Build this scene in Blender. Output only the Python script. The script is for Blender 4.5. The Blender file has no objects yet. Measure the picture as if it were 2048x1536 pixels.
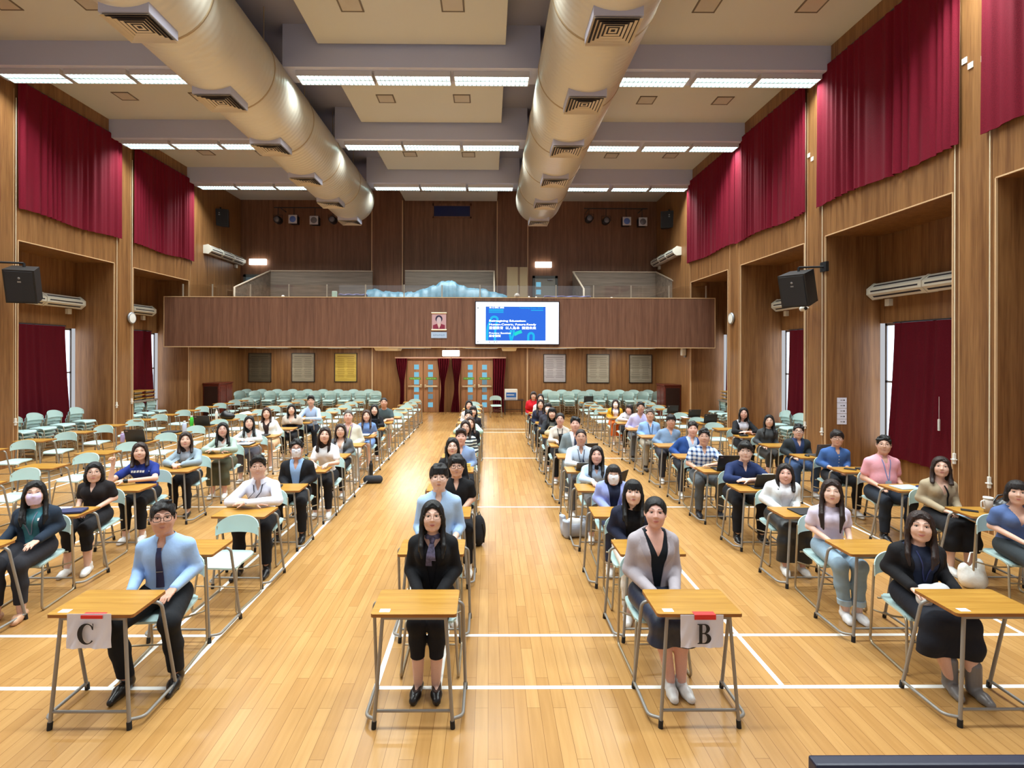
import bpy, bmesh, math, random
import numpy as np
from mathutils import Vector, Matrix
PI = math.pi
sc = bpy.context.scene
COL = sc.collection

# ---------------------------------------------------------------- camera, world, exposure
F_PX, CAM_H = 1075.0, 2.52
YAW, ROLL = 0.0077, 0.0024
cd = bpy.data.cameras.new('camera')
cd.sensor_fit = 'HORIZONTAL'; cd.sensor_width = 36.0
cd.lens = F_PX / 2048 * 36.0
PPX, PPY = 978 + F_PX * YAW, 703.0
cd.shift_x = (1024 - PPX) / 2048
cd.shift_y = (PPY - 768) / 2048
cd.clip_start = 0.05; cd.clip_end = 200
cam = bpy.data.objects.new('camera', cd)
CAM_R = Matrix.Rotation(-YAW, 3, 'Z') @ Matrix.Rotation(PI / 2, 3, 'X') @ Matrix.Rotation(ROLL, 3, 'Z')
cam.matrix_world = Matrix.Translation((0, 0, CAM_H)) @ CAM_R.to_4x4()
COL.objects.link(cam); sc.camera = cam

w = bpy.data.worlds.new('world'); sc.world = w; w.use_nodes = True
bg = w.node_tree.nodes['Background']
bg.inputs['Color'].default_value = (0.93, 0.95, 1.0, 1)
bg.inputs['Strength'].default_value = 0.55
sc.view_settings.view_transform = 'Standard'
sc.view_settings.look = 'None'
sc.view_settings.exposure = 0.0
sc.view_settings.gamma = 1.0
sc.view_settings.use_curve_mapping = False
LAMP_W = 56.0          # watts of each ceiling fixture
LAMP_EMIT = 5.0
sc.cycles.max_bounces = 6
sc.cycles.diffuse_bounces = 4
sc.cycles.glossy_bounces = 3
sc.cycles.transmission_bounces = 4
sc.cycles.transparent_max_bounces = 12
sc.cycles.caustics_reflective = False
sc.cycles.caustics_refractive = False
sc.cycles.sample_clamp_indirect = 4.0

def ray(px, py):
    d = CAM_R @ Vector(((px - PPX) / F_PX, -(py - PPY) / F_PX, -1.0))
    return d
def ony(px, py, Y):
    d = ray(px, py); t = Y / d.y
    return Vector((d.x * t, Y, CAM_H + d.z * t))
def onz(px, py, z):
    d = ray(px, py); t = (z - CAM_H) / d.z
    return Vector((d.x * t, d.y * t, z))
def onx(px, py, X):
    d = ray(px, py); t = X / d.x
    return Vector((X, d.y * t, CAM_H + d.z * t))

# ---------------------------------------------------------------- materials
def srgb(r, g, b):
    def f(c):
        c /= 255.0
        return c / 12.92 if c <= 0.04045 else ((c + 0.055) / 1.055) ** 2.4
    return (f(r), f(g), f(b), 1.0)
_mats = {}
def newmat(name):
    m = bpy.data.materials.new(name); m.use_nodes = True
    nt = m.node_tree
    return m, nt, nt.nodes['Principled BSDF']
def mat(name, rgb, rough=0.6, metal=0.0, spec=0.5, bump=0.0, bscale=200.0, emit=None, estr=0.0, var=0.0):
    key = (name,)
    if key in _mats: return _mats[key]
    m, nt, b = newmat(name)
    c = srgb(*rgb)
    b.inputs['Base Color'].default_value = c
    b.inputs['Roughness'].default_value = rough
    b.inputs['Metallic'].default_value = metal
    b.inputs['Specular IOR Level'].default_value = spec
    if emit:
        b.inputs['Emission Color'].default_value = srgb(*emit)
        b.inputs['Emission Strength'].default_value = estr
    if bump or var:
        tc = nt.nodes.new('ShaderNodeTexCoord')
        n = nt.nodes.new('ShaderNodeTexNoise'); n.inputs['Scale'].default_value = bscale
        n.inputs['Detail'].default_value = 3
        nt.links.new(tc.outputs['Object'], n.inputs['Vector'])
        if bump:
            bp = nt.nodes.new('ShaderNodeBump'); bp.inputs['Strength'].default_value = bump
            bp.inputs['Distance'].default_value = 0.01
            nt.links.new(n.outputs['Fac'], bp.inputs['Height'])
            nt.links.new(bp.outputs['Normal'], b.inputs['Normal'])
        if var:
            rmp = nt.nodes.new('ShaderNodeValToRGB')
            rmp.color_ramp.elements[0].position = 0.3; rmp.color_ramp.elements[1].position = 0.7
            rmp.color_ramp.elements[0].color = tuple(x * (1 - var) for x in c[:3]) + (1,)
            rmp.color_ramp.elements[1].color = tuple(min(1, x * (1 + var)) for x in c[:3]) + (1,)
            nt.links.new(n.outputs['Fac'], rmp.inputs['Fac'])
            nt.links.new(rmp.outputs['Color'], b.inputs['Base Color'])
    _mats[key] = m
    return m

def wood(name, dark, light, grain='Z', scale=1.0, rough=0.45, fine=1.0, spec=0.4):
    """laminate: long streaks along one axis, in object space"""
    if (name,) in _mats: return _mats[(name,)]
    m, nt, b = newmat(name)
    tc = nt.nodes.new('ShaderNodeTexCoord')
    mp = nt.nodes.new('ShaderNodeMapping')
    s = {'X': (0.35, 9, 9), 'Y': (9, 0.35, 9), 'Z': (9, 9, 0.35)}[grain]
    mp.inputs['Scale'].default_value = tuple(v * scale for v in s)
    n = nt.nodes.new('ShaderNodeTexNoise'); n.inputs['Scale'].default_value = 1.0
    n.inputs['Detail'].default_value = 6; n.inputs['Roughness'].default_value = 0.62
    mp2 = nt.nodes.new('ShaderNodeMapping')
    mp2.inputs['Scale'].default_value = tuple(v * scale * 6 * fine for v in s)
    n2 = nt.nodes.new('ShaderNodeTexNoise'); n2.inputs['Scale'].default_value = 1.0
    n2.inputs['Detail'].default_value = 2
    mx = nt.nodes.new('ShaderNodeMath'); mx.operation = 'MULTIPLY_ADD'
    mx.inputs[1].default_value = 0.35
    sb = nt.nodes.new('ShaderNodeMath'); sb.operation = 'MULTIPLY'; sb.inputs[1].default_value = 0.68
    r = nt.nodes.new('ShaderNodeValToRGB')
    r.color_ramp.elements[0].position = 0.36; r.color_ramp.elements[0].color = srgb(*dark)
    r.color_ramp.elements[1].position = 0.66; r.color_ramp.elements[1].color = srgb(*light)
    L = nt.links.new
    L(tc.outputs['Object'], mp.inputs['Vector']); L(tc.outputs['Object'], mp2.inputs['Vector'])
    L(mp.outputs['Vector'], n.inputs['Vector']); L(mp2.outputs['Vector'], n2.inputs['Vector'])
    L(n.outputs['Fac'], sb.inputs[0]); L(n2.outputs['Fac'], mx.inputs[0]); L(sb.outputs[0], mx.inputs[2])
    L(mx.outputs[0], r.inputs['Fac']); L(r.outputs['Color'], b.inputs['Base Color'])
    b.inputs['Roughness'].default_value = rough
    b.inputs['Specular IOR Level'].default_value = spec
    _mats[(name,)] = m
    return m

def floor_mat():
    m, nt, b = newmat('floor_boards')
    L = nt.links.new
    tc = nt.nodes.new('ShaderNodeTexCoord')
    mp = nt.nodes.new('ShaderNodeMapping'); mp.inputs['Rotation'].default_value = (0, 0, PI / 2)
    L(tc.outputs['Object'], mp.inputs['Vector'])
    def brick(c1, c2, mortar):
        k = nt.nodes.new('ShaderNodeTexBrick')
        k.inputs['Scale'].default_value = 1.0
        k.inputs['Brick Width'].default_value = 0.95
        k.inputs['Row Height'].default_value = 0.092
        k.inputs['Mortar Size'].default_value = 0.0016
        k.inputs['Mortar Smooth'].default_value = 0.15
        k.inputs['Color1'].default_value = c1; k.inputs['Color2'].default_value = c2
        k.inputs['Mortar'].default_value = mortar
        k.offset = 0.37; k.offset_frequency = 2; k.squash = 0.8; k.squash_frequency = 3
        L(mp.outputs['Vector'], k.inputs['Vector'])
        return k
    k = brick(srgb(176, 131, 76), srgb(191, 147, 90), srgb(128, 90, 48))
    mp2 = nt.nodes.new('ShaderNodeMapping'); mp2.inputs['Scale'].default_value = (14, 0.9, 1)
    L(tc.outputs['Object'], mp2.inputs['Vector'])
    n = nt.nodes.new('ShaderNodeTexNoise'); n.inputs['Scale'].default_value = 2.0; n.inputs['Detail'].default_value = 5
    L(mp2.outputs['Vector'], n.inputs['Vector'])
    r = nt.nodes.new('ShaderNodeValToRGB')
    r.color_ramp.elements[0].position = 0.3; r.color_ramp.elements[0].color = (0.86, 0.83, 0.79, 1)
    r.color_ramp.elements[1].position = 0.7; r.color_ramp.elements[1].color = (1.0, 1.0, 1.0, 1)
    L(n.outputs['Fac'], r.inputs['Fac'])
    mx = nt.nodes.new('ShaderNodeMix'); mx.data_type = 'RGBA'; mx.blend_type = 'MULTIPLY'
    mx.inputs['Factor'].default_value = 1.0
    L(k.outputs['Color'], mx.inputs[6]); L(r.outputs['Color'], mx.inputs[7])
    L(mx.outputs[2], b.inputs['Base Color'])
    b.inputs['Roughness'].default_value = 0.22
    b.inputs['Specular IOR Level'].default_value = 0.5
    return m

def glass_mat(name, tint=(1, 1, 1, 1), refl=0.08):
    m = bpy.data.materials.new(name); m.use_nodes = True
    nt = m.node_tree; nt.nodes.clear()
    o = nt.nodes.new('ShaderNodeOutputMaterial')
    t = nt.nodes.new('ShaderNodeBsdfTransparent'); t.inputs['Color'].default_value = tint
    g = nt.nodes.new('ShaderNodeBsdfGlossy'); g.inputs['Roughness'].default_value = 0.03
    x = nt.nodes.new('ShaderNodeMixShader'); x.inputs['Fac'].default_value = refl
    nt.links.new(t.outputs[0], x.inputs[1]); nt.links.new(g.outputs[0], x.inputs[2])
    nt.links.new(x.outputs[0], o.inputs['Surface'])
    return m

# ---------------------------------------------------------------- mesh builder
class MB:
    def __init__(s): s.v = []; s.f = []; s.mi = []; s.sm = []
    def add(s, vs, fs, mi=0, smooth=False):
        o = len(s.v); s.v += [tuple(p) for p in vs]
        s.f += [tuple(i + o for i in f) for f in fs]
        s.mi += [mi] * len(fs); s.sm += [smooth] * len(fs)
        return s
    def box(s, lo, hi, mi=0):
        x0, y0, z0 = lo; x1, y1, z1 = hi
        vs = [(x0,y0,z0),(x1,y0,z0),(x1,y1,z0),(x0,y1,z0),(x0,y0,z1),(x1,y0,z1),(x1,y1,z1),(x0,y1,z1)]
        fs = [(3,2,1,0),(4,5,6,7),(0,1,5,4),(1,2,6,5),(2,3,7,6),(3,0,4,7)]
        return s.add(vs, fs, mi)
    def bbox(s, lo, hi, b=0.01, mi=0):
        """box with chamfered vertical and horizontal edges"""
        bm = bmesh.new()
        bmesh.ops.create_cube(bm, size=1.0)
        c = [(lo[i] + hi[i]) / 2 for i in range(3)]; d = [hi[i] - lo[i] for i in range(3)]
        for v in bm.verts: v.co = Vector([c[i] + v.co[i] * d[i] for i in range(3)])
        bmesh.ops.bevel(bm, geom=list(bm.edges), offset=min(b, min(d) * 0.45), segments=2, affect='EDGES', profile=0.6)
        bm.verts.index_update()
        s.add([v.co.copy() for v in bm.verts], [[v.index for v in f.verts] for f in bm.faces], mi)
        bm.free(); return s
    def tube(s, pts, r, n=8, mi=0, close=False):
        pts = [Vector(p) for p in pts]; N = len(pts)
        rr = r if isinstance(r, (list, tuple)) else [r] * N
        t0 = (pts[1] - pts[0]).normalized()
        up = Vector((0, 0, 1)) if abs(t0.z) < 0.9 else Vector((1, 0, 0))
        nrm = (up - t0 * up.dot(t0)).normalized()
        vs = []; fs = []
        for i, p in enumerate(pts):
            if close: t = (pts[(i + 1) % N] - pts[i - 1])
            elif i == 0: t = pts[1] - pts[0]
            elif i == N - 1: t = pts[-1] - pts[-2]
            else: t = (pts[i + 1] - p).normalized() + (p - pts[i - 1]).normalized()
            if t.length < 1e-9: t = t0
            t = t.normalized()
            nrm = (nrm - t * nrm.dot(t))
            nrm = nrm.normalized() if nrm.length > 1e-6 else t.orthogonal().normalized()
            bi = t.cross(nrm)
            for k in range(n):
                a = 2 * PI * k / n
                vs.append(p + (nrm * math.cos(a) + bi * math.sin(a)) * rr[i])
        M = N if close else N - 1
        for i in range(M):
            j = (i + 1) % N
            for k in range(n):
                k2 = (k + 1) % n
                fs.append((i*n+k, i*n+k2, j*n+k2, j*n+k))
        s.add(vs, fs, mi, True)
        if not close:
            s.add(vs[:n], [tuple(range(n))[::-1]], mi); s.add(vs[-n:], [tuple(range(n))], mi)
        return s
    def lathe(s, prof, c=(0, 0, 0), n=24, mi=0, axis='Z'):
        vs = []; fs = []
        for r, z in prof:
            for k in range(n):
                a = 2 * PI * k / n
                p = (r * math.cos(a), r * math.sin(a), z)
                if axis == 'Y': p = (p[0], p[2], p[1])
                if axis == 'X': p = (p[2], p[0], p[1])
                vs.append((p[0] + c[0], p[1] + c[1], p[2] + c[2]))
        for i in range(len(prof) - 1):
            for k in range(n):
                k2 = (k + 1) % n
                fs.append((i*n+k, i*n+k2, (i+1)*n+k2, (i+1)*n+k))
        s.add(vs, fs, mi, True)
        return s
    def ell(s, c, r, nu=16, nv=10, mi=0, R=None):
        vs = []; fs = []
        for j in range(nv + 1):
            th = PI * j / nv
            for i in range(nu):
                ph = 2 * PI * i / nu
                p = Vector((r[0]*math.sin(th)*math.cos(ph), r[1]*math.sin(th)*math.sin(ph), r[2]*math.cos(th)))
                if R is not None: p = R @ p
                vs.append(p + Vector(c))
        for j in range(nv):
            for i in range(nu):
                i2 = (i + 1) % nu
                fs.append((j*nu+i, (j+1)*nu+i, (j+1)*nu+i2, j*nu+i2))
        return s.add(vs, fs, mi, True)
    def grid(s, P, mi=0, smooth=True, flip=False):
        """P[i][j] lattice of points"""
        ni = len(P); nj = len(P[0])
        vs = [p for row in P for p in row]; fs = []
        for i in range(ni - 1):
            for j in range(nj - 1):
                q = (i*nj+j, i*nj+j+1, (i+1)*nj+j+1, (i+1)*nj+j)
                fs.append(q[::-1] if flip else q)
        return s.add(vs, fs, mi, smooth)
    def slab(s, P, off, mi=0):
        """lattice thickened by vector field off(p,i,j)"""
        ni = len(P); nj = len(P[0])
        Q = [[Vector(P[i][j]) + Vector(off(i, j)) for j in range(nj)] for i in range(ni)]
        s.grid(P, mi); s.grid(Q, mi, True, True)
        def strip(a, b):
            vs = a + b; n = len(a)
            s.add(vs, [(i, i + 1, n + i + 1, n + i) for i in range(n - 1)], mi)
        strip([P[0][j] for j in range(nj)], [Q[0][j] for j in range(nj)])
        strip([P[-1][j] for j in range(nj)], [Q[-1][j] for j in range(nj)])
        strip([P[i][0] for i in range(ni)], [Q[i][0] for i in range(ni)])
        strip([P[i][-1] for i in range(ni)], [Q[i][-1] for i in range(ni)])
        return s
    def prism(s, poly, z0, z1, mi=0, mside=None):
        n = len(poly)
        vs = [(x, y, z0) for x, y in poly] + [(x, y, z1) for x, y in poly]
        s.add(vs, [tuple(range(n))[::-1], tuple(range(n, 2*n))], mi)
        s.add(vs, [(i, (i+1) % n, n+(i+1) % n, n+i) for i in range(n)], mi if mside is None else mside)
        return s
    def mesh(s, name):
        me = bpy.data.meshes.new(name)
        me.from_pydata(s.v, [], s.f)
        me.polygons.foreach_set('material_index', s.mi)
        me.polygons.foreach_set('use_smooth', s.sm)
        me.update()
        return me
    def build(s, name, mats, parent=None, loc=None):
        o = bpy.data.objects.new(name, s.mesh(name))
        for m in (mats if isinstance(mats, (list, tuple)) else [mats]): o.data.materials.append(m)
        COL.objects.link(o)
        if parent is not None: o.parent = parent
        if loc is not None: o.location = loc
        return o

def fillet(pts, r, n=5):
    pts = [Vector(p) for p in pts]; out = [pts[0]]
    for i in range(1, len(pts) - 1):
        a, p, b = pts[i-1], pts[i], pts[i+1]
        d1 = (a - p); d2 = (b - p)
        rr = min(r, d1.length * 0.45, d2.length * 0.45)
        p1 = p + d1.normalized() * rr; p2 = p + d2.normalized() * rr
        for k in range(n + 1):
            t = k / n
            out.append(p1 * (1-t)**2 + p * 2*t*(1-t) + p2 * t*t)
    out.append(pts[-1]); return out
def rrect(w, d, r, n=4, cx=0, cy=0):
    out = []
    for (sx, sy, a0) in ((1, 1, 0), (-1, 1, PI/2), (-1, -1, PI), (1, -1, 1.5*PI)):
        for k in range(n + 1):
            a = a0 + PI/2 * k / n
            out.append((cx + sx*(w/2-r) + r*math.cos(a), cy + sy*(d/2-r) + r*math.sin(a)))
    return out

def empty(name, loc=(0, 0, 0), rz=0.0):
    o = bpy.data.objects.new(name, None); COL.objects.link(o)
    o.location = loc; o.rotation_euler = (0, 0, rz); o.empty_display_size = 0.1
    return o
def tag(o, label, cat, group=None):
    o['label'] = label; o['category'] = cat
    if group: o['group'] = group
    return o
def struct(o):
    o['kind'] = 'structure'; return o
KIDS = {}
def kids(o):
    k = KIDS.get(o.name)
    if k is None:
        k = KIDS[o.name] = list(o.children)
    return k
def dup(root, loc, rz, label, group=None):
    def cp(o, parent):
        c = o.copy(); COL.objects.link(c)
        if parent is not None: c.parent = parent
        for ch in kids(o): cp(ch, c)
        return c
    c = cp(root, None)
    c.location = loc; c.rotation_euler = (0, 0, rz)
    c['label'] = label
    if group: c['group'] = group
    return c

def text_mesh(body, size, align='LEFT', bold=0.0, extrude=0.0005):
    cu = bpy.data.curves.new('lettering', 'FONT')
    cu.body = body; cu.size = size; cu.align_x = align; cu.extrude = extrude; cu.offset = bold
    cu.resolution_u = 3
    o = bpy.data.objects.new('lettering', cu); COL.objects.link(o)
    bpy.context.view_layer.update()
    me = bpy.data.meshes.new_from_object(o.evaluated_get(bpy.context.evaluated_depsgraph_get()))
    bpy.data.objects.remove(o); bpy.data.curves.remove(cu)
    me.materials.clear()
    return me
def text_obj(name, body, size, m, parent, loc, rot=(PI/2, 0, 0), align='LEFT', bold=0.0, width=None):
    me = text_mesh(body, size, align, bold)
    o = bpy.data.objects.new(name, me); me.materials.append(m); COL.objects.link(o)
    if width and len(me.vertices):
        xs = [v.co.x for v in me.vertices]; k = width / max(1e-6, max(xs) - min(xs))
        for v in me.vertices: v.co.x *= k
    o.parent = parent; o.location = loc; o.rotation_euler = rot
    return o
def outline_mesh(loops, extrude=0.0005):
    cu = bpy.data.curves.new('glyph', 'CURVE'); cu.dimensions = '2D'; cu.fill_mode = 'BOTH'; cu.extrude = extrude
    for lp in loops:
        sp = cu.splines.new('POLY'); sp.points.add(len(lp) - 1)
        for p, q in zip(sp.points, lp): p.co = (q[0], q[1], 0, 1)
        sp.use_cyclic_u = True
    o = bpy.data.objects.new('glyph', cu); COL.objects.link(o)
    bpy.context.view_layer.update()
    me = bpy.data.meshes.new_from_object(o.evaluated_get(bpy.context.evaluated_depsgraph_get()))
    bpy.data.objects.remove(o); bpy.data.curves.remove(cu)
    return me
ORD = ['first','second','third','fourth','fifth','sixth','seventh','eighth','ninth','tenth','eleventh','twelfth','thirteenth','fourteenth','fifteenth','sixteenth']
# ---------------------------------------------------------------- room shell
XL, XR, XLR, XRR = -10.3, 6.97, -11.35, 8.11
ZC, ZB, ZS, YB, ZH = 8.78, 8.28, 9.15, 22.35, 4.92
Y0 = -1.0
PIL = [(3.6, 4.3), (7.33, 8.02), (11.08, 11.82), (14.83, 15.62), (18.5, 19.35)]
W_WALL = wood('wall_wood', (108, 70, 38), (154, 110, 66), 'Z', 1.0, 0.42)
W_BACK = wood('back_wood', (104, 70, 50), (140, 100, 74), 'Z', 1.0, 0.45)
W_TRIM = mat('trim_wood', (212, 178, 136), 0.45, bump=0.05, bscale=60)
M_CEIL = mat('ceiling_paint', (200, 202, 198), 0.9, bump=0.05, bscale=40)
M_SLAB = mat('slab_paint', (150, 153, 176), 0.9, bump=0.05, bscale=40)
M_BEAM = mat('beam_paint', (192, 198, 226), 0.85, bump=0.05, bscale=40)
M_WHITE = mat('white_paint', (236, 236, 230), 0.5, bump=0.02, bscale=50)
M_CREAM = mat('cream_paint', (226, 214, 184), 0.5, bump=0.02, bscale=50)
M_BLACK = mat('black_plastic', (22, 22, 24), 0.5, bump=0.05, bscale=120)
M_DARK = mat('dark_metal', (48, 48, 52), 0.5, 0.3, bump=0.03, bscale=120)
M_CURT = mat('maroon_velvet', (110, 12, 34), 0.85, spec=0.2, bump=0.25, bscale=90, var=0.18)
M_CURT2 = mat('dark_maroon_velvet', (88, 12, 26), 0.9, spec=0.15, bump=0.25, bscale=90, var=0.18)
M_LIT = mat('lit_panel', (255, 255, 255), 0.4, emit=(255, 255, 250), estr=5.0)

fl = MB().box((XLR - 0.1, Y0, -0.12), (XRR + 0.1, YB, 0.0)).build('floor', floor_mat()); struct(fl)
M_LINE = mat('line_paint', (248, 246, 240), 0.35, bump=0.03, bscale=80)
ln = MB()
def hl(y, x0, x1, w=0.04): ln.box((x0, y - w/2, 0.0004), (x1, y + w/2, 0.0014))
def vl(x, y0, y1, w=0.04): ln.box((x - w/2, y0, 0.0016), (x + w/2, y1, 0.0024))
for y in (4.03, 4.77, 8.71, 12.70, 16.75, 17.45):
    hl(y, -8.46, -2.36); hl(y, -0.86, 5.28)
for x in (-2.38, -2.83, -8.44, -7.98): vl(x, 4.03, 17.45)
for x in (-0.84, -0.37, 4.79, 5.27): vl(x, 4.03, 17.45)
for x in (2.22, -5.41):
    vl(x, 4.03, 8.71); vl(x, 12.70, 17.45)
ln.build('court_lines', M_LINE, fl)

def side_wall(name, x0, xr, sgn):
    m = MB()
    a, b = (xr, x0) if sgn < 0 else (x0, xr)
    oa, ob = (xr - 0.25, xr) if sgn < 0 else (xr, xr + 0.25)
    for y0, y1 in PIL: m.box((a, y0, 0), (b, y1, ZS))
    ys = [Y0] + [v for p in PIL for v in p] + [YB]
    bays = [(Y0, 3.6)] + [(PIL[i][1], PIL[i+1][0]) for i in range(4)]
    m.box((a, 19.35, 0), (b, YB + 0.2, ZS))
    for y0, y1 in bays:
        m.box((a, y0, ZH), (b, y1, ZS))
        m.box((oa, y0, 0), (ob, y1, 0.5)); m.box((oa, y0, 3.12), (ob, y1, ZH))
        m.box((oa, y0, 0.5), (ob, y0 + 0.12, 3.12))
    struct(m.build(name, W_WALL))
side_wall('wall_left', XL, XLR, -1)
side_wall('wall_right', XR, XRR, 1)

bk = MB().box((XL, YB, 2.7), (XR, YB + 0.25, ZS)).box((XL, YB, 0), (XR, YB + 0.25, 2.7), 1)
pl0, pl1 = ony(745, 560, YB).x, ony(806, 560, YB).x
pr0, pr1 = ony(994, 560, YB).x, ony(1055, 560, YB).x
for a, b in ((pl0, pl1), (pr0, pr1)): bk.box((a, YB - 0.14, 3.2), (b, YB, ZS))
struct(bk.build('wall_back', [W_BACK, W_WALL]))
tr = MB()
for x in (pl0, pl1, pr0, pr1): tr.box((x - 0.02, YB - 0.155, 3.2), (x + 0.02, YB - 0.13, ZS - 0.4))
for x in (pl0, pr1): tr.box((x - 0.025, YB - 0.03, 0), (x + 0.025, YB, 2.66))
struct(tr.build('trim_1', W_TRIM))
nt_ = 2
for sgn, X in ((-1, XL), (1, XR)):
    for i in range(4):
        y0, y1 = PIL[i][1], PIL[i+1][0]
        t = MB()
        xa, xb = (X - 0.01, X + 0.018) if sgn < 0 else (X - 0.018, X + 0.01)
        t.box((xa, y0 - 0.012, 0), (xb, y0 + 0.006, ZH)); t.box((xa, y1 - 0.006, 0), (xb, y1 + 0.012, ZH))
        t.box((xa, y0, ZH - 0.006), (xb, y1, ZH + 0.014))
        xc, xd = (X, X + 0.006) if sgn < 0 else (X - 0.006, X)
        t.box((xc, y1 + 0.10, 0), (xd, y1 + 0.108, 8.2)); t.box((xc, y0 - 0.108, 0), (xd, y0 - 0.10, 8.2))
        struct(t.build('trim_%d' % nt_, W_TRIM)); nt_ += 1

# windows behind the lower curtains
M_WFRAME = mat('window_frame_grey', (150, 152, 156), 0.4, 0.6, bump=0.02, bscale=50)
M_GLASS = glass_mat('window_glass')
M_DAY = mat('daylit_frosted_pane', (200, 205, 210), 0.3, emit=(232, 242, 255), estr=2.6)
wn = 1
for sgn, xr in ((-1, XLR), (1, XRR)):
    for i in range(4):
        y0, y1 = PIL[i][1] + 0.12, PIL[i+1][0]
        xa, xb = (xr - 0.16, xr - 0.10) if sgn < 0 else (xr + 0.10, xr + 0.16)
        f = MB()
        for ya, yb in ((y0, y0 + 0.05), (y1 - 0.05, y1), ((y0+y1)/2 - 0.025, (y0+y1)/2 + 0.025)):
            f.box((xa, ya, 0.5), (xb, yb, 3.12))
        for za, zb in ((0.5, 0.55), (3.07, 3.12), (1.9, 1.94)): f.box((xa, y0, za), (xb, y1, zb))
        o = struct(f.build('window_%d' % wn, M_WFRAME)); wn += 1
        g = MB().box((xa + 0.025, y0, 0.5), (xa + 0.031, y1, 3.12)).build('window_pane', M_DAY, o)

# ceiling
ce = MB()
ce.box((XL - 0.3, Y0, ZS), (XR + 0.3, YB + 0.2, ZS + 0.15), 1)
ce.box((XL, Y0, ZC), (-5.25, YB, ZS), 0); ce.box((2.1, Y0, ZC), (XR, YB, ZS), 0)
struct(ce.build('ceiling', [M_CEIL, M_SLAB]))
YBM = [3.75, 7.5, 11.25, 14.95, 18.72]
SEG = [(XL, -5.63), (-4.2, 1.03), (2.46, XR)]
for i, yb in enumerate(YBM):
    for j, (a, b) in enumerate(SEG):
        struct(MB().box((a, yb - 0.33, ZB), (b, yb + 0.33, ZS if j == 1 else ZC)).build('ceiling_beam', M_BEAM))
ED = [Y0] + YBM + [YB]
for i in range(len(ED) - 1):
    a = ED[i] + (0.42 if i else 0); b = ED[i+1] - (0.42 if i < len(ED) - 2 else 0.25)
    p = MB().bbox((-3.46, a, 8.70), (0.32, b, 8.78), 0.008).build('ceiling_panel', M_CEIL); struct(p)
    h = MB()
    for x in (-3.0, -0.2):
        for y in (a + 0.5, b - 0.5): h.box((x - 0.02, y - 0.02, 8.77), (x + 0.02, y + 0.02, ZS))
    h.build('hanger_rod', M_SLAB, p)

# fluorescent fixtures
M_HOUS = mat('fixture_housing', (206, 204, 208), 0.45, bump=0.02, bscale=50)
M_DIFF = mat('fixture_tube_glow', (230, 255, 255), 0.5, emit=(214, 250, 250), estr=LAMP_EMIT)
M_LOUV = mat('fixture_louver', (196, 206, 206), 0.35, 0.5, bump=0.02, bscale=50)
def fixture(L):
    r = empty('fluorescent_light')
    h = MB().box((-L/2, -0.2, 0.03), (L/2, 0.2, 0.10))
    for y in (-0.2, 0.185): h.box((-L/2, y, -0.01), (L/2, y + 0.015, 0.03))
    for x in (-L/2, L/2 - 0.015): h.box((x, -0.185, -0.01), (x + 0.015, 0.185, 0.03))
    h.build('housing', M_HOUS, r)
    d = MB().box((-L/2 + 0.016, -0.184, 0.022), (L/2 - 0.016, 0.184, 0.029)); d.build('diffuser', M_DIFF, r)
    lv = MB(); n = int(L / 0.09)
    for k in range(1, n):
        x = -L/2 + L * k / n; lv.box((x - 0.006, -0.184, -0.008), (x + 0.006, 0.184, 0.018))
    lv.box((-L/2 + 0.016, -0.012, -0.008), (L/2 - 0.016, 0.012, 0.018))
    lv.build('louver', M_LOUV, r)
    ld = bpy.data.lights.new('fixture_lamp', 'AREA'); ld.shape = 'RECTANGLE'; ld.size = L * 0.95; ld.size_y = 0.34
    ld.energy = LAMP_W * L; ld.color = (0.91, 0.99, 1.0); ld.spread = 2.15
    lo = bpy.data.objects.new('fixture_lamp', ld); COL.objects.link(lo); lo.parent = r; lo.location = (0, 0, -0.02)
    return r
FX = [[(-9.42, 1.26), (-8.08, 1.26), (-6.74, 1.26)], [(-3.20, 1.56), (-1.59, 1.56), (0.04, 1.56)], [(3.44, 1.40), (4.90, 1.26), (6.24, 1.26)]]
PROTO = {}
BN = ['beam at the stage end', 'second beam from the stage', 'nearest beam in view', 'second beam in view', 'farthest beam in view']
SN = [['left wall end', 'left side middle', 'left duct end'], ['left one between the ducts', 'middle one between the ducts', 'right one between the ducts'], ['right duct end', 'right side middle', 'right wall end']]
for i, yb in enumerate(YBM):
    for j in range(3):
        for k, (x, L) in enumerate(FX[j]):
            lab = 'lit fluorescent fixture on the %s, %s' % (BN[i], SN[j][k])
            loc = (x, yb, ZB - 0.102)
            if L not in PROTO:
                PROTO[L] = fixture(L); PROTO[L].location = loc
                tag(PROTO[L], lab, 'light', 'fluorescent fixtures under the beams')
            else: dup(PROTO[L], loc, 0, lab, 'fluorescent fixtures under the beams')

# square recessed lamps (unlit)
M_REC = mat('recess_inside', (110, 100, 88), 0.6, bump=0.05, bscale=30)
M_LENS = mat('lamp_lens', (186, 180, 168), 0.35, bump=0.1, bscale=30)
def sqlamp():
    r = empty('recessed_lamp')
    f = MB(); s = 0.21
    for lo, hi in (((-s, -s, 0), (s, -s + 0.03, 0.014)), ((-s, s - 0.03, 0), (s, s, 0.014)), ((-s, -s, 0), (-s + 0.03, s, 0.014)), ((s - 0.03, -s, 0), (s, s, 0.014))):
        f.box((lo[0], lo[1], -0.014), (hi[0], hi[1], 0.0))
    f.build('frame', M_REC, r)
    l = MB(); q = s - 0.03
    l.add([(-q, -q, -0.010), (q, -q, -0.010), (q, q, -0.010), (-q, q, -0.010), (0, 0.06, -0.002)], [(1, 0, 4), (2, 1, 4), (3, 2, 4), (0, 3, 4)])
    l.build('lens', M_LENS, r)
    return r
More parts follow.
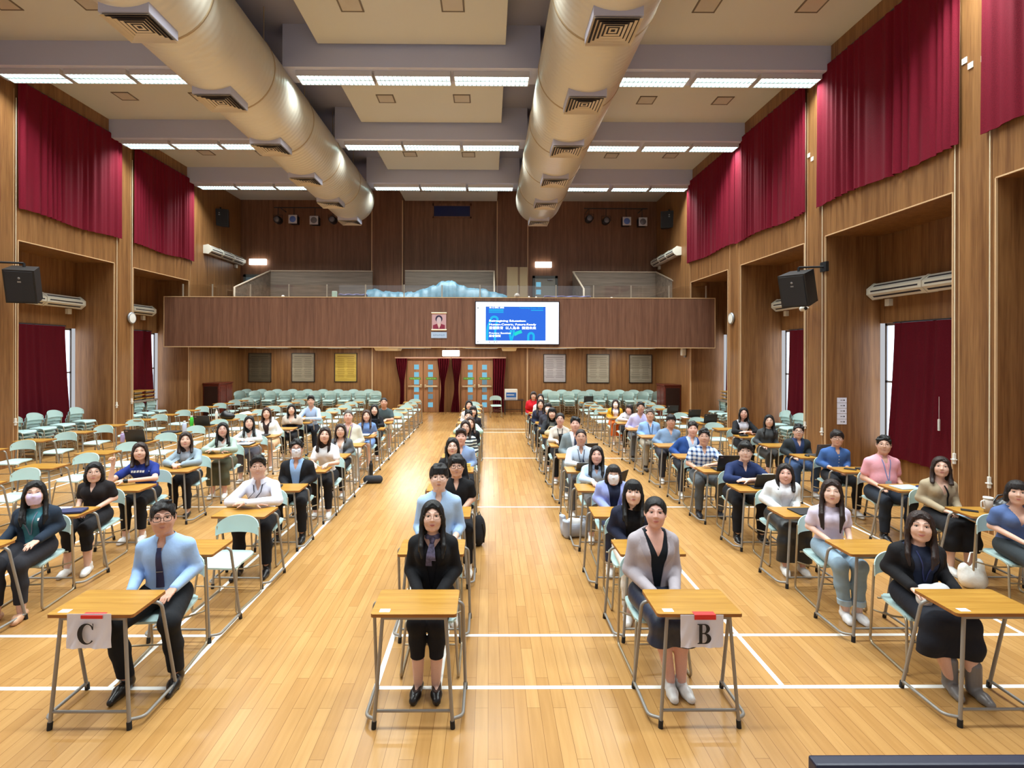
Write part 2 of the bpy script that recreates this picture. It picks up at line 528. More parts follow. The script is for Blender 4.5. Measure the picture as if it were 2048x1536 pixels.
SQ = [('centre panel of the nearest bay', [(700, 8), (905, 8)], 8.70), ('centre panel of the second bay', [(772, 197), (924, 197)], 8.70),
      ('centre panel of the third bay', [(820, 308), (937, 309)], 8.70), ('centre panel of the farthest bay', [(850, 380), (945, 380)], 8.70),
      ('left ceiling of the nearest bay', [(5, 5), (178, 5)], ZC), ('left ceiling of the second bay', [(250, 192), (402, 193)], ZC),
      ('left ceiling of the third bay', [(412, 305), (528, 306)], ZC), ('left ceiling of the farthest bay', [(515, 377), (614, 379)], ZC),
      ('right ceiling of the nearest bay', [(1415, 10), (1625, 10)], ZC), ('right ceiling of the second bay', [(1293, 200), (1445, 201)], ZC),
      ('right ceiling of the third bay', [(1223, 311), (1341, 311)], ZC), ('right ceiling of the farthest bay', [(1180, 382), (1276, 382)], ZC)]
p0 = None
for nm, pts, z in SQ:
    for q, (px, py) in enumerate(pts):
        p = onz(px, py, z)
        lab = 'square unlit recessed lamp in the %s, %s one' % (nm, 'left' if q == 0 else 'right')
        if p0 is None: p0 = sqlamp(); p0.location = p; tag(p0, lab, 'ceiling lamp', 'square recessed lamps')
        else: dup(p0, p, 0, lab, 'square recessed lamps')

# ducts
def duct_mat():
    m, nt, b = newmat('duct_skin')
    L = nt.links.new
    tc = nt.nodes.new('ShaderNodeTexCoord'); wv = nt.nodes.new('ShaderNodeTexWave')
    wv.wave_type = 'BANDS'; wv.bands_direction = 'Y'; wv.inputs['Scale'].default_value = 2.4
    wv.inputs['Distortion'].default_value = 1.2; wv.inputs['Detail'].default_value = 1
    bp = nt.nodes.new('ShaderNodeBump'); bp.inputs['Strength'].default_value = 0.35; bp.inputs['Distance'].default_value = 0.012
    L(tc.outputs['Object'], wv.inputs['Vector']); L(wv.outputs['Fac'], bp.inputs['Height']); L(bp.outputs['Normal'], b.inputs['Normal'])
    b.inputs['Base Color'].default_value = srgb(206, 200, 184)
    b.inputs['Roughness'].default_value = 0.34; b.inputs['Specular IOR Level'].default_value = 0.6
    b.inputs['Metallic'].default_value = 0.15
    return m
M_DUCT = duct_mat(); M_SEAM = mat('duct_seam', (170, 150, 118), 0.5, bump=0.02, bscale=50)
M_GRID = mat('diffuser_louver', (200, 186, 162), 0.5, bump=0.02, bscale=50)
M_GBOX = mat('diffuser_box', (188, 188, 206), 0.5, bump=0.02, bscale=50)
M_GDARK = mat('diffuser_gap', (42, 38, 46), 0.8, bump=0.02, bscale=50)
DR, DZ, DE = 0.80, CAM_H + 5.4, 19.4
for xd, side in ((-4.91, 'left'), (1.74, 'right')):
    d = empty('air_duct', (xd, 0, DZ))
    tag(d, 'long round cream ventilation duct under the ceiling, %s of the two' % side, 'duct', 'ventilation ducts')
    MB().lathe([(0.001, Y0), (DR, Y0), (DR, DE - 0.25), (DR * 0.985, DE - 0.1), (DR * 0.93, DE - 0.02), (DR * 0.8, DE), (0.001, DE)], n=48, axis='Y').build('duct_tube', M_DUCT, d)
    y = 1.2
    while y < DE - 1:
        MB().lathe([(DR, -0.02), (DR + 0.012, -0.012), (DR + 0.012, 0.012), (DR, 0.02)], n=48, axis='Y', c=(0, y, 0)).build('seam_band', M_SEAM, d)
        h = MB()
        for s in (-1, 1):
            h.tube([(s * 0.56, y + 0.06, 0.56), (s * 0.56, y + 0.06, ZS - DZ)], 0.008, 5)
        h.build('hanger_rod', M_SEAM, d)
        y += 2.28
    for k in range(6):
        y = 7.58 + 2.28 * k
        b = MB().box((-0.34, y - 0.34, -DR - 0.06), (0.34, y + 0.34, -DR + 0.22)).build('diffuser_box', M_GBOX, d)
        q = MB().box((-0.31, y - 0.31, -DR - 0.062), (0.31, y + 0.31, -DR - 0.0605), 1)
        for t in range(6):
            s = 0.335 - t * 0.055; s2 = s - 0.03; za = -DR - 0.095 + t * 0.006; zb = -DR - 0.063
            A = [(-s, y - s, za), (s, y - s, za), (s, y + s, za), (-s, y + s, za)]
            B = [(-s2, y - s2, zb), (s2, y - s2, zb), (s2, y + s2, zb), (-s2, y + s2, zb)]
            q.add(A + B, [(i, (i+1) % 4, 4 + (i+1) % 4, 4 + i) for i in range(4)], 0)
        q.build('diffuser_grille', [M_GRID, M_GDARK], b)

# ---------------------------------------------------------------- curtains
def curtain_side(name, X, inw, ya, yb, z0, z1, label, cat, group, m, folds, amp=0.05, skew=0.0, wav=0.0, seed=0):
    rnd = random.Random(seed)
    n = folds * 10; nz = 14
    ph = [rnd.uniform(0, 6.28) for _ in range(4)]
    P = []
    for i in range(n + 1):
        u = i / n; row = []
        for j in range(nz + 1):
            t = j / nz                      # 0 bottom .. 1 top
            y = ya + (yb - ya) * u + skew * (1 - t) ** 1.4 * (u if skew > 0 else (1 - u)) 
            f = math.sin(u * folds * 2 * PI + ph[0] + 2.6 * math.sin(u * 9 + ph[1]) + 1.1 * math.sin(u * 23 + ph[2]) + 0.5 * (1 - t) * math.sin(u * 14 + ph[2])) * (.6 + .4 * math.sin(u * 17 + ph[3]))
            f2 = math.sin(u * folds * 3.7 + ph[3] + 1.2 * t)
            a = amp * (0.55 + 0.45 * (1 - t)) 
            x = X + inw * (a * (0.75 * f + 0.3 * f2) + amp)
            z = z0 + (z1 - z0) * t - wav * (1 - t) * math.sin(u * 8 + ph[1]) 
            row.append((x, y, z))
        P.append(row)
    o = MB().slab(P, lambda i, j: (-inw * 0.012, 0, 0)).build(name, m)
    tag(o, label, cat, group)
    r = MB().tube([(X + inw * 0.02, ya - 0.05, z1 + 0.015), (X + inw * 0.02, yb + 0.05, z1 + 0.015)], 0.014, 8).build('curtain_rail', M_DARK, o)
    return o
GU, GW = 'upper window curtains', 'lower window curtains'
for i, (ya, yb, nm) in enumerate(((4.0, 7.48, 'nearest on the right wall, cut by the photo edge'), (7.86, 11.30, 'big one on the right wall between two pillars'), (11.72, 15.04, 'middle one on the right wall'), (15.10, 18.68, 'farthest one on the right wall'))):
    curtain_side('curtain', XR - 0.02, -1, ya, yb, 5.58, 8.40, 'deep red upper curtain, ' + nm, 'curtain', GU, M_CURT, 19, 0.05, 0.0, 0.03, i)
for i, (ya, yb, nm) in enumerate(((7.9, 11.3, 'nearest on the left wall'), (11.74, 15.04, 'large one at the left photo edge'), (15.58, 18.72, 'farther one on the left wall'))):
    curtain_side('curtain', XL + 0.02, 1, ya, yb, 5.60, 8.40, 'deep red upper curtain, ' + nm, 'curtain', GU, M_CURT, 19, 0.05, 0.0, 0.03, 10 + i)
for i, (ya, yb, nm, sk) in enumerate(((4.4, 7.2, 'in the nearest right recess', 0.05), (8.10, 10.60, 'in the right recess beside the five notice sheets', 0.22), (11.9, 14.33, 'in the right recess behind the stacked chairs', 0.14), (15.7, 18.1, 'in the farthest right recess', 0.12))):
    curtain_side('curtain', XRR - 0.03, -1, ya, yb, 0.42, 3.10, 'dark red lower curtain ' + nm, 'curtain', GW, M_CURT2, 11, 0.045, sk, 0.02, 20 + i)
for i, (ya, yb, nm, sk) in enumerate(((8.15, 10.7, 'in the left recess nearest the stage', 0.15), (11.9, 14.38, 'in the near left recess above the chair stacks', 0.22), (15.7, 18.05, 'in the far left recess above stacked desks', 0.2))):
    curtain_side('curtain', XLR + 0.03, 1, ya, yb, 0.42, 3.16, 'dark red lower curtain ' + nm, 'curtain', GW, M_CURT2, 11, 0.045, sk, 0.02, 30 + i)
# ---------------------------------------------------------------- balcony
YF = 17.9
bl, br = ony(328, 640, YF).x, ony(1430, 640, YF).x
zb0, zb1 = 2.66, 4.30
W_BALC = wood('balcony_wood', (98, 66, 52), (134, 96, 76), 'Z', 1.0, 0.42)
bm_ = MB().box((bl, YF, zb0), (br, YF + 0.14, zb1)).box((bl, YF + 0.14, zb0), (br, YB - 0.01, 3.25))
struct(bm_.build('balcony_front', W_BALC))
t = MB().box((bl - 0.01, YF - 0.015, zb1), (br + 0.01, YF + 0.16, zb1 + 0.025)).box((bl - 0.01, YF - 0.012, zb0 - 0.02), (br + 0.01, YF + 0.02, zb0 + 0.01))
t.box((br - 0.012, YF - 0.01, zb0), (br + 0.012, YF, zb1)).box((bl - 0.012, YF - 0.01, zb0), (bl + 0.012, YF, zb1))
struct(t.build('trim_%d' % nt_, W_TRIM)); nt_ += 1

# glass railing
gr = empty('glass_railing', (0, YF + 0.1, zb1 + 0.025))
tag(gr, 'low glass railing with slim posts along the top of the balcony', 'railing')
px_posts = [366, 425, 501, 578, 654, 731, 808, 884, 960, 1036, 1112, 1187, 1262, 1338, 1412]
xs = [ony(p, 585, YF + 0.1).x for p in px_posts]
M_POST = mat('rail_post', (186, 176, 160), 0.35, 0.6, bump=0.02, bscale=50)
for x in xs: MB().bbox((x - 0.018, -0.02, 0), (x + 0.018, 0.02, 0.42), 0.004).build('rail_post', M_POST, gr)
for a, b in zip(xs[:-1], xs[1:]): MB().box((a + 0.02, -0.005, 0.03), (b - 0.02, 0.005, 0.40)).build('glass_pane', M_GLASS, gr)

# grey seating partitions at the back of the balcony
W_GREY = wood('grey_board', (104, 92, 80), (146, 132, 116), 'X', 0.7, 0.6)
M_GTRIM = mat('partition_trim', (176, 158, 136), 0.5, bump=0.02, bscale=50)
def partition(px0, px1, py, label, left_side, right_side):
    Yp = YB - 0.5
    a, b = ony(px0, py, Yp), ony(px1, py, Yp)
    g = empty('balcony_partition', ((a.x + b.x) / 2, Yp, 3.25)); tag(g, label, 'partition', 'balcony partitions')
    w2 = (b.x - a.x) / 2; h = a.z - 3.25
    MB().box((-w2, 0, 0), (w2, 0.05, h)).build('board', W_GREY, g)
    MB().box((-w2, -0.02, h), (w2, 0.07, h + 0.05)).build('top_rail', M_GTRIM, g)
    for s, on in ((-1, left_side), (1, right_side)):
        if not on: continue
        x = s * w2
        poly = [(0, 0), (-on[0], 0), (-on[0], h * 0.62), (0, h)]
        m = MB()
        vs = [(x - 0.02 + s * on[1] * (-y / on[0]), y, z) for y, z in poly] + [(x + 0.02 + s * on[1] * (-y / on[0]), y, z) for y, z in poly]
        m.add(vs, [(0, 1, 2, 3), (7, 6, 5, 4)] + [(i, (i+1) % 4, 4 + (i+1) % 4, 4 + i) for i in range(4)])
        m.build('side_board', W_GREY, g)
        MB().tube([(x, 0, h + 0.02), (x + s * on[1], -on[0], h * 0.62 + 0.02), (x + s * on[1], -on[0], 0)], 0.04, 6).build('side_rail', M_GTRIM, g)
partition(540, 745, 543, 'grey board partition on the balcony, the left one beside the grey door', (2.4, 0.3), None)
partition(810, 988, 543, 'grey board partition on the balcony, middle one behind the blue tarpaulin', None, (1.6, 0.0))
partition(1146, 1312, 545, 'grey board partition on the balcony, the right one beside the lit door', (2.2, -0.05), (2.6, 0.35))

# balcony doors
M_GDOOR = mat('grey_door', (150, 150, 140), 0.5, bump=0.03, bscale=30)
M_GDFRM = mat('door_frame_dark', (92, 96, 92), 0.5, bump=0.03, bscale=30)
M_PANE = mat('bright_door_pane', (60, 90, 100), 0.2, emit=(130, 205, 235), estr=0.7)
M_PANE2 = mat('dim_door_pane', (70, 90, 96), 0.2, emit=(120, 160, 180), estr=0.45)
def balcony_door(name, px0, px1, pytop, m, panes):
    a, b = ony(px0, pytop, YB), ony(px1, pytop, YB)
    d = empty(name, ((a.x + b.x) / 2, YB, 3.25)); d['kind'] = 'structure'
    w2 = (b.x - a.x) / 2; h = a.z - 3.25
    f = MB()
    f.box((-w2, -0.06, 0), (-w2 + 0.1, 0, h)).box((w2 - 0.1, -0.06, 0), (w2, 0, h)).box((-w2, -0.06, h - 0.1), (w2, 0, h))
    f.build('door_frame', M_GDFRM, d)
    MB().bbox((-w2 + 0.1, -0.045, 0.01), (w2 - 0.1, -0.005, h - 0.1), 0.004).build('door_leaf', m, d)
    for (ppx, ppy) in panes:
        p = ony(ppx, ppy, YB - 0.05)
        x, z = p.x - d.location.x, p.z - 3.25
        MB().bbox((x - 0.10, -0.05, z - 0.10), (x + 0.10, -0.043, z + 0.10), 0.002).build('door_pane', M_PANE, d)
    MB().box((0.1, -0.09, h - 0.18), (0.32, -0.045, h - 0.13)).build('door_closer', M_WFRAME, d)
balcony_door('door_5', 1065, 1115, 552, M_GDOOR, [(1077, 569), (1077, 584)])
balcony_door('door_6', 488, 530, 549, mat('blue_grey_door', (120, 140, 152), 0.5, bump=0.03, bscale=30), [])
# tall cream panel
a, b = ony(1014, 534, YB - 0.3), ony(1055, 534, YB - 0.3)
cp = empty('tall_board', ((a.x + b.x) / 2, YB - 0.3, 3.25)); tag(cp, 'tall plain beige board leaning between partition and grey door on the balcony', 'board')
w2 = (b.x - a.x) / 2
MB().bbox((-w2, 0, 0), (w2 * 0.06, 0.05, a.z - 3.25), 0.006).build('board', mat('beige_board', (196, 172, 130), 0.6, bump=0.05, bscale=20), cp)
MB().bbox((w2 * 0.26, 0, 0), (w2, 0.05, a.z - 3.25), 0.006).build('board', _mats[('beige_board',)], cp)
MB().box((w2 * 0.06, 0.015, 0), (w2 * 0.26, 0.04, a.z - 3.25)).build('hinge_strip', mat('brown_board', (140, 112, 82), 0.6, bump=0.05, bscale=20), cp)

# blue tarpaulin heap on a table
M_TARP = mat('blue_tarp', (62, 106, 124), 0.5, bump=0.9, bscale=7, var=0.2)
sil = [(735, 581), (748, 577), (762, 582), (800, 585), (830, 584), (850, 577), (868, 571), (884, 563), (895, 561), (908, 563), (922, 571), (945, 577), (965, 577), (985, 584), (1005, 588), (1014, 593)]
yt = YF + 0.75
def silz(x):
    pts = [ony(p, q, yt) for p, q in sil]
    for p, q in zip(pts[:-1], pts[1:]):
        if p.x <= x <= q.x: return p.z + (q.z - p.z) * (x - p.x) / (q.x - p.x)
    return pts[0].z
x0, x1 = ony(735, 581, yt).x, ony(1014, 593, yt).x
rnd = random.Random(4)
P = []
for i in range(71):
    u = i / 70; x = x0 + (x1 - x0) * u; top = silz(x); row = []
    for j in range(19):
        v = j / 18; y = yt - 0.55 + 1.3 * v
        e = math.sin(PI * min(1, max(0, v * 1.15 - 0.02))) ** 0.7
        z = 4.0 + (top - 4.0) * e + 0.03 * math.sin(x * 17 + y * 9) * e + 0.025 * math.sin(x * 41 - y * 23) * e
        row.append((x, y + 0.03 * math.sin(x * 23), min(z, top + 0.02)))
    P.append(row)
o = MB().slab(P, lambda i, j: (0, 0, -0.02)).build('tarpaulin', M_TARP); tag(o, 'crumpled light blue tarpaulin heaped over things on the balcony', 'tarpaulin')
tb = empty('long_table', ((x0 + x1) / 2, yt + 0.1, 3.25)); tag(tb, 'long table under the blue tarpaulin on the balcony', 'table')
MB().bbox((-2.2, -0.5, 0.68), (2.2, 0.5, 0.72), 0.01).build('tabletop', W_GREY, tb)
for sx in (-2.05, 2.05):
    for sy in (-0.42, 0.42): MB().tube([(sx, sy, 0), (sx, sy, 0.68)], 0.02, 8).build('leg', M_DARK, tb)
M_LAV = mat('lavender_cloth', (160, 158, 222), 0.7, bump=0.1, bscale=20)
for i, (pa, pb, py, nm) in enumerate(((680, 737, 588, 'lavender cloth on the balcony table left of the blue tarpaulin'), (1088, 1180, 592, 'long lavender cloth on the balcony ledge in front of the grey door'))):
    a, b = ony(pa, py, YF + 0.5), ony(pb, py, YF + 0.5)
    P = [[(a.x + (b.x - a.x) * u / 24, YF + 0.3 + 0.4 * v / 8, a.z - 0.02 + 0.012 * math.sin(u * 0.9 + v)) for v in range(9)] for u in range(25)]
    k = empty('folded_cloth', ((a.x + b.x) / 2, YF + 0.5, 3.25)); tag(k, nm, 'cloth')
    cl = MB().slab(P, lambda i, j: (0, 0, -0.025)).build('cloth', M_LAV, k, (-(a.x + b.x) / 2, -YF - 0.5, -3.25))
    MB().box(((a.x - b.x) / 2 + 0.03, -0.17, 0.0), ((b.x - a.x) / 2 - 0.03, 0.17, a.z - 0.062 - 3.25)).build('low_cabinet', W_GREY, k)
# small things on the ledge
def ledge(px, py0, wpx, name, label, cat, m, shape):
    p = ony(px, py0, YF + 0.075); q = ony(px + wpx, py0, YF + 0.075); w_ = (q.x - p.x) / 2; h = p.z - (zb1 + 0.025)
    r = empty(name, (p.x, YF + 0.075, zb1 + 0.025)); tag(r, label, cat)
    if shape == 'box': MB().bbox((-w_, -0.05, 0), (w_, 0.05, h), 0.008).build('body', m, r); MB().bbox((-w_ * 0.9, -0.045, h), (w_ * 0.9, 0.045, h + 0.01), 0.003).build('lid', M_WHITE, r)
    else:
        MB().lathe([(0.001, 0), (w_, 0), (w_ * 1.05, h * 0.4), (w_ * 0.6, h * 0.85), (0.001, h)], n=16).build('body', m, r)
ledge(669, 583, 9, 'plastic_box', 'pale green plastic box on the balcony edge left of the lavender cloth', 'box', mat('pale_green_plastic', (170, 196, 186), 0.5, bump=0.02, bscale=50), 'box')
ledge(566, 590, 6, 'paper_cup', 'tiny white cup on the left part of the balcony edge', 'cup', M_WHITE, 'dome')
ledge(1223, 594, 5, 'paper_cup', 'tiny white cup on the right part of the balcony edge', 'cup', M_WHITE, 'dome')
ledge(1034, 586, 12, 'glass_jar', 'small grey bowl on the balcony edge beside the beige board', 'bowl', mat('grey_ceramic', (160, 150, 140), 0.4, bump=0.02, bscale=50), 'dome')
ledge(1058, 592, 4, 'paper_cup', 'tiny white cup on the balcony edge left of the grey door', 'cup', M_WHITE, 'dome')
ledge(1072, 593, 4, 'paper_cup', 'tiny white cup on the balcony edge below the grey door', 'cup', M_WHITE, 'dome')

# ---------------------------------------------------------------- wall display on the balcony
yd = YF - 0.09
A, B = ony(952, 604, yd), ony(1117, 688, yd)
ds = empty('wall_display', ((A.x + B.x) / 2, yd, (A.z + B.z) / 2)); tag(ds, 'large flat display showing a blue slide, mounted on the balcony front', 'display')
W2, H2 = (B.x - A.x) / 2, (A.z - B.z) / 2
MB().bbox((-W2 - 0.035, 0.0, -H2 - 0.035), (W2 + 0.035, 0.085, H2 + 0.035), 0.01).build('bezel', M_BLACK, ds)
def emis(name, rgb, k): return mat(name, (6, 6, 8), 0.4, emit=rgb, estr=k)
E_W = emis('screen_white', (238, 238, 255), 3.4); E_B = emis('slide_blue', (30, 105, 225), 1.05)
E_C = emis('slide_cyan', (0, 190, 245), 1.0); E_G = emis('slide_mint', (10, 225, 215), 1.0); E_DB = emis('slide_edge', (0, 110, 180), 0.9); E_GR = emis('screen_grey', (120, 130, 140), 0.8)
MB().box((-W2, -0.004, -H2), (W2, 0.0, H2)).build('picture', E_W, ds)
def sx(u): return -W2 + 2 * W2 * (u - 135) / (1897 - 135)          # zoomed coordinates of the slide
def sz(v): return H2 - 2 * H2 * (v - 100) / (998 - 100)
sl = MB().box((sx(340), -0.007, sz(930)), (sx(1622), -0.0042, sz(200)), 0)
sl.build('slide', E_B, ds)
MB().box((sx(340), -0.008, sz(208)), (sx(1622), -0.0072, sz(196)), 0).build('slide_edge', E_DB, ds)
def stroke(pts, wd, m, nm, close=False):
    k = (2 * W2) / (1897 - 135)
    P = [Vector((sx(u), 0, sz(v))) for u, v in pts]
    mb = MB(); n = len(P); vs = []
    for i, p in enumerate(P):
        t = (P[min(i+1, n-1)] - P[max(i-1, 0)]).normalized() if not close else (P[(i+1) % n] - P[i-1]).normalized()
        nn = Vector((-t.z, 0, t.x)) * wd * k / 2
        vs += [p + nn, p - nn]
    fs = [(2*i, 2*i+1, 2*((i+1) % n)+1, 2*((i+1) % n)) for i in range(n if close else n - 1)]
    mb.add([(v.x, -0.0085, v.z) for v in vs], fs); mb.build(nm, m, ds)
arc = lambda cx, cz, rx, rz, a0, a1, n=16: [(cx + rx * math.cos(math.radians(a0 + (a1 - a0) * i / n)), cz - rz * math.sin(math.radians(a0 + (a1 - a0) * i / n))) for i in range(n + 1)]
stroke([(375, 925), (375, 760), (390, 620)] + arc(525, 470, 70, 55, 190, -10) + [(560, 600), (545, 740), (540, 925)], 46, E_C, 'slide_artwork')
stroke([(885, 925), (862, 800), (890, 700)], 50, E_C, 'slide_artwork'); stroke([(890, 925), (935, 800), (945, 700)], 44, E_C, 'slide_artwork')
stroke([(950, 800), (1020, 760), (1110, 730)], 70, E_G, 'slide_artwork')
stroke([(1250, 925), (1250, 850)] + arc(1310, 830, 58, 66, 180, 0) + [(1365, 925)], 46, E_C, 'slide_artwork')
k_ = (2 * W2) / (1897 - 135)
def stext(body, u, v, hpx, wpx, m=E_W, bold=0.0):
    text_obj('lettering', body, hpx * k_ * 1.3, m, ds, (sx(u), -0.0095, sz(v)), bold=bold, width=wpx * k_)
stext('Reimagining Education:', 412, 522, 44, 780, bold=0.0006)
stext('Human-Centric, Future-Ready', 412, 600, 44, 1000, bold=0.0006)
stext('重塑教育  以人為本  擁抱未來', 412, 680, 52, 1000, bold=0.0)
stext('Preview Booklet', 412, 783, 36, 460, bold=0.0)
stext('展會預覽', 412, 848, 42, 250, bold=0.0)
stext('10-12 DEC 2025', 412, 234, 34, 310); stext('Teaching Expo 2025', 1055, 240, 36, 510, E_C)
for u0, u1, v in ((412, 722, 262), (412, 722, 290), (412, 722, 322), (1310, 1570, 275)):
    MB().box((sx(u0), -0.0088, sz(v + 9)), (sx(u1), -0.0078, sz(v - 9))).build('slide_caption', E_C, ds)
for u, v, s in ((178, 228, 14), (178, 952, 12), (425, 960, 12), (475, 960, 8), (530, 958, 12), (583, 956, 12), (1750, 958, 6)):
    MB().box((sx(u - s), -0.006, sz(v + s)), (sx(u + s), -0.0045, sz(v - s))).build('screen_icon', E_GR, ds)
MB().box((sx(640), -0.006, sz(966)), (sx(900), -0.0045, sz(948))).build('toolbar', emis('toolbar_cyan', (200, 240, 248), 1.0), ds)

# hanging portrait and name plate
yq = YF - 0.02
def pp(u, v, s=15.36): return ony(840 + u / s, 600 + v / s, yq)
a, b = pp(355, 370), pp(815, 950)
po = empty('hanging_portrait', ((a.x + b.x) / 2, yq, (a.z + b.z) / 2)); tag(po, 'small hanging portrait of a dark-haired sitter in a maroon jacket, on the balcony front', 'portrait')
ox, oz = po.location.x, po.location.z
def q(u, v): p = pp(u, v); return (p.x - ox, p.z - oz)
M_PBG = mat('portrait_ground', (196, 158, 164), 0.6, bump=0.02, bscale=50)
x0_, z0_ = q(365, 945); x1_, z1_ = q(805, 400)
MB().box((x0_, -0.004, z0_), (x1_, 0.01, z1_)).build('print', M_PBG, po)
def flat(nm, pts, m, y):
    P = [q(*p) for p in pts]; n = len(P)
    MB().add([(x, y, z) for x, z in P] + [(x, y + 0.001, z) for x, z in P], [tuple(range(n)), tuple(range(2*n - 1, n - 1, -1))] + [(i, n + i, n + (i+1) % n, (i+1) % n) for i in range(n)]).build(nm, m, po)
el = lambda cx, cy, rx, ry, n=20: [(cx + rx * math.cos(2 * PI * i / n), cy + ry * math.sin(2 * PI * i / n)) for i in range(n)]
flat('printed_hair', el(582, 580, 108, 112), mat('printed_navy', (34, 22, 60), 0.6, bump=0.02, bscale=50), -0.006)
flat('printed_jacket', [(400, 890), (400, 775), (520, 730), (640, 730), (765, 770), (765, 890)], mat('printed_maroon', (132, 34, 64), 0.6, bump=0.02, bscale=50), -0.006)
flat('printed_collar', [(525, 720), (640, 720), (640, 760), (585, 885), (540, 770)], mat('printed_cream', (214, 190, 184), 0.6, bump=0.02, bscale=50), -0.0075)
flat('printed_face', el(582, 625, 70, 105), mat('printed_face', (204, 184, 192), 0.6, bump=0.02, bscale=50), -0.009)
M_ROD = mat('pale_rod', (246, 234, 206), 0.35, bump=0.02, bscale=50)
for v in (398, 915):
    xa, z_ = q(350, v); xb, _ = q(820, v)
    MB().tube([(xa, -0.012, z_), (xb, -0.012, z_)], 0.024, 10).build('rod', M_ROD, po)
a, b = pp(342, 985), pp(822, 1172)
npn = empty('name_plate', ((a.x + b.x) / 2, yq, (a.z + b.z) / 2)); tag(npn, 'small pale blue name plate below the hanging portrait', 'sign')
MB().bbox((-(b.x - a.x) / 2, -0.006, -(a.z - b.z) / 2), ((b.x - a.x) / 2, 0.015, (a.z - b.z) / 2), 0.004).build('plate', mat('pale_blue_plate', (176, 198, 226), 0.4, bump=0.02, bscale=50), npn)
M_PINK_ = mat('plate_ink', (140, 162, 194), 0.6)
for k in range(6):
    mk = MB(); x = -.165 + .066 * k
    mk.box((x - .022, -.008, -.006), (x + .022, -.0065, .006)).box((x - .006, -.008, -.03), (x + .006, -.0065, .03)).box((x - .018, -.008, -.026 + .04 * (k % 2)), (x + .018, -.0065, -.016 + .04 * (k % 2)))
    mk.build('lettering', M_PINK_, npn)

# ---------------------------------------------------------------- doors under the balcony
W_DOOR = wood('door_wood', (138, 94, 60), (174, 126, 88), 'Z', 1.2, 0.4)
M_BAR = mat('push_bar_metal', (214, 196, 160), 0.3, 0.7, bump=0.02, bscale=50)
M_SIGNG = mat('door_sign_green', (70, 140, 50), 0.5, bump=0.02, bscale=50); M_SIGNT = mat('door_sign_text', (196, 226, 110), 0.5)
def dz(px, py): return ony(px, py, YB - 0.06)
def leaf(name, pa, pb, ppane, rows, dim, seam_right):
    a, b = dz(pa, 721), dz(pb, 825)
    d = empty(name, ((a.x + b.x) / 2, YB, 0)); d['kind'] = 'structure'
    w2 = (b.x - a.x) / 2
    MB().bbox((-w2 + 0.01, -0.055, 0.01), (w2 - 0.01, -0.005, a.z), 0.004).build('door_leaf', W_DOOR, d)
    for i, r in enumerate(rows):
        p = dz(ppane, r); x = p.x - d.location.x
        MB().bbox((x - 0.10, -0.062, p.z - 0.10), (x + 0.10, -0.05, p.z + 0.10), 0.003).build('door_pane', M_PANE2 if i in dim else M_PANE, d)
    z = dz(pa, 772.7).z
    s = 1 if seam_right else -1
    pb_ = MB().bbox((-w2 + 0.06, -0.15, z - 0.03), (w2 - 0.06, -0.10, z + 0.03), 0.015).bbox((s * (w2 - 0.08) - 0.035, -0.15, z - 0.05), (s * (w2 - 0.08) + 0.035, -0.05, z + 0.09), 0.015)
    pb_.box((-s * (w2 - 0.1) - 0.02, -0.12, z - 0.02), (-s * (w2 - 0.1) + 0.02, -0.05, z + 0.02))
    pb_.build('push_bar', M_BAR, d)
    zs = dz(pa, 757).z
    sg = MB().box((-w2 + 0.1, -0.066, zs - 0.045), (w2 - 0.1, -0.056, zs + 0.045)).build('door_sign', M_SIGNG, d)
    text_obj('lettering', 'PUSH BAR TO OPEN', 0.07, M_SIGNT, sg, (0, -0.068, zs - 0.025), align='CENTER', width=2 * w2 - 0.26)
R1 = [734, 749, 764, 779, 794]
leaf('door_1', 814, 846, 833, R1, (), True)
leaf('door_2', 847, 878, 861, [734, 749, 765, 779, 793, 809.5], (2, 3, 4), False)
leaf('door_3', 922, 953, 940.6, [734.5, 749.7, 764.5, 779.5, 794.6], (4,), True)
leaf('door_4', 954, 986, 969, [734.5, 749.7, 764.5, 779.5, 794.6, 809.6], (2, 3), False)
for pa, pb in ((812, 880), (920, 988)):
    a, b = dz(pa, 719.5), dz(pb, 719.5)
    f = MB().box((a.x - 0.06, YB - 0.07, 0), (a.x, YB, a.z + 0.06)).box((b.x, YB - 0.07, 0), (b.x + 0.06, YB, a.z + 0.06)).box((a.x - 0.06, YB - 0.07, a.z - 0.02), (b.x + 0.06, YB, a.z + 0.06))
    struct(f.build('trim_%d' % nt_, W_DOOR)); nt_ += 1
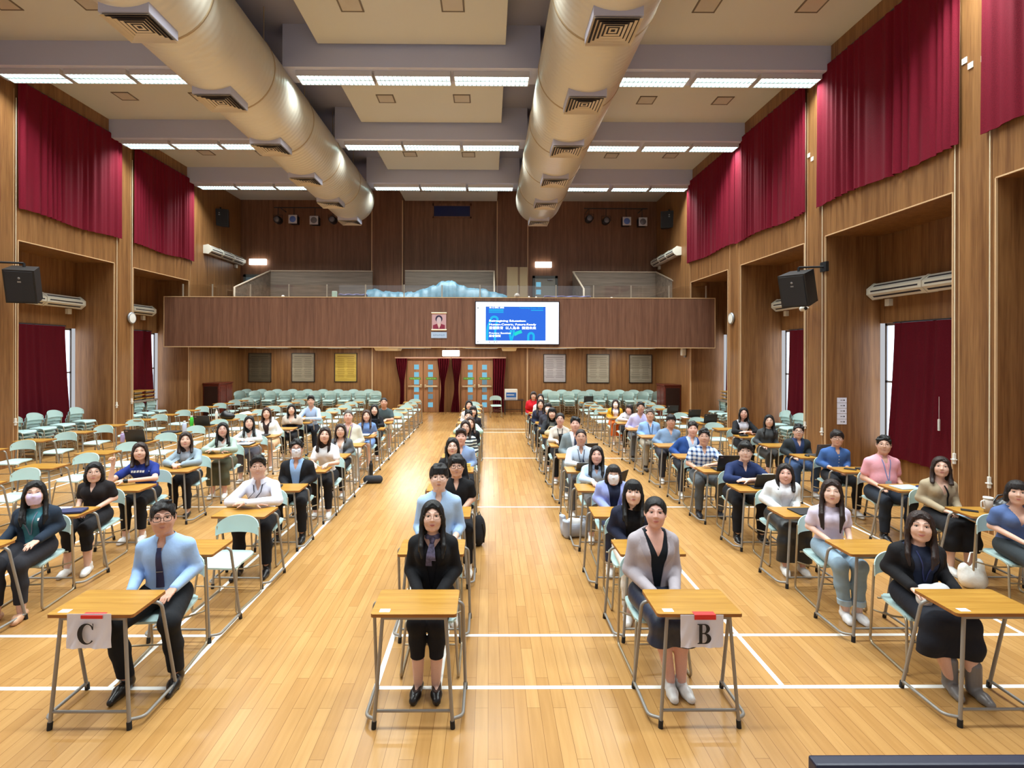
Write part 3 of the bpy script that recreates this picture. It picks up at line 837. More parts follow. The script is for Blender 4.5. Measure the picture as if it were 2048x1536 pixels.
def tied(pts_top, pts_waist, pts_bot, label, rail=None):
    yc = YB - 0.30
    keys = [(0.03, pts_bot), (ony(880, 776, yc).z, pts_waist), (ony(880, 717, yc).z, pts_top)]
    P = []; n = 36
    for i in range(n + 1):
        u = i / n; row = []
        for j in range(25):
            z = keys[0][0] + (keys[2][0] - keys[0][0]) * j / 24
            if z < keys[1][0]: t = (z - keys[0][0]) / (keys[1][0] - keys[0][0]); A_, B_ = keys[0][1], keys[1][1]
            else: t = (z - keys[1][0]) / (keys[2][0] - keys[1][0]); A_, B_ = keys[1][1], keys[2][1]
            t = t * t * (3 - 2 * t)
            l = A_[0] + (B_[0] - A_[0]) * t; r = A_[1] + (B_[1] - A_[1]) * t
            x = ony(l + (r - l) * u, 760, yc).x
            row.append((x, yc + 0.06 * math.sin(u * 5 * 2 * PI + 0.4 * math.sin(z * 3)), z))
        P.append(row)
    o = MB().slab(P, lambda i, j: (0, 0.012, 0)).build('curtain', M_CURT2); tag(o, label, 'curtain', 'door curtains')
    if rail:
        a, b = ony(rail[0], 715.5, yc), ony(rail[1], 715.5, yc)
        MB().tube([(a.x, yc, a.z), (b.x, yc, b.z)], 0.028, 10).build('curtain_rail', mat('pink_rail', (216, 170, 148), 0.4, bump=0.02, bscale=50), o)
tied((791.5, 814), (800.5, 808), (799, 807.5), 'dark red tied curtain at the left side of the left double door', (790, 902))
tied((875, 898.5), (882, 889), (878.5, 888), 'dark red tied curtain at the right side of the left double door')
tied((903.5, 923), (908.5, 917), (902, 919), 'dark red tied curtain at the left side of the right double door', (903, 1012))
tied((985.5, 1011.5), (986, 1008), (986.5, 1007.5), 'dark red loose curtain at the right side of the right double door')

# lit exit boxes
def litbox(px, py, wpx, hpx, Y, label, hang=None):
    p = ony(px, py, Y); k = Y / F_PX
    r = empty('exit_sign', p); tag(r, label, 'lit sign', 'lit exit boxes')
    MB().bbox((-wpx * k / 2, 0, -hpx * k / 2), (wpx * k / 2, 0.09, hpx * k / 2), 0.015).build('lit_face', M_LIT, r)
    if hang: 
        for s in (-0.3, 0.3): MB().tube([(s * wpx * k, 0.045, hpx * k / 2), (s * wpx * k, 0.045, hang - p.z)], 0.01, 6).build('hanger', M_DARK, r)
    else: MB().box((-wpx * k * 0.4, 0.09, -0.03), (wpx * k * 0.4, YB - Y, 0.03)).build('bracket', M_DARK, r)
litbox(901.7, 706.5, 34, 11.5, 21.6, 'glowing white exit box above the two double doors', 2.66)
litbox(1087, 529, 33, 11, YB - 0.14, 'glowing white exit box above the grey balcony door')
litbox(515, 523.5, 34, 11.5, YB - 0.14, 'glowing white exit box on the upper left of the back wall')
# cream boxes under balcony
for pa, pb, lab in ((747, 797, 'cream box fixed under the balcony left of the doors'), (1004, 1034, 'cream box fixed under the balcony right of the doors')):
    a, b = ony(pa, 700, 19.6), ony(pb, 700, 19.6)
    w2 = (b.x - a.x) / 2
    r = empty('ceiling_unit', ((a.x + b.x) / 2, 20.1, 2.66)); tag(r, lab, 'ceiling unit', 'cream boxes under the balcony')
    MB().add([(-w2, -0.5, 0), (w2, -0.5, 0), (w2, 0.5, 0), (-w2, 0.5, 0), (-w2*.86, -0.44, -0.12), (w2*.86, -0.44, -0.12), (w2*.86, 0.44, -0.12), (-w2*.86, 0.44, -0.12)],
             [(0,1,2,3), (7,6,5,4), (0,4,5,1), (1,5,6,2), (2,6,7,3), (3,7,4,0)]).build('casing', M_CREAM, r)
    MB().box((-w2*.7, -0.36, -0.126), (w2*.7, 0.36, -0.119)).build('grille', M_GRID, r)

# honour boards
def board(px0, px1, py0, py1, c1, c2, label):
    a, b = ony(px0, py0, YB - 0.04), ony(px1, py1, YB - 0.04)
    r = empty('honour_board', ((a.x + b.x) / 2, YB - 0.05, (a.z + b.z) / 2)); tag(r, label, 'board', 'honour boards')
    w2, h2 = (b.x - a.x) / 2, (a.z - b.z) / 2
    f = MB()
    f.box((-w2, 0, -h2), (-w2 + .03, .05, h2)).box((w2 - .03, 0, -h2), (w2, .05, h2)).box((-w2, 0, -h2), (w2, .05, -h2 + .03)).box((-w2, 0, h2 - .03), (w2, .05, h2))
    f.build('board_frame', mat('board_frame_brown', (52, 40, 34), 0.5, bump=0.02, bscale=50), r)
    nm = 'board_face_%d' % px0
    MB().box((-w2 + .03, .012, -h2 + .03), (w2 - .03, .03, h2 - .03)).build('board_face', wood(nm, c1, c2, 'X', 0.8, 0.28), r)
    ink = mat('board_ink_%d' % px0, tuple(int(v * 0.90) for v in c1), 0.5)
    m = MB(); rr = random.Random(px0)
    m.box((-w2 * .75, .009, h2 * .74), (w2 * .75, .012, h2 * .80))
    for i in range(11):
        z = h2 * (.60 - .125 * i)
        for s in (-1, 1):
            L = w2 * rr.uniform(.5, .72); x = s * w2 * .43
            m.box((x - L / 2, .0095, z - .014), (x + L / 2, .012, z + .014))
    m.build('engraved_lines', ink, r)
board(497, 542, 706, 764, (72, 64, 50), (98, 88, 70), 'dark brown framed name board, left of three beside the left cabinet')
board(583, 629, 706, 764, (132, 122, 104), (168, 156, 134), 'grey framed name board, middle of the three left of the doors')
board(669, 714, 706, 764, (168, 138, 52), (210, 180, 86), 'golden framed name board left of the double doors')
board(1087, 1132, 708, 765, (150, 144, 146), (184, 178, 180), 'silver framed name board nearest the double doors on their right')
board(1173.5, 1219, 708, 766, (146, 136, 120), (176, 166, 148), 'silver framed name board, middle of the three right of the doors')
board(1258.5, 1304, 709, 766, (128, 120, 104), (168, 160, 142), 'dull silver framed name board, farthest right of the doors')

# upright wooden cabinets in the corners (piano like)
M_MAHO = wood('mahogany', (70, 26, 20), (112, 48, 36), 'X', 0.8, 0.3)
def cab(X0, X1, ya, yb, h, label, s):
    r = empty('upright_cabinet', ((X0 + X1) / 2, ya, 0)); tag(r, label, 'cabinet')
    w2 = abs(X1 - X0) / 2
    MB().bbox((-w2, 0, 0), (w2, yb - ya, h - 0.05), 0.01).build('body', M_MAHO, r)
    MB().bbox((-w2, -.03, h - .05), (w2 + (.03 if s < 0 else 0), yb - ya + .02, h), 0.01).build('top', M_MAHO, r) if s < 0 else MB().bbox((-w2 - .03, -.03, h - .05), (w2, yb - ya + .02, h), 0.01).build('top', M_MAHO, r)
    MB().bbox((-w2 + .04, -.012, .12), (w2 - .04, 0, h - .12), 0.005).build('end_panel', mat('cabinet_dark', (38, 16, 14), 0.4, bump=0.02, bscale=50), r)
    xa, xb = (w2, w2 + .012) if s < 0 else (-w2 - .012, -w2)
    MB().bbox((xa, .08, .12), (xb, (yb - ya) / 2 - .02, h - .12), 0.004).build('door', M_MAHO, r)
    MB().bbox((xa, (yb - ya) / 2 + .02, .12), (xb, yb - ya - .08, h - .12), 0.004).build('door', M_MAHO, r)
cab(XL + .012, XL + .58, 19.42, 20.45, 1.36, 'reddish brown upright cabinet in the back left corner', -1)
cab(XR - .60, XR - .012, 19.42, 20.35, 1.33, 'reddish brown upright cabinet in the back right corner', 1)
# unseen fill lamps added under the balcony to brighten the back wall
def soffit_fill():
    r = empty('soffit_fill')
    f = MB().box((-.62, -.17, -.03), (.62, -.14, -.001)).box((-.62, .14, -.03), (.62, .17, -.001)).box((-.62, -.14, -.03), (-.59, .14, -.001)).box((.59, -.14, -.03), (.62, .14, -.001))
    f.build('frame', M_HOUS, r); MB().box((-.59, -.14, -.02), (.59, .14, -.005)).build('diffuser', M_DIFF, r)
    ld = bpy.data.lights.new('soffit_fill_light', 'AREA'); ld.shape = 'RECTANGLE'; ld.size = 1.15; ld.size_y = .26; ld.energy = 34.0; ld.color = (1.0, .96, .88)
    o = bpy.data.objects.new('soffit_fill_light', ld); COL.objects.link(o); o.parent = r; o.location = (0, 0, -.035)
    return r
sp0 = None
for i, y in enumerate((18.9, 21.0)):
    for j, x in enumerate((-8.4, -5.6, -2.9, -.3, 2.4, 5.2)):
        lab = 'added fill lamp under the balcony, %s from the left in the %s row' % (ORD[j], ('front', 'rear')[i])
        if sp0 is None: sp0 = soffit_fill(); sp0.location = (x, y, zb0); tag(sp0, lab, 'light', 'added fill lamps under the balcony')
        else: dup(sp0, (x, y, zb0), 0, lab, 'added fill lamps under the balcony')

# control-room window high on the back wall
a, b = ony(865, 407, YB - .02), ony(943, 436, YB - .02)
o = empty('window_9', ((a.x + b.x) / 2, YB, (a.z + b.z) / 2)); o['kind'] = 'structure'
w2, h2 = (b.x - a.x) / 2, (a.z - b.z) / 2
f = MB().box((-w2, -.05, -h2), (-w2 + .06, 0, h2)).box((w2 - .06, -.05, -h2), (w2, 0, h2)).box((-w2, -.05, -h2), (w2, 0, -h2 + .06)).box((-w2, -.05, h2 - .1), (w2, 0, h2))
f.build('window_frame', W_BACK, o)
MB().box((-w2 + .06, -.012, -h2 + .06), (w2 - .06, -.004, h2 - .1)).build('window_pane', mat('dark_blue_pane', (24, 38, 92), 0.15, bump=0.01, bscale=10), o)

# stage spotlights on two bars
M_SPOT = mat('spot_body', (26, 24, 28), 0.5, 0.2, bump=0.02, bscale=50)
M_SPOTF = mat('spot_white', (196, 196, 204), 0.4, bump=0.02, bscale=50)
M_LBLUE = mat('spot_lens_blue', (90, 120, 200), 0.15, bump=0.01, bscale=10); M_LGREY = mat('spot_lens_grey', (110, 110, 120), 0.15, bump=0.01, bscale=10)
def spot(px, py, kind, Y, zbar, label):
    p = ony(px, py, Y)
    r = empty('stage_spotlight', p); tag(r, label, 'spotlight', 'stage spotlights')
    if kind == 'round':
        MB().lathe([(0.001, -.16), (.13, -.16), (.15, -.1), (.15, .14), (.1, .2), (.001, .2)], axis='Y', n=18).build('body', M_SPOT, r)
        MB().lathe([(0.001, -.168), (.11, -.166), (.11, -.16)], axis='Y', n=18).build('lens', M_LGREY, r)
    else:
        MB().bbox((-.16, -.12, -.16), (.16, .2, .16), 0.02).build('body', M_SPOT, r)
        MB().bbox((-.17, -.15, -.17), (.17, -.12, .17), 0.01).build('front_frame', M_SPOTF, r)
        MB().lathe([(0.001, -.17), (.11, -.165), (.125, -.15)], axis='Y', n=18).build('lens', M_LBLUE if kind == 'blue' else M_LGREY, r)
    MB().tube([(-.18, 0, 0), (-.18, 0, .2), (.18, 0, .2), (.18, 0, 0)], 0.012, 6).build('yoke', M_DARK, r)
    MB().tube([(0, 0, .2), (0, 0, zbar - p.z)], 0.014, 6).build('clamp_rod', M_DARK, r)
for pa, pb, pyb, items, nm in ((548, 700, 415, ((556, 440, 'round', 'round dark'), (588, 440, 'blue', 'white framed blue'), (630, 442, 'grey', 'white framed grey'), (666, 440, 'round', 'round black')), 'left'),
                               (1168, 1295, 417, ((1178, 438, 'sq', 'square black'), (1212, 442, 'round', 'round dark'), (1252, 444, 'blue', 'white framed blue'), (1284, 445, 'grey', 'white framed grey')), 'right')):
    Ys = YB - .7
    a, b = ony(pa, pyb, Ys), ony(pb, pyb, Ys)
    r = empty('lighting_bar', ((a.x + b.x) / 2, Ys, a.z)); tag(r, 'thin metal lighting bar high on the %s part of the back wall' % nm, 'bar', 'lighting bars')
    w2 = (b.x - a.x) / 2
    MB().tube([(-w2, 0, 0), (w2, 0, 0)], 0.022, 8).build('bar', M_DARK, r)
    for s in (-.85, .85): MB().tube([(s * w2, 0, 0), (s * w2, .695, 0)], 0.018, 6).build('wall_arm', M_DARK, r)
    for i, (px, py, kd, nm2) in enumerate(items):
        spot(px, py, kd if kd != 'sq' else 'round', Ys, a.z, '%s stage spotlight on the %s lighting bar' % (nm2, nm))

# loudspeakers
M_GRILL = mat('speaker_grille', (34, 34, 38), 0.7, bump=0.4, bscale=300)
def speaker(p, rz, tilt, w, h, d, wallv, label):
    r = empty('loudspeaker', p); tag(r, label, 'speaker', 'wall loudspeakers')
    R = Matrix.Rotation(rz, 4, 'Z') @ Matrix.Rotation(tilt, 4, 'X')
    def part(nm, mb, m):
        o = mb.build(nm, m, r); o.matrix_local = R; return o
    m = MB(); A_ = [(-w/2, -d/2), (w/2, -d/2), (w*.44, d/2), (-w*.44, d/2)]
    m.prism(A_[::1], -h/2, h/2); part('cabinet', m, M_BLACK)
    part('grille', MB().bbox((-w*.44, -d/2 - .015, -h*.46), (w*.44, -d/2 + .002, h*.46), .01), M_GRILL)
    part('badge', MB().lathe([(0.001, -.004), (.022, -.003), (.024, 0)], c=(0, -d/2 - .016, h*.26), axis='Y', n=12), M_WFRAME)
    part('badge', MB().box((-.03, -d/2 - .018, h*.13), (.03, -d/2 - .014, h*.17)), M_WFRAME)
    mb = MB().tube([(0, 0, h/2 - .02), (0, 0, h/2 + .1)], .025, 8)
    mb.tube([(0, 0, h/2 + .1), tuple(wallv)], .022, 8)
    mb.box((wallv[0] - .03, wallv[1] - .1, wallv[2] - .1), (wallv[0] + .03, wallv[1] + .1, wallv[2] + .1))
    mb.build('wall_bracket', M_BLACK, r)
p = onx(48, 569, XL + .5); speaker(p, .42, .32, .52, .70, .46, (-.48, -.2, .44), 'black loudspeaker hanging on the nearest left pillar')
p = onx(1597, 577, XR - .5); speaker(p, -.95, .30, .54, .68, .5, (.48, -.1, .44), 'black loudspeaker hanging on the right pillar above the white camera')
p = ony(441, 436, 20.6); speaker(p, .3, .1, .62, .62, .5, (XL - p.x + .02, 0, .2), 'black loudspeaker high in the back left corner')
p = ony(1338, 440, 20.6); speaker(p, -.3, .1, .62, .62, .5, (XR - p.x - .02, 0, .2), 'black loudspeaker high in the back right corner')

# linear wall units
M_UNIT = mat('unit_white', (224, 222, 208), 0.45, bump=0.02, bscale=50)
def unit(xw, inw, ya, yb, z, label, nseg=2, tilt=0.0):
    r = empty('air_unit', (xw, (ya + yb) / 2, z)); tag(r, label, 'air unit', 'white wall units')
    L = (yb - ya)
    prof = [(0, .14), (.16, .17), (.30, .06), (.30, -.05), (.18, -.15), (0, -.13)]
    for k in range(nseg):
        y0, y1 = -L/2 + L * k / nseg + .02, -L/2 + L * (k + 1) / nseg - .02
        n = len(prof); m = MB()
        vs = [(inw * a, y0, b) for a, b in prof] + [(inw * a, y1, b) for a, b in prof]
        m.add(vs, [tuple(range(n)), tuple(range(2*n-1, n-1, -1))] + [(i, n+i, n+(i+1) % n, (i+1) % n) for i in range(n)])
        c = m.build('casing', M_UNIT, r)
        sl = MB()
        def strip(t, wd):
            for (A_, B_) in (((.16, .17), (.30, .06)), ((.30, .06), (.30, -.05)), ((.30, -.05), (.18, -.15))):
                nx, nz = (B_[1] - A_[1]), -(B_[0] - A_[0]); ln_ = math.hypot(nx, nz); nx, nz = -nx/ln_*.004, -nz/ln_*.004
                if A_[1] < 0: pass
                q0 = (A_[0] + (B_[0]-A_[0])*(t-wd), A_[1] + (B_[1]-A_[1])*(t-wd)); q1 = (A_[0] + (B_[0]-A_[0])*(t+wd), A_[1] + (B_[1]-A_[1])*(t+wd))
                vs = [(inw*(q0[0]+nx), y0+.06, q0[1]+nz), (inw*(q0[0]+nx), y1-.06, q0[1]+nz), (inw*(q1[0]+nx), y1-.06, q1[1]+nz), (inw*(q1[0]+nx), y0+.06, q1[1]+nz)]
                sl.add(vs + [(v[0] - inw*nx*2, v[1], v[2] - nz*2) for v in vs], [(0,1,2,3), (7,6,5,4), (0,4,5,1), (1,5,6,2), (2,6,7,3), (3,7,4,0)])
        strip(.5, .13); sl.build('air_slot', M_GDARK, c)
    for k in range(nseg + 1):
        y = -L/2 + L * k / nseg; n = len(prof); m = MB(); pr2 = [(a * 1.05 + .0, b * 1.08) for a, b in prof]
        vs = [(inw * a, y - .02, b) for a, b in pr2] + [(inw * a, y + .02, b) for a, b in pr2]
        m.add(vs, [tuple(range(n)), tuple(range(2*n-1, n-1, -1))] + [(i, n+i, n+(i+1) % n, (i+1) % n) for i in range(n)])
        m.build('end_bracket', M_UNIT, r)
    MB().box((0 if inw > 0 else -.08, L/2 - .3, -.3), (.08 if inw > 0 else 0, L/2 - .18, -.16)).build('control_box', M_UNIT, r)
unit(XLR, 1, 12.3, 14.78, 3.80, 'long white wall unit in the near left recess behind the loudspeaker')
unit(XLR, 1, 15.75, 17.9, 3.82, 'white wall unit in the far left recess')
unit(XRR, -1, 8.3, 11.03, 3.76, 'long white wall unit in the right recess above the dark red curtain')
unit(XRR, -1, 12.4, 14.78, 3.80, 'white wall unit in the right recess half hidden by the loudspeaker')
unit(XL, 1, 19.45, 22.1, 6.18, 'white wall unit above the balcony on the left wall', 3)
unit(XR, -1, 19.45, 22.1, 6.18, 'white wall unit above the balcony on the right wall', 3)

# round white wall discs, camera, plates, notice sheets, cords
def disc(p, inw, label):
    r = empty('wall_clock', p); tag(r, label, 'clock', 'round white wall discs')
    MB().lathe([(0.001, 0), (.16, 0), (.17, .02), (.16, .05), (.14, .055)], axis='X', n=28).build('rim', M_WFRAME, r).scale = (inw, 1, 1)
    MB().lathe([(.14, .05), (.001, .058)], axis='X', n=28).build('face', M_WHITE, r).scale = (inw, 1, 1)
disc(onx(262, 636, XL + .02), 1, 'round white disc on the left pillar')
disc(onx(1464, 637, XR - .02), -1, 'round white disc on the right pillar beside the balcony end')
p = onx(1617, 618, XR - .02); r = empty('security_camera', p); tag(r, 'small white security camera on the right pillar under the loudspeaker', 'camera')
MB().lathe([(0.001, 0), (.055, 0), (.06, -.12), (.045, -.15), (.001, -.15)], axis='Y', n=14).build('body', M_WHITE, r).location = (-.16, -.02, 0)
MB().tube([(0, 0, .02), (-.1, 0, .05), (-.16, -.06, .02)], .02, 8).build('arm', M_WHITE, r)
MB().lathe([(0.001, -.155), (.035, -.152), (.04, -.148)], axis='Y', n=14).build('lens', M_BLACK, r).location = (-.16, -.02, 0)
p = onx(1371, 704, XR - .02); r = empty('wall_sensor', p); tag(r, 'small white wall lamp on the pillar under the right end of the balcony', 'sensor')
MB().bbox((-.16, -.09, -.13), (0, .09, .13), .04).build('body', M_WHITE, r); MB().bbox((-.05, -.05, -.19), (0, .05, -.12), .01).build('bracket', M_WFRAME, r)
for i, (px, py, nm) in enumerate(((1930, 122, 'leftmost on the nearest right pillar'), (1942, 131, 'lower left on the nearest right pillar'), (1969, 115, 'lower right on the nearest right pillar'), (1980, 91, 'top one on the nearest right pillar'),
                                  (1618, 311, 'upper left on the middle right pillar'), (1625, 318, 'lowest on the middle right pillar'), (1637, 311, 'right one on the middle right pillar'), (1473, 400, 'single one on the farther right pillar'))):
    p = onx(px, py, XR - .001); r = empty('wall_plate', p); tag(r, 'small white square plate, ' + nm, 'plate', 'white plates on the right pillars')
    MB().bbox((-.014, -.043, -.045), (0, .043, .045), .004).build('plate', M_WHITE, r); MB().bbox((-.017, -.016, -.016), (-.014, .016, .016), .001).build('socket', M_CREAM, r)
# notice sheets on pillar side face (near face of pillar at Y = 11.08)
a, b = ony(1674, 795, 11.075), ony(1693, 849, 11.075)
h = (a.z - b.z) / 5
M_PAPER = mat('paper_white', (226, 226, 238), 0.7, bump=0.05, bscale=30); M_INK = mat('ink_black', (24, 22, 26), 0.7)
for k in range(5):
    r = empty('notice_sheet', ((a.x + b.x) / 2, 11.075, a.z - h * (k + .5))); tag(r, 'white notice sheet on the right recess wall, %s of the strip of five' % ('top', 'second from top', 'middle', 'second from bottom', 'bottom')[k], 'notice', 'notice sheets')
    w2 = (b.x - a.x) / 2
    MB().box((-w2, -.004, -h * .47), (w2, 0, h * .47)).build('sheet', M_PAPER, r)
    m = MB()
    for x, s in ((.45, .013), (-.2, .008), (.05, .008)): m.box((w2 * x - s, -.0052, -s), (w2 * x + s, -.0042, s))
    m.build('print_marks', M_INK, r)
p = onx(1878, 850, XRR - .17); r = empty('curtain_pull', p); tag(r, 'short white pull handle hanging on the dark red lower curtain beside the notice sheets', 'pull')
MB().tube([(0, 0, .1), (0, 0, -.1)], .02, 8).build('handle', M_WHITE, r); MB().tube([(0, 0, .1), (0, 0, .5)], .004, 5).build('cord', M_WHITE, r)
# white cords with handles along the pillars
for i, (X, y, zt, zh, inw, nm) in enumerate(((XR, 8.16 - .2, 8.1, 1.02, -1, 'left edge of the nearest right pillar'), (XR, 7.33 + .07, 8.1, .80, -1, 'right edge of the nearest right pillar'),
        (XR, 11.08 + .07, 8.0, .95, -1, 'near edge of the middle right pillar'), (XR, 11.75, 8.0, 1.0, -1, 'far edge of the middle right pillar'), (XL, 14.83 + .08, 8.0, 1.1, 1, 'near edge of the left pillar with the white disc'), (XL, 15.54, 8.0, 1.15, 1, 'far edge of the left pillar with the white disc'), (XL, 11.74, 8.0, 1.05, 1, 'far edge of the nearest left pillar'))):
    r = empty('pull_cord', (X + inw * .03, y, 0)); tag(r, 'thin pale pull cord at the ' + nm, 'cord', 'pull cords')
    MB().tube([(0, 0, zt), (0, 0, zh)], .008, 5).build('cord', M_CREAM, r)
    MB().bbox((-.017, -.017, zh - .16), (.017, .017, zh), .006).build('handle', M_WHITE, r); MB().box((-.03 if inw < 0 else -.02, -.03, zh - .1), (.02 if inw < 0 else .03, .03, zh - .085)).build('cleat', M_WHITE, r)

# box on folding table and single chair by the doors
tp = ony(1027, 799, 21.5)
r = empty('folding_table', (tp.x, 21.5, 0)); tag(r, 'small dark folding table against the back wall beside the doors', 'table')
M_TTOP = mat('dark_tabletop', (66, 44, 40), 0.5, bump=0.02, bscale=50)
MB().bbox((-.40, -.3, tp.z - .03), (.40, .3, tp.z), .008).build('tabletop', M_TTOP, r)
for s in (-1, 1):
    MB().tube(fillet([(s*.34, -.24, tp.z - .03), (s*.34, -.24, .02), (s*.34, .24, .02), (s*.34, .24, tp.z - .03)], .05), .013, 8).build('leg_frame', M_DARK, r)
MB().tube([(-.34, 0, .2), (.34, 0, .2)], .01, 6).build('crossbar', M_DARK, r)
r2 = empty('carton', (ony(1022, 790, 21.4).x, 21.4, tp.z)); tag(r2, 'white carton with a blue printed panel on the dark folding table', 'box')
MB().bbox((-.25, -.16, 0), (.25, .16, .42), .012).build('carton_body', M_WHITE, r2)
MB().box((-.2, -.164, .1), (.2, -.161, .3)).build('blue_panel', mat('carton_blue', (48, 110, 190), 0.5, bump=0.02, bscale=50), r2)
MB().box((-.17, -.167, .19), (.12, -.1645, .22)).build('white_swoosh', M_WHITE, r2); MB().box((-.2, -.165, .03), (.2, -.161, .06)).build('bottom_stripe', mat('carton_grey', (140, 160, 200), 0.5), r2)

# lectern with the back of a monitor, at the stage end
r = empty('lectern', (1.05, 1.25, 0)); tag(r, 'plain lectern at the bottom right photo edge carrying a monitor', 'lectern')
MB().bbox((-.4, -.25, 0), (.4, .2, 1.08), .01).build('body', W_BACK, r); MB().bbox((-.45, -.3, 1.08), (.45, .25, 1.12), .01).build('top', W_BACK, r)
q_ = ony(1625, 1521, 1.3); q2 = ony(2100, 1519, 1.3)
r = empty('monitor', (q_.x + .30, 1.3, 1.12)); tag(r, 'dark navy monitor edge at the bottom right corner of the photo', 'monitor')
M_NAVY = mat('navy_plastic', (24, 30, 58), 0.4, bump=0.02, bscale=50)
zt = q_.z - 1.12
MB().bbox((-.30, -.015, .06), (.30, .02, zt), .006).build('shell', M_NAVY, r); MB().box((-.285, -.018, .075), (.285, -.0145, zt - .012)).build('screen', M_BLACK, r)
MB().bbox((-.04, .0, .0), (.04, .03, .1), .004).bbox((-.12, -.08, 0), (.12, .08, .012), .004).build('stand', M_BLACK, r)
# ---------------------------------------------------------------- desks
W_DESK = wood('desk_top', (156, 108, 38), (188, 142, 62), 'X', 1.6, 0.3)
W_DEDGE = wood('desk_edge', (132, 80, 32), (164, 110, 54), 'X', 1.6, 0.5)
M_TUBE = mat('grey_tube', (146, 142, 136), 0.42, 0.25, bump=0.02, bscale=80)
M_CAP = mat('black_rubber', (20, 20, 20), 0.7, bump=0.03, bscale=80)
M_STICK = mat('sticker_white', (244, 244, 240), 0.6, bump=0.01, bscale=40)
DT = 0.765            # desk top height
def make_desk(full=True, sticker=False):
    r = empty('exam_desk')
    MB().prism(rrect(0.575, 0.375, 0.02, 4, 0, 0.1875), DT - 0.022, DT, 0, 1).build('desktop', [W_DESK, W_DEDGE], r)
    MB().bbox((-0.22, 0.025, DT - 0.05), (0.22, 0.045, DT - 0.0225), 0.004).bbox((-0.22, 0.30, DT - 0.05), (0.22, 0.32, DT - 0.0225), 0.004).build('under_rail', M_TUBE, r)
    for s in (-1, 1):
        lg = MB().tube([(s*0.212, 0.035, DT - 0.03), (s*0.262, 0.005, 0.03)], 0.0125, 8)
        if not full: lg.tube([(s*0.2625, 0.0047, 0.035), (s*0.264, 0.004, 0.0)], 0.0165, 8, 1)
        lg = lg.build('leg', [M_TUBE, M_CAP], r)
        if full: MB().tube([(s*0.2605, 0.006, 0.05), (s*0.264, 0.004, 0.0)], 0.0165, 8).build('foot_cap', M_CAP, lg)
        path = fillet([(s*0.20, 0.30, DT - 0.036), (s*0.312, 0.29, DT - 0.036), (s*0.328, 0.43, 0.065), (s*0.325, 0.10, 0.062), (s*0.264, 0.012, 0.06)], 0.05, 6)
        path = fillet([(s*0.20, 0.26, DT - 0.036), (s*0.318, 0.26, DT - 0.036), (s*0.33, 0.43, 0.0)], 0.05, 6)
        sf = MB().tube(path, 0.0125, 8)
        sf.tube(fillet([(s*0.329, 0.42, 0.055), (s*0.329, 0.06, 0.05), (s*0.26, 0.012, 0.06)], 0.07, 6), 0.0115, 8)
        if not full: sf.tube([(s*0.3295, 0.426, 0.035), (s*0.3305, 0.431, 0.0)], 0.0165, 8, 1)
        sf = sf.build('side_frame', [M_TUBE, M_CAP], r)
        if full: MB().tube([(s*0.329, 0.424, 0.05), (s*0.3305, 0.431, 0.0)], 0.0165, 8).build('foot_cap', M_CAP, sf)
    MB().tube([(-0.255, 0.01, 0.115), (0.255, 0.01, 0.115)], 0.010, 8).build('crossbar', M_TUBE, r)
    if sticker:
        st = MB().box((-0.235, 0.03, DT + 0.0003), (-0.165, 0.075, DT + 0.0012)).build('seat_label', M_STICK, r)
        MB().box((-0.215, 0.048, DT + 0.0013), (-0.185, 0.058, DT + 0.0016)).build('print_mark', mat('faint_ink', (170, 170, 180), 0.6), st)
    return r
# ---------------------------------------------------------------- chairs
M_SEAT = mat('mint_plastic', (188, 216, 214), 0.38, bump=0.03, bscale=160)
M_CFRM = mat('chair_tube', (168, 154, 130), 0.35, 0.55, bump=0.02, bscale=80)
def make_chair():
    r = empty('stacking_chair')
    # seat: dished rounded panel
    n = 15; P = []
    for i in range(n):
        u = -1 + 2 * i / (n - 1); row = []
        for j in range(n):
            v = -1 + 2 * j / (n - 1)
            wd = 0.205 * (1 - 0.10 * max(0, v) ** 2); 
            rx = math.copysign(abs(u) ** 1.0, u); k = 1 - 0.06 * (abs(u) ** 8) * (abs(v) ** 8) * 2
            z = 0.455 - 0.014 * (1 - u * u) * (1 - v * v) - (0.03 * max(0, -v - 0.55) ** 1.5 * 3)
            row.append((rx * wd * k, v * 0.20 * k - 0.01, z))
        P.append(row)
    MB().slab(P, lambda i, j: (0, 0, -0.018)).build('seat', M_SEAT, r)
    P = []; n = 25
    for i in range(n):
        u = -1 + 2 * i / (n - 1); a = abs(u)
        top = 0.80 - 0.095 * a ** 2.2; bot = 0.625 - 0.02 * a * a
        if a > 0.96: top -= 0.01
        row = []
        for j in range(7):
            t = j / 6; z = bot + (top - bot) * t
            y = 0.245 - 0.085 * u * u + 0.05 * (z - 0.62)
            row.append((0.228 * math.sin(u * 1.25) / math.sin(1.25), y, z))
        P.append(row)
    MB().slab(P, lambda i, j: (0, 0.014, 0)).build('backrest', M_SEAT, r)
    for s in (-1, 1):
        path = fillet([(s*0.224, 0.182, 0.70), (s*0.226, 0.20, 0.45), (s*0.222, 0.245, 0.011), (s*0.222, -0.25, 0.011), (s*0.19, -0.19, 0.42), (s*0.16, -0.05, 0.43)], 0.05, 5)
        MB().tube(path, 0.0105, 8).build('side_frame', M_CFRM, r)
    MB().tube(fillet([(-0.224, 0.215, 0.30), (-0.08, 0.16, 0.27), (0.08, 0.16, 0.27), (0.224, 0.215, 0.30)], 0.06, 4), 0.008, 6).build('rear_strut', M_CFRM, r)
    MB().tube([(-0.20, -0.215, 0.25), (0.20, -0.215, 0.25)], 0.008, 6).build('front_strut', M_CFRM, r)
    MB().tube([(-0.215, 0.15, 0.43), (0.215, 0.15, 0.43)], 0.009, 6).build('seat_rail', M_CFRM, r)
    return r

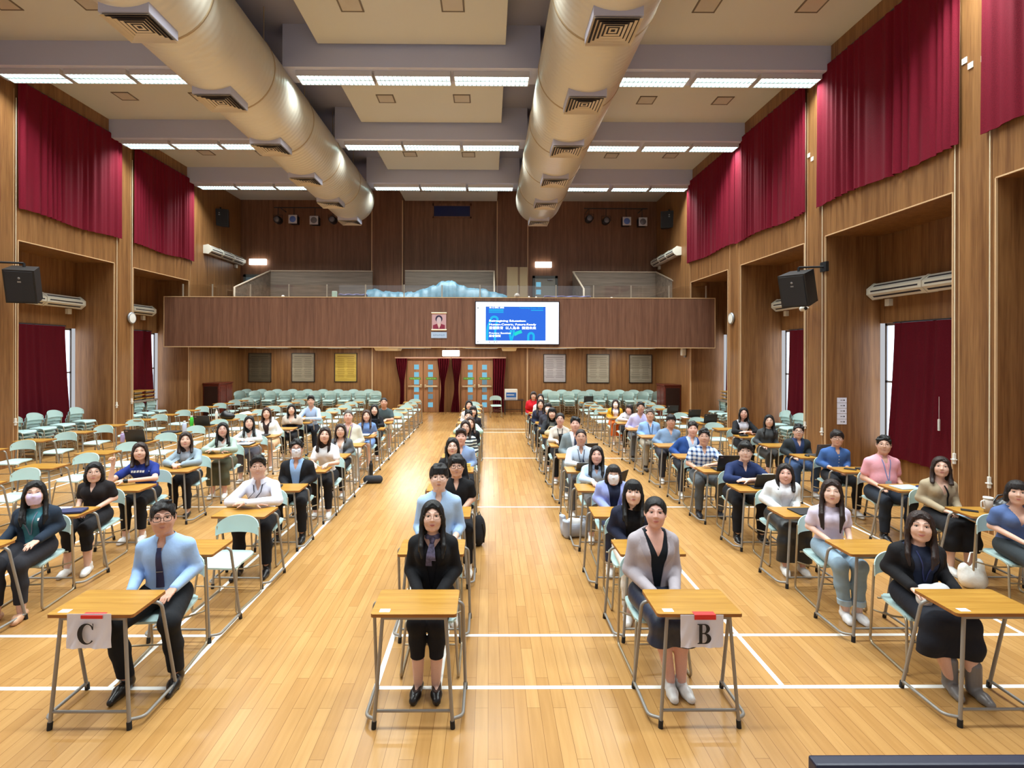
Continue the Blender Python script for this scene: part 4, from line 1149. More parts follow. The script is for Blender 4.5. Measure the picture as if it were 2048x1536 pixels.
COLX = {'A': -0.50, 'B': 1.42, 'C': -2.65, 'D': -4.66, 'E': -6.75, 'F': -8.88, 'R': 3.44, 'S': 5.46}
COLN = {'A': 'column just left of the centre aisle', 'B': 'column just right of the centre aisle', 'C': 'column of the desk marked C', 'D': 'second column left of the centre aisle line', 'E': 'second column from the left wall', 'F': 'column along the left wall', 'R': 'second column from the right wall', 'S': 'column along the right wall'}
COLN['C'] = 'column behind the desk marked C'; COLN['D'] = 'third column from the left wall'
COLN['B'] = 'column behind the desk marked B'
def rowY(c, k):
    if c == 'E': return 7.28 - 0.38 + 1.125 * k        # k from 0
    if c == 'F': return 9.345 + 1.063 * k
    return 3.59 + 1.0586 * (k - 1)
ROWS = {'A': range(1, 15), 'B': range(1, 13), 'C': range(1, 16), 'D': range(2, 16), 'E': range(0, 12), 'F': range(0, 10), 'R': range(1, 16), 'S': range(3, 16)}
NEAR = make_desk(True, True); NEAR2 = None; FAR = None
CH = make_chair()
first = {'near': True, 'chair': True}
jit = random.Random(11)
DESK = {}; CHAIR = {}
def place_desk(c, k, label, group):
    global NEAR2, FAR
    y = rowY(c, k); x = COLX[c]
    jx = jit.uniform(-.02, .02) if y > 4.5 else 0; jr = jit.uniform(-.03, .03) if y > 4.5 else 0
    if c == 'A' and k == 1: jr = 0.0
    loc = (x + jx, y, 0)
    if y < 4.0: src = NEAR; fl_ = 'near'
    elif y < 8.2:
        if NEAR2 is None: NEAR2 = make_desk(True, False); first['near2'] = True
        src = NEAR2; fl_ = 'near2'
    else:
        if FAR is None: FAR = make_desk(False, False); first['far'] = True
        src = FAR; fl_ = 'far'
    if first.get(fl_):
        first[fl_] = False; src.location = loc; src.rotation_euler = (0, 0, jr); tag(src, label, 'desk', group); d = src
    else: d = dup(src, loc, jr, label, group)
    DESK[(c, k)] = (loc[0], loc[1], jr)
    return d
def place_chair(x, y, rz, label, group, z=0.0):
    if first['chair']:
        first['chair'] = False; CH.location = (x, y, z); CH.rotation_euler = (0, 0, rz); tag(CH, label, 'chair', group); return CH
    return dup(CH, (x, y, z), rz, label, group)

# ---------------------------------------------------------------- stacked chairs and desks
def stack(x, y, rz, n, where, group, dz=0.085):
    for k in range(n):
        pos = 'topmost' if k == n - 1 else ('bottom one' if k == 0 else ('second from top' if k == n - 2 else 'third from top'))
        s = k * 0.035
        place_chair(x + s * math.sin(rz), y - s * math.cos(rz), rz, 'pale mint chair, %s of %s' % (pos, where), group, k * dz)
LS = 'stacked chairs in the left recess'
for i, y in enumerate((12.15, 12.72, 13.3, 14.0)):
    stack(XLR + .75, y, PI / 2, 4, '%s stack, near left recess' % ('leftmost', 'second', 'third', 'rightmost')[i], LS)
for i, y in enumerate((15.95, 16.55, 17.15)):
    stack(XLR + .75, y, PI / 2, 3, '%s stack, far left recess' % ('nearest', 'middle', 'farthest')[i], 'stacked chairs in the far left recess')
for i, y in enumerate((12.3, 12.9, 13.5)):
    stack(XRR - .72, y, -PI / 2, 4, '%s stack, right recess by the curtain' % ('nearest', 'middle', 'farthest')[i], 'stacked chairs in the right recess')
for i, y in enumerate((16.0, 16.6, 17.2)):
    stack(XRR - .72, y, -PI / 2, 3, '%s stack, farthest right recess' % ('nearest', 'middle', 'farthest')[i], 'stacked chairs in the far right recess')
def pxs(x0, x1, n, Y): return [ony(x0 + (x1 - x0) * i / (n - 1), 790, Y).x for i in range(n)]
for i, x in enumerate(pxs(477, 750, 10, 20.95)):
    stack(x, 20.95, 0, 3, '%s stack from left, front row, left back wall' % ORD[i], 'stacked chairs along the left back wall')
for i, x in enumerate(pxs(490, 736, 9, 21.75)):
    stack(x, 21.75, 0, 3, '%s stack from left, rear row, left back wall' % ORD[i], 'stacked chairs along the left back wall')
for i, x in enumerate(pxs(1108, 1318, 8, 20.95)):
    stack(x, 20.95, 0, 3, '%s stack from doors, front row, right back wall' % ORD[i], 'stacked chairs along the right back wall')
for i, x in enumerate(pxs(1096, 1298, 8, 21.75)):
    stack(x, 21.75, 0, 3, '%s stack from doors, rear row, right back wall' % ORD[i], 'stacked chairs along the right back wall')
place_chair(ony(992, 800, 20.6).x, 20.75, 0.08, 'single pale mint chair standing by the right double door next to the dark folding table', 'single chairs')

# stacked desk tops in the far recesses
def desk_stack(X, sgn, y, n, where, base):
    for k in range(n):
        r = empty('desk_board', (X, y, base + k * 0.11)); pos = ('bottom', 'middle', 'top', 'topmost')[k]
        tag(r, 'stacked wooden desk board, %s of the %s' % (pos, where), 'desk board', 'piled desk boards')
        MB().bbox((-.26, -.22, 0.045), (.26, .22, 0.07), .006).build('board', W_DESK, r)
        MB().bbox((-.22, -.18, 0), (-.17, .18, 0.045), .004).bbox((.17, -.18, 0), (.22, .18, 0.045), .004).build('runner', M_TUBE, r)
shelf = 0.98
for sgn, X, nm in ((-1, XLR + .36, 'left'), (1, XRR - .36, 'right')):
    r = empty('storage_ledge', (X, 16.6, 0)); tag(r, 'grey low shelf carrying piled desk boards in the far %s recess' % nm, 'shelf')
    MB().bbox((-.3, -.85, shelf - .05), (.3, .85, shelf), .006).build('shelf_board', W_GREY, r)
    for y in (-.8, .8):
        for x in (-.26, .26): MB().tube([(x, y, 0), (x, y, shelf - .05)], .018, 8).build('leg', M_TUBE, r)
    for i, y in enumerate((16.05, 16.6, 17.15)): desk_stack(X, sgn, y, 3, '%s pile in the far %s recess' % (('nearest', 'middle', 'farthest')[i], nm), shelf)
# ---------------------------------------------------------------- signed distance bodies
class SD:
    def __init__(s): s.p = []
    def cap(s, a, b, ra, rb=None, k=0.02, op='u'):
        s.p.append(('cap', np.array(a, float), np.array(b, float), float(ra), float(ra if rb is None else rb), k, op)); return s
    def chain(s, pts, rs, k=0.02, op='u'):
        for i in range(len(pts) - 1): s.cap(pts[i], pts[i+1], rs[i], rs[i+1], k, op)
        return s
    def ell(s, c, r, k=0.02, op='u', R=None):
        s.p.append(('ell', np.array(c, float), np.array(r, float), None if R is None else np.array(R, float), k, op)); return s
    def wedge(s, x0, zv, slope, y1, base=0.0, zlow=-9.0):
        """cut away the front where |x-x0| < base + slope*(z-zv), z > zlow"""
        s.p.append(('wedge', x0, zv, slope, y1, base, zlow)); return s
    def keep(s, n, c):
        """cut away the half space n.(p-c) > 0"""
        s.p.append(('keep', np.array(n, float) / np.linalg.norm(n), np.array(c, float))); return s
    def xform(s, other, R, c, k=1.0):
        """append the primitives of another list, rotated by R, scaled by k, moved to c"""
        R = np.array(R, float); c = np.array(c, float)
        for q in other.p:
            if q[0] == 'cap': s.p.append(('cap', R @ q[1] * k + c, R @ q[2] * k + c, q[3]*k, q[4]*k, q[5]*k, q[6]))
            elif q[0] == 'ell':
                s.p.append(('ell', R @ q[1] * k + c, q[2]*k, R if q[3] is None else R @ q[3], q[4]*k, q[5]))
            elif q[0] == 'keep': s.p.append(('keep', R @ q[1], R @ q[2] * k + c))
        return s
    def inflate(s, e, k=None):
        o = SD()
        for q in s.p:
            if q[0] == 'cap': o.p.append(('cap', q[1], q[2], q[3]+e, q[4]+e, q[5], q[6]))
            elif q[0] == 'ell': o.p.append(('ell', q[1], q[2]+e, q[3], q[4], q[5]))
            else: o.p.append(q)
        return o
    @staticmethod
    def dist(q, X, Y, Z):
        if q[0] == 'cap':
            _, a, b, ra, rb, k, op = q
            d = b - a; L2 = float(d @ d) + 1e-12
            t = ((X - a[0]) * d[0] + (Y - a[1]) * d[1] + (Z - a[2]) * d[2]) / L2
            t = np.clip(t, 0, 1)
            dx = X - a[0] - t * d[0]; dy = Y - a[1] - t * d[1]; dz = Z - a[2] - t * d[2]
            return np.sqrt(dx*dx + dy*dy + dz*dz) - (ra + (rb - ra) * t)
        if q[0] == 'ell':
            _, c, r, R, k, op = q
            x, y, z = X - c[0], Y - c[1], Z - c[2]
            if R is not None:
                x, y, z = (x*R[0,0] + y*R[1,0] + z*R[2,0], x*R[0,1] + y*R[1,1] + z*R[2,1], x*R[0,2] + y*R[1,2] + z*R[2,2])
            k0 = np.sqrt((x/r[0])**2 + (y/r[1])**2 + (z/r[2])**2)
            k1 = np.sqrt((x/r[0]**2)**2 + (y/r[1]**2)**2 + (z/r[2]**2)**2) + 1e-9
            return k0 * (k0 - 1.0) / k1
        if q[0] == 'wedge':
            _, x0, zv, sl, y1, base, zlow = q
            wd = base + sl * (Z - zv)
            return np.maximum(np.maximum(np.abs(X - x0) - wd, Y - y1), zlow - Z)
        if q[0] == 'keep':
            _, n, c = q
            return (X - c[0]) * n[0] + (Y - c[1]) * n[1] + (Z - c[2]) * n[2]
    @staticmethod
    def comb(F, d, q):
        if q[0] == 'wedge': return np.maximum(F, -d)
        if q[0] == 'keep': return np.maximum(F, d)
        k, op = q[-2], q[-1]
        if op == 'u':
            if k <= 1e-6: return np.minimum(F, d)
            h = np.clip(0.5 + 0.5 * (F - d) / k, 0, 1)
            return F + (d - F) * h - k * h * (1 - h)
        if op == 's':
            if k <= 1e-6: return np.maximum(F, -d)
            h = np.clip(0.5 - 0.5 * (F + d) / k, 0, 1)
            return F + (-d - F) * h + k * h * (1 - h)
    def pts(s, P):
        P = np.asarray(P, float); X, Y, Z = P[..., 0], P[..., 1], P[..., 2]
        F = np.full(X.shape, 1.0)
        for q in s.p: F = s.comb(F, s.dist(q, X, Y, Z), q)
        return F
    def box(s):
        lo = np.full(3, 9.0); hi = np.full(3, -9.0)
        for q in s.p:
            if q[0] == 'cap' and q[6] == 'u':
                r = max(q[3], q[4]); lo = np.minimum(lo, np.minimum(q[1], q[2]) - r); hi = np.maximum(hi, np.maximum(q[1], q[2]) + r)
            elif q[0] == 'ell' and q[5] == 'u':
                r = q[2] if q[3] is None else np.sqrt((q[3]**2) @ (q[2]**2))
                lo = np.minimum(lo, q[1] - r); hi = np.maximum(hi, q[1] + r)
        return lo, hi
    def mesh(s, name, h):
        lo, hi = s.box(); lo = lo - 3*h - 0.01; hi = hi + 3*h + 0.01
        N = np.ceil((hi - lo) / h).astype(int) + 1
        ax = [(lo[i] + h * np.arange(N[i])).astype(np.float32) for i in range(3)]
        F = np.full(tuple(N), 0.5, np.float32)
        for q in s.p:
            if q[0] in ('wedge', 'keep'): sl = (slice(None),) * 3
            else:
                if q[0] == 'cap': r = max(q[3], q[4]); a = np.minimum(q[1], q[2]) - r; b = np.maximum(q[1], q[2]) + r; k = q[5]
                else:
                    r = q[2] if q[3] is None else np.sqrt((q[3]**2) @ (q[2]**2)); a = q[1] - r; b = q[1] + r; k = q[4]
                m = k + 2.5 * h
                i0 = np.maximum(0, np.floor((a - m - lo) / h).astype(int)); i1 = np.minimum(N, np.ceil((b + m - lo) / h).astype(int) + 1)
                if np.any(i1 <= i0): continue
                sl = tuple(slice(i0[i], i1[i]) for i in range(3))
            X = ax[0][sl[0]][:, None, None]; Y = ax[1][sl[1]][None, :, None]; Z = ax[2][sl[2]][None, None, :]
            F[sl] = s.comb(F[sl], s.dist(q, X, Y, Z), q)
        return nets(F, lo, h, name)
def nets(F, lo, h, name):
    S = F < 0
    nx, ny, nz = F.shape
    c = S[:-1, :-1, :-1].astype(np.int8)
    tot = np.zeros(c.shape, np.int8)
    for i in (0, 1):
        for j in (0, 1):
            for k in (0, 1): tot += S[i:nx-1+i, j:ny-1+j, k:nz-1+k]
    act = (tot > 0) & (tot < 8)
    I = np.argwhere(act)
    if len(I) == 0: return bpy.data.meshes.new(name)
    idx = np.full(act.shape, -1, np.int32); idx[act] = np.arange(len(I))
    acc = np.zeros((len(I), 3)); cnt = np.zeros(len(I))
    C = [(0,0,0),(1,0,0),(0,1,0),(1,1,0),(0,0,1),(1,0,1),(0,1,1),(1,1,1)]
    V = [F[I[:,0]+a, I[:,1]+b, I[:,2]+d] for a, b, d in C]
    for e0, e1 in ((0,1),(2,3),(4,5),(6,7),(0,2),(1,3),(4,6),(5,7),(0,4),(1,5),(2,6),(3,7)):
        a, b = V[e0], V[e1]; m = (a < 0) != (b < 0)
        t = a[m] / (a[m] - b[m])
        p0 = np.array(C[e0], float); p1 = np.array(C[e1], float)
        acc[m] += p0 + t[:, None] * (p1 - p0); cnt[m] += 1
    P = (I + acc / cnt[:, None]) * h + lo
    quads = []
    for axis in range(3):
        sl0 = [slice(None)] * 3; sl1 = [slice(None)] * 3
        sl0[axis] = slice(0, -1); sl1[axis] = slice(1, None)
        A, B = S[tuple(sl0)], S[tuple(sl1)]
        u, v = (axis + 1) % 3, (axis + 2) % 3
        ch = np.argwhere(A != B)
        ok = (ch[:, u] > 0) & (ch[:, v] > 0) & (ch[:, u] < F.shape[u] - 1) & (ch[:, v] < F.shape[v] - 1)
        ch = ch[ok]
        inside = A[tuple(ch.T)]
        def cell(du, dv):
            q = ch.copy(); q[:, u] += du; q[:, v] += dv
            return idx[tuple(q.T)]
        Q = np.stack([cell(-1, -1), cell(0, -1), cell(0, 0), cell(-1, 0)], 1)
        Q[~inside] = Q[~inside][:, ::-1]
        quads.append(Q)
    Q = np.concatenate(quads); Q = Q[(Q >= 0).all(1)]
    me = bpy.data.meshes.new(name)
    me.vertices.add(len(P)); me.vertices.foreach_set('co', P.astype(np.float32).ravel())
    me.loops.add(Q.size); me.loops.foreach_set('vertex_index', Q.astype(np.int32).ravel())
    me.polygons.add(len(Q)); me.polygons.foreach_set('loop_start', np.arange(0, Q.size, 4, dtype=np.int32))
    me.polygons.foreach_set('use_smooth', np.ones(len(Q), bool))
    me.update(calc_edges=True)
    return me
def front(sds, xz, y0=-0.75, y1=0.15, n=180):
    """y of the first surface met when going from the front towards the back at each (x,z)"""
    xz = np.asarray(xz, float); ys = np.linspace(y0, y1, n)
    P = np.empty(xz.shape[:-1] + (n, 3)); P[..., 0] = xz[..., 0:1]; P[..., 2] = xz[..., 1:2]; P[..., 1] = ys
    D = np.min([s.pts(P) for s in sds], axis=0)
    hit = D < 0; i = np.argmax(hit, axis=-1); none = ~hit.any(-1)
    i = np.clip(i, 1, n - 1)
    d1 = np.take_along_axis(D, i[..., None], -1)[..., 0]; d0 = np.take_along_axis(D, (i-1)[..., None], -1)[..., 0]
    y = ys[i-1] + (ys[i] - ys[i-1]) * d0 / (d0 - d1 + 1e-9)
    return y, none

# ---------------------------------------------------------------- people
def cloth(rgb, kind='plain'):
    nm = 'cloth_%s_%d_%d_%d' % ((kind,) + tuple(rgb))
    if (nm,) in _mats: return _mats[(nm,)]
    if kind == 'plain': return mat(nm, rgb, 0.85, spec=0.25, bump=0.55, bscale=13, var=0.03)
    if kind == 'satin': return mat(nm, rgb, 0.42, spec=0.5, bump=0.25, bscale=26, var=0.1)
    if kind == 'leather': return mat(nm, rgb, 0.32, spec=0.5, bump=0.12, bscale=60)
    if kind == 'denim': return mat(nm, rgb, 0.85, spec=0.2, bump=0.4, bscale=16, var=0.07)
    if kind in ('plaid', 'stripe'):
        m, nt, b = newmat(nm); L = nt.links.new
        tc = nt.nodes.new('ShaderNodeTexCoord'); sp = nt.nodes.new('ShaderNodeSeparateXYZ'); L(tc.outputs['Object'], sp.inputs[0])
        def band(out, freq, thr):
            a = nt.nodes.new('ShaderNodeMath'); a.operation = 'MULTIPLY'; a.inputs[1].default_value = freq; L(out, a.inputs[0])
            f = nt.nodes.new('ShaderNodeMath'); f.operation = 'SINE'; L(a.outputs[0], f.inputs[0])
            g = nt.nodes.new('ShaderNodeMath'); g.operation = 'GREATER_THAN'; g.inputs[1].default_value = thr; L(f.outputs[0], g.inputs[0]); return g.outputs[0]
        if kind == 'plaid':
            x = band(sp.outputs['X'], 95, 0.2); z = band(sp.outputs['Z'], 95, 0.2)
            s_ = nt.nodes.new('ShaderNodeMath'); s_.operation = 'ADD'; L(x, s_.inputs[0]); L(z, s_.inputs[1])
            r = nt.nodes.new('ShaderNodeValToRGB'); r.color_ramp.interpolation = 'CONSTANT'
            e = r.color_ramp.elements; e[0].position = 0; e[0].color = srgb(236, 240, 246); e[1].position = 0.3; e[1].color = srgb(150, 172, 206)
            n3 = e.new(0.8); n3.color = srgb(44, 62, 110)
            dv = nt.nodes.new('ShaderNodeMath'); dv.operation = 'MULTIPLY'; dv.inputs[1].default_value = 0.5; L(s_.outputs[0], dv.inputs[0]); L(dv.outputs[0], r.inputs['Fac'])
        else:
            z = band(sp.outputs['Z'], 110, -0.1)
            r = nt.nodes.new('ShaderNodeValToRGB'); r.color_ramp.interpolation = 'CONSTANT'
            e = r.color_ramp.elements; e[0].position = 0; e[0].color = srgb(30, 44, 58); e[1].position = 0.5; e[1].color = srgb(206, 214, 208); L(z, r.inputs['Fac'])
        L(r.outputs['Color'], b.inputs['Base Color']); b.inputs['Roughness'].default_value = 0.85
        _mats[(nm,)] = m; return m
SKIN = {}
def skin(i):
    tones = [(232, 194, 176), (224, 182, 162), (212, 168, 146), (202, 154, 132), (222, 174, 158)]
    if i not in SKIN:
        m = mat('skin_%d' % i, tones[i], 0.5, spec=0.35, bump=0.05, bscale=160, var=0.04)
        b = m.node_tree.nodes['Principled BSDF']
        b.inputs['Subsurface Weight'].default_value = 0.0
        SKIN[i] = m
    return SKIN[i]
HAIRC = {'black': (20, 18, 18), 'soft': (34, 28, 27), 'brown': (62, 42, 34), 'dbrown': (44, 30, 26), 'grey': (84, 76, 70)}
def hairm(c):
    nm = 'hair_' + c
    if (nm,) in _mats: return _mats[(nm,)]
    m, nt, b = newmat(nm); L = nt.links.new; k = srgb(*HAIRC[c])
    tc = nt.nodes.new('ShaderNodeTexCoord'); mp = nt.nodes.new('ShaderNodeMapping'); mp.inputs['Scale'].default_value = (150, 60, 10)
    n = nt.nodes.new('ShaderNodeTexNoise'); n.inputs['Scale'].default_value = 1.0; n.inputs['Detail'].default_value = 3
    L(tc.outputs['Object'], mp.inputs['Vector']); L(mp.outputs['Vector'], n.inputs['Vector'])
    bp = nt.nodes.new('ShaderNodeBump'); bp.inputs['Strength'].default_value = .9; bp.inputs['Distance'].default_value = .006
    L(n.outputs['Fac'], bp.inputs['Height']); L(bp.outputs['Normal'], b.inputs['Normal'])
    r = nt.nodes.new('ShaderNodeValToRGB'); r.color_ramp.elements[0].position = .35; r.color_ramp.elements[1].position = .7
    r.color_ramp.elements[0].color = tuple(v * .6 for v in k[:3]) + (1,); r.color_ramp.elements[1].color = tuple(v * 1.5 for v in k[:3]) + (1,)
    L(n.outputs['Fac'], r.inputs['Fac']); L(r.outputs['Color'], b.inputs['Base Color'])
    b.inputs['Roughness'].default_value = .5; b.inputs['Specular IOR Level'].default_value = .35
    _mats[(nm,)] = m; return m
M_EYEW = mat('eye_white', (226, 218, 212), 0.3, bump=0.01, bscale=10); M_EYED = mat('eye_dark', (26, 18, 16), 0.2, bump=0.01, bscale=10); M_BROW = mat('eyebrow_hair', (38, 30, 28), 0.8, bump=0.05, bscale=100)
M_LIPF = mat('lip_rose', (196, 120, 112), 0.45, bump=0.02, bscale=80); M_LIPM = mat('lip_natural', (188, 130, 114), 0.5, bump=0.02, bscale=80); M_TEETH = mat('teeth', (240, 236, 228), 0.3, bump=0.01, bscale=10)
M_GBLK = mat('glasses_black', (24, 22, 24), 0.3, bump=0.01, bscale=10); M_GMET = mat('glasses_metal', (150, 130, 116), 0.3, 0.7, bump=0.01, bscale=10)

def head_sd(male):
    s = SD()
    s.ell((0, .014, .026), (.078, .093, .087), 0)
    s.ell((0, -.018, -.030), (.066 if male else .063, .072, .080), .035)
    s.ell((0, -.056, -.096), (.026 if male else .022, .022, .018), .03)
    for q in (-1, 1):
        s.ell((q*.036, -.060, -.028), (.024, .024, .026), .03)
        s.cap((q*.052, .0, -.03), (q*.036, -.035, -.084), .019 if male else .016, .015, .03)
        s.cap((q*.014, -.082, .030), (q*.046, -.070, .030), .007, .006, .015)
    for q in (-1, 1): s.ell((q*.031, -.099, .011), (.019, .012, .010), .014, 's')
    s.cap((0, -.086, .018), (0, -.104, -.020), .0065, .0105, .012)
    for q in (-1, 1): s.ell((q*.0115, -.094, -.0235), (.0075, .008, .0065), .006)
    s.cap((-.017, -.081, -.0535), (.017, -.081, -.0535), .0055, .0055, .012)
    s.cap((-.014, -.079, -.0635), (.014, -.079, -.0635), .0065, .0065, .012)
    for q in (-1, 1):
        s.ell((q*.081, .012, -.004), (.009, .017, .030), .008)
        s.ell((q*.086, .004, -.002), (.006, .008, .018), .006, 's')
    return s
HEADS = {True: head_sd(True), False: head_sd(False)}

def hair_sd(style, rnd, male, hp=0.0):
    s = SD()
    tg = math.tan(max(0.0, hp)); back = lambda z: tg * max(0.0, -z - .04)
    def cap_(t, tx=None): s.ell((0, .014, .030), (.078 + (t if tx is None else tx), .092 + t, .087 + t), 0)
    def face(top, wd, temple=.72):
        zc = -.06
        for cx, ww, tt in ((0, wd * .8, top), (-wd * .42, wd * .58, top * temple + zc * (1 - temple) + .012), (wd * .42, wd * .58, top * temple + zc * (1 - temple) + .012)):
            s.ell((cx, -.108, zc), (ww, .088, tt - zc), .006, 's')
    if style in ('short', 'buzz', 'bowl', 'wavy', 'quiff', 'fringe'):
        cap_({'buzz': .005, 'short': .012, 'bowl': .016, 'wavy': .020, 'quiff': .013, 'fringe': .018}[style], {'buzz': .003, 'short': .005, 'quiff': .006}.get(style))
        nb = {'buzz': 0, 'short': 22, 'bowl': 14, 'wavy': 26, 'quiff': 24, 'fringe': 18}[style]
        for i in range(nb):
            a = rnd.uniform(0, 2 * PI); e = rnd.uniform(.25, 1.35); R_ = 1.0 + rnd.uniform(-.01, .03)
            p = np.array((.072*math.cos(a)*math.cos(e), .014+.088*math.sin(a)*math.cos(e), .034+.085*math.sin(e))) * R_
            q = p + np.array((rnd.uniform(-.02, .02), -.022, rnd.uniform(-.006, .012)))
            s.cap(p, q, .019 if style != 'wavy' else .028, .013, .018)
        if style == 'quiff': s.chain([(-.045, -.062, .088), (.0, -.080, .100), (.045, -.066, .086)], [.020, .026, .020], .02)
        if style == 'fringe': s.chain([(-.045, -.075, .085), (.015, -.098, .078), (.070, -.075, .040)], [.022, .030, .020], .02)
        # ears and nape free
        s.keep((0, -.62, -1), (0, .0, -.012 if style == 'buzz' else -.020))
        face({'buzz': .084, 'short': .082, 'bowl': .052, 'wavy': .062, 'quiff': .080, 'fringe': .066}[style], .068, .86)
        if style in ('bowl', 'wavy', 'fringe'):
            nn = 13
            for i in range(nn):
                x = -.052 + .104 * i / (nn - 1) + rnd.uniform(-.003, .003)
                dp = {'bowl': .040, 'wavy': .050, 'fringe': .052 - .2 * max(0, x), 'short': .068}[style] + rnd.uniform(-.007, .006)
                s.cap((x * .9, -.080 + 6*x*x, .088), (x * 1.05 + rnd.uniform(-.008, .008), -.093 + 6.5*x*x, dp), .011, .0045, .007)
        for q in (-1, 1):
            s.cap((q*.074, -.030, .040), (q*.076, -.022, -.012), .009, .005, .01)
    else:
        cap_(.012)
        L = {'long': -.30, 'longfront': -.30, 'xlong': -.37, 'medium': -.19, 'bob': -.115, 'shortbob': -.085, 'tied': 0, 'bangs': -.30, 'longback': -.26}[style]
        if style == 'tied':
            s.keep((0, -.75, -1), (0, .0, -.03)); face(.086, .064, .86)
            s.ell((0, .118, .0), (.04, .035, .04), .02)
            return s
        zb = max(L, -.24)
        zc_ = -.02 + zb * .30; s.ell((0, .056 + back(zc_), zc_), (.080, .046, .075 - zb * .45), .03, 'u', np.array(Matrix.Rotation(math.atan(tg), 3, 'X')))
        s.keep((0, 0, -1), (0, 0, zb - .005))
        s.cap((0, -.095, .0), (0, -.075 + back(-.26), -.26), .066, .066, .006, 's')
        face(.050 if style in ('bangs', 'shortbob') else (.076 if style == 'bob' else .086), .067, .84)
        for q in (-1, 1):
            n_s = 3
            for m in range(n_s):
                j = m / (n_s - 1); oy = .045 * j - .010; ox = .004 * j
                w = rnd.uniform(-.008, .010)
                P = [(q*(.070 + ox), -.008 + oy, .045), (q*(.084 + ox), -.010 + oy, -.03), (q*(.085 + ox), -.002 + oy, -.085)]
                Rr = [.016, .017, .018]
                if L < -.12:
                    fy = (-.045 if m < 2 else -.01) if style != 'longback' else .03
                    P += [(q*(.084 + w), fy * .6 + oy * .4, -.15), (q*(.085 + w * 1.5), fy - .035 + oy * .3, max(L, -.22 - .02 * m))]; Rr += [.020, .017 if L > -.25 else .019]
                    if L < -.25: P += [(q*(.074 + 2 * w), fy - .058 + oy * .3, L + .03 * m + rnd.uniform(-.01, .01))]; Rr += [.009]
                else:
                    P += [(q*(.070 + ox), -.016 + oy * .8, L + .01 * rnd.random())]; Rr += [.010]
                s.chain([(a_, b_ + .55 * back(c_), c_) for a_, b_, c_ in P], Rr, .008)
        if style in ('bangs', 'shortbob'):
            for i in range(11):
                x = -.050 + .010 * i
                s.cap((x * .8, -.078 + 6*x*x, .088), (x * 1.06 + rnd.uniform(-.004, .004), -.094 + 6*x*x, (.030 if style == 'bangs' else .042) + rnd.uniform(-.007, .006)), .011, .0045, .006)
        else:
            part = rnd.choice((-.018, 0, .02))
            for q in (-1, 1):
                s.chain([(part + q*.008, -.058, .104), (q*.047, -.074, .074), (q*.068, -.055, .020), (q*.076, -.032, -.04)], [.010, .010, .011, .012], .010)
    return s

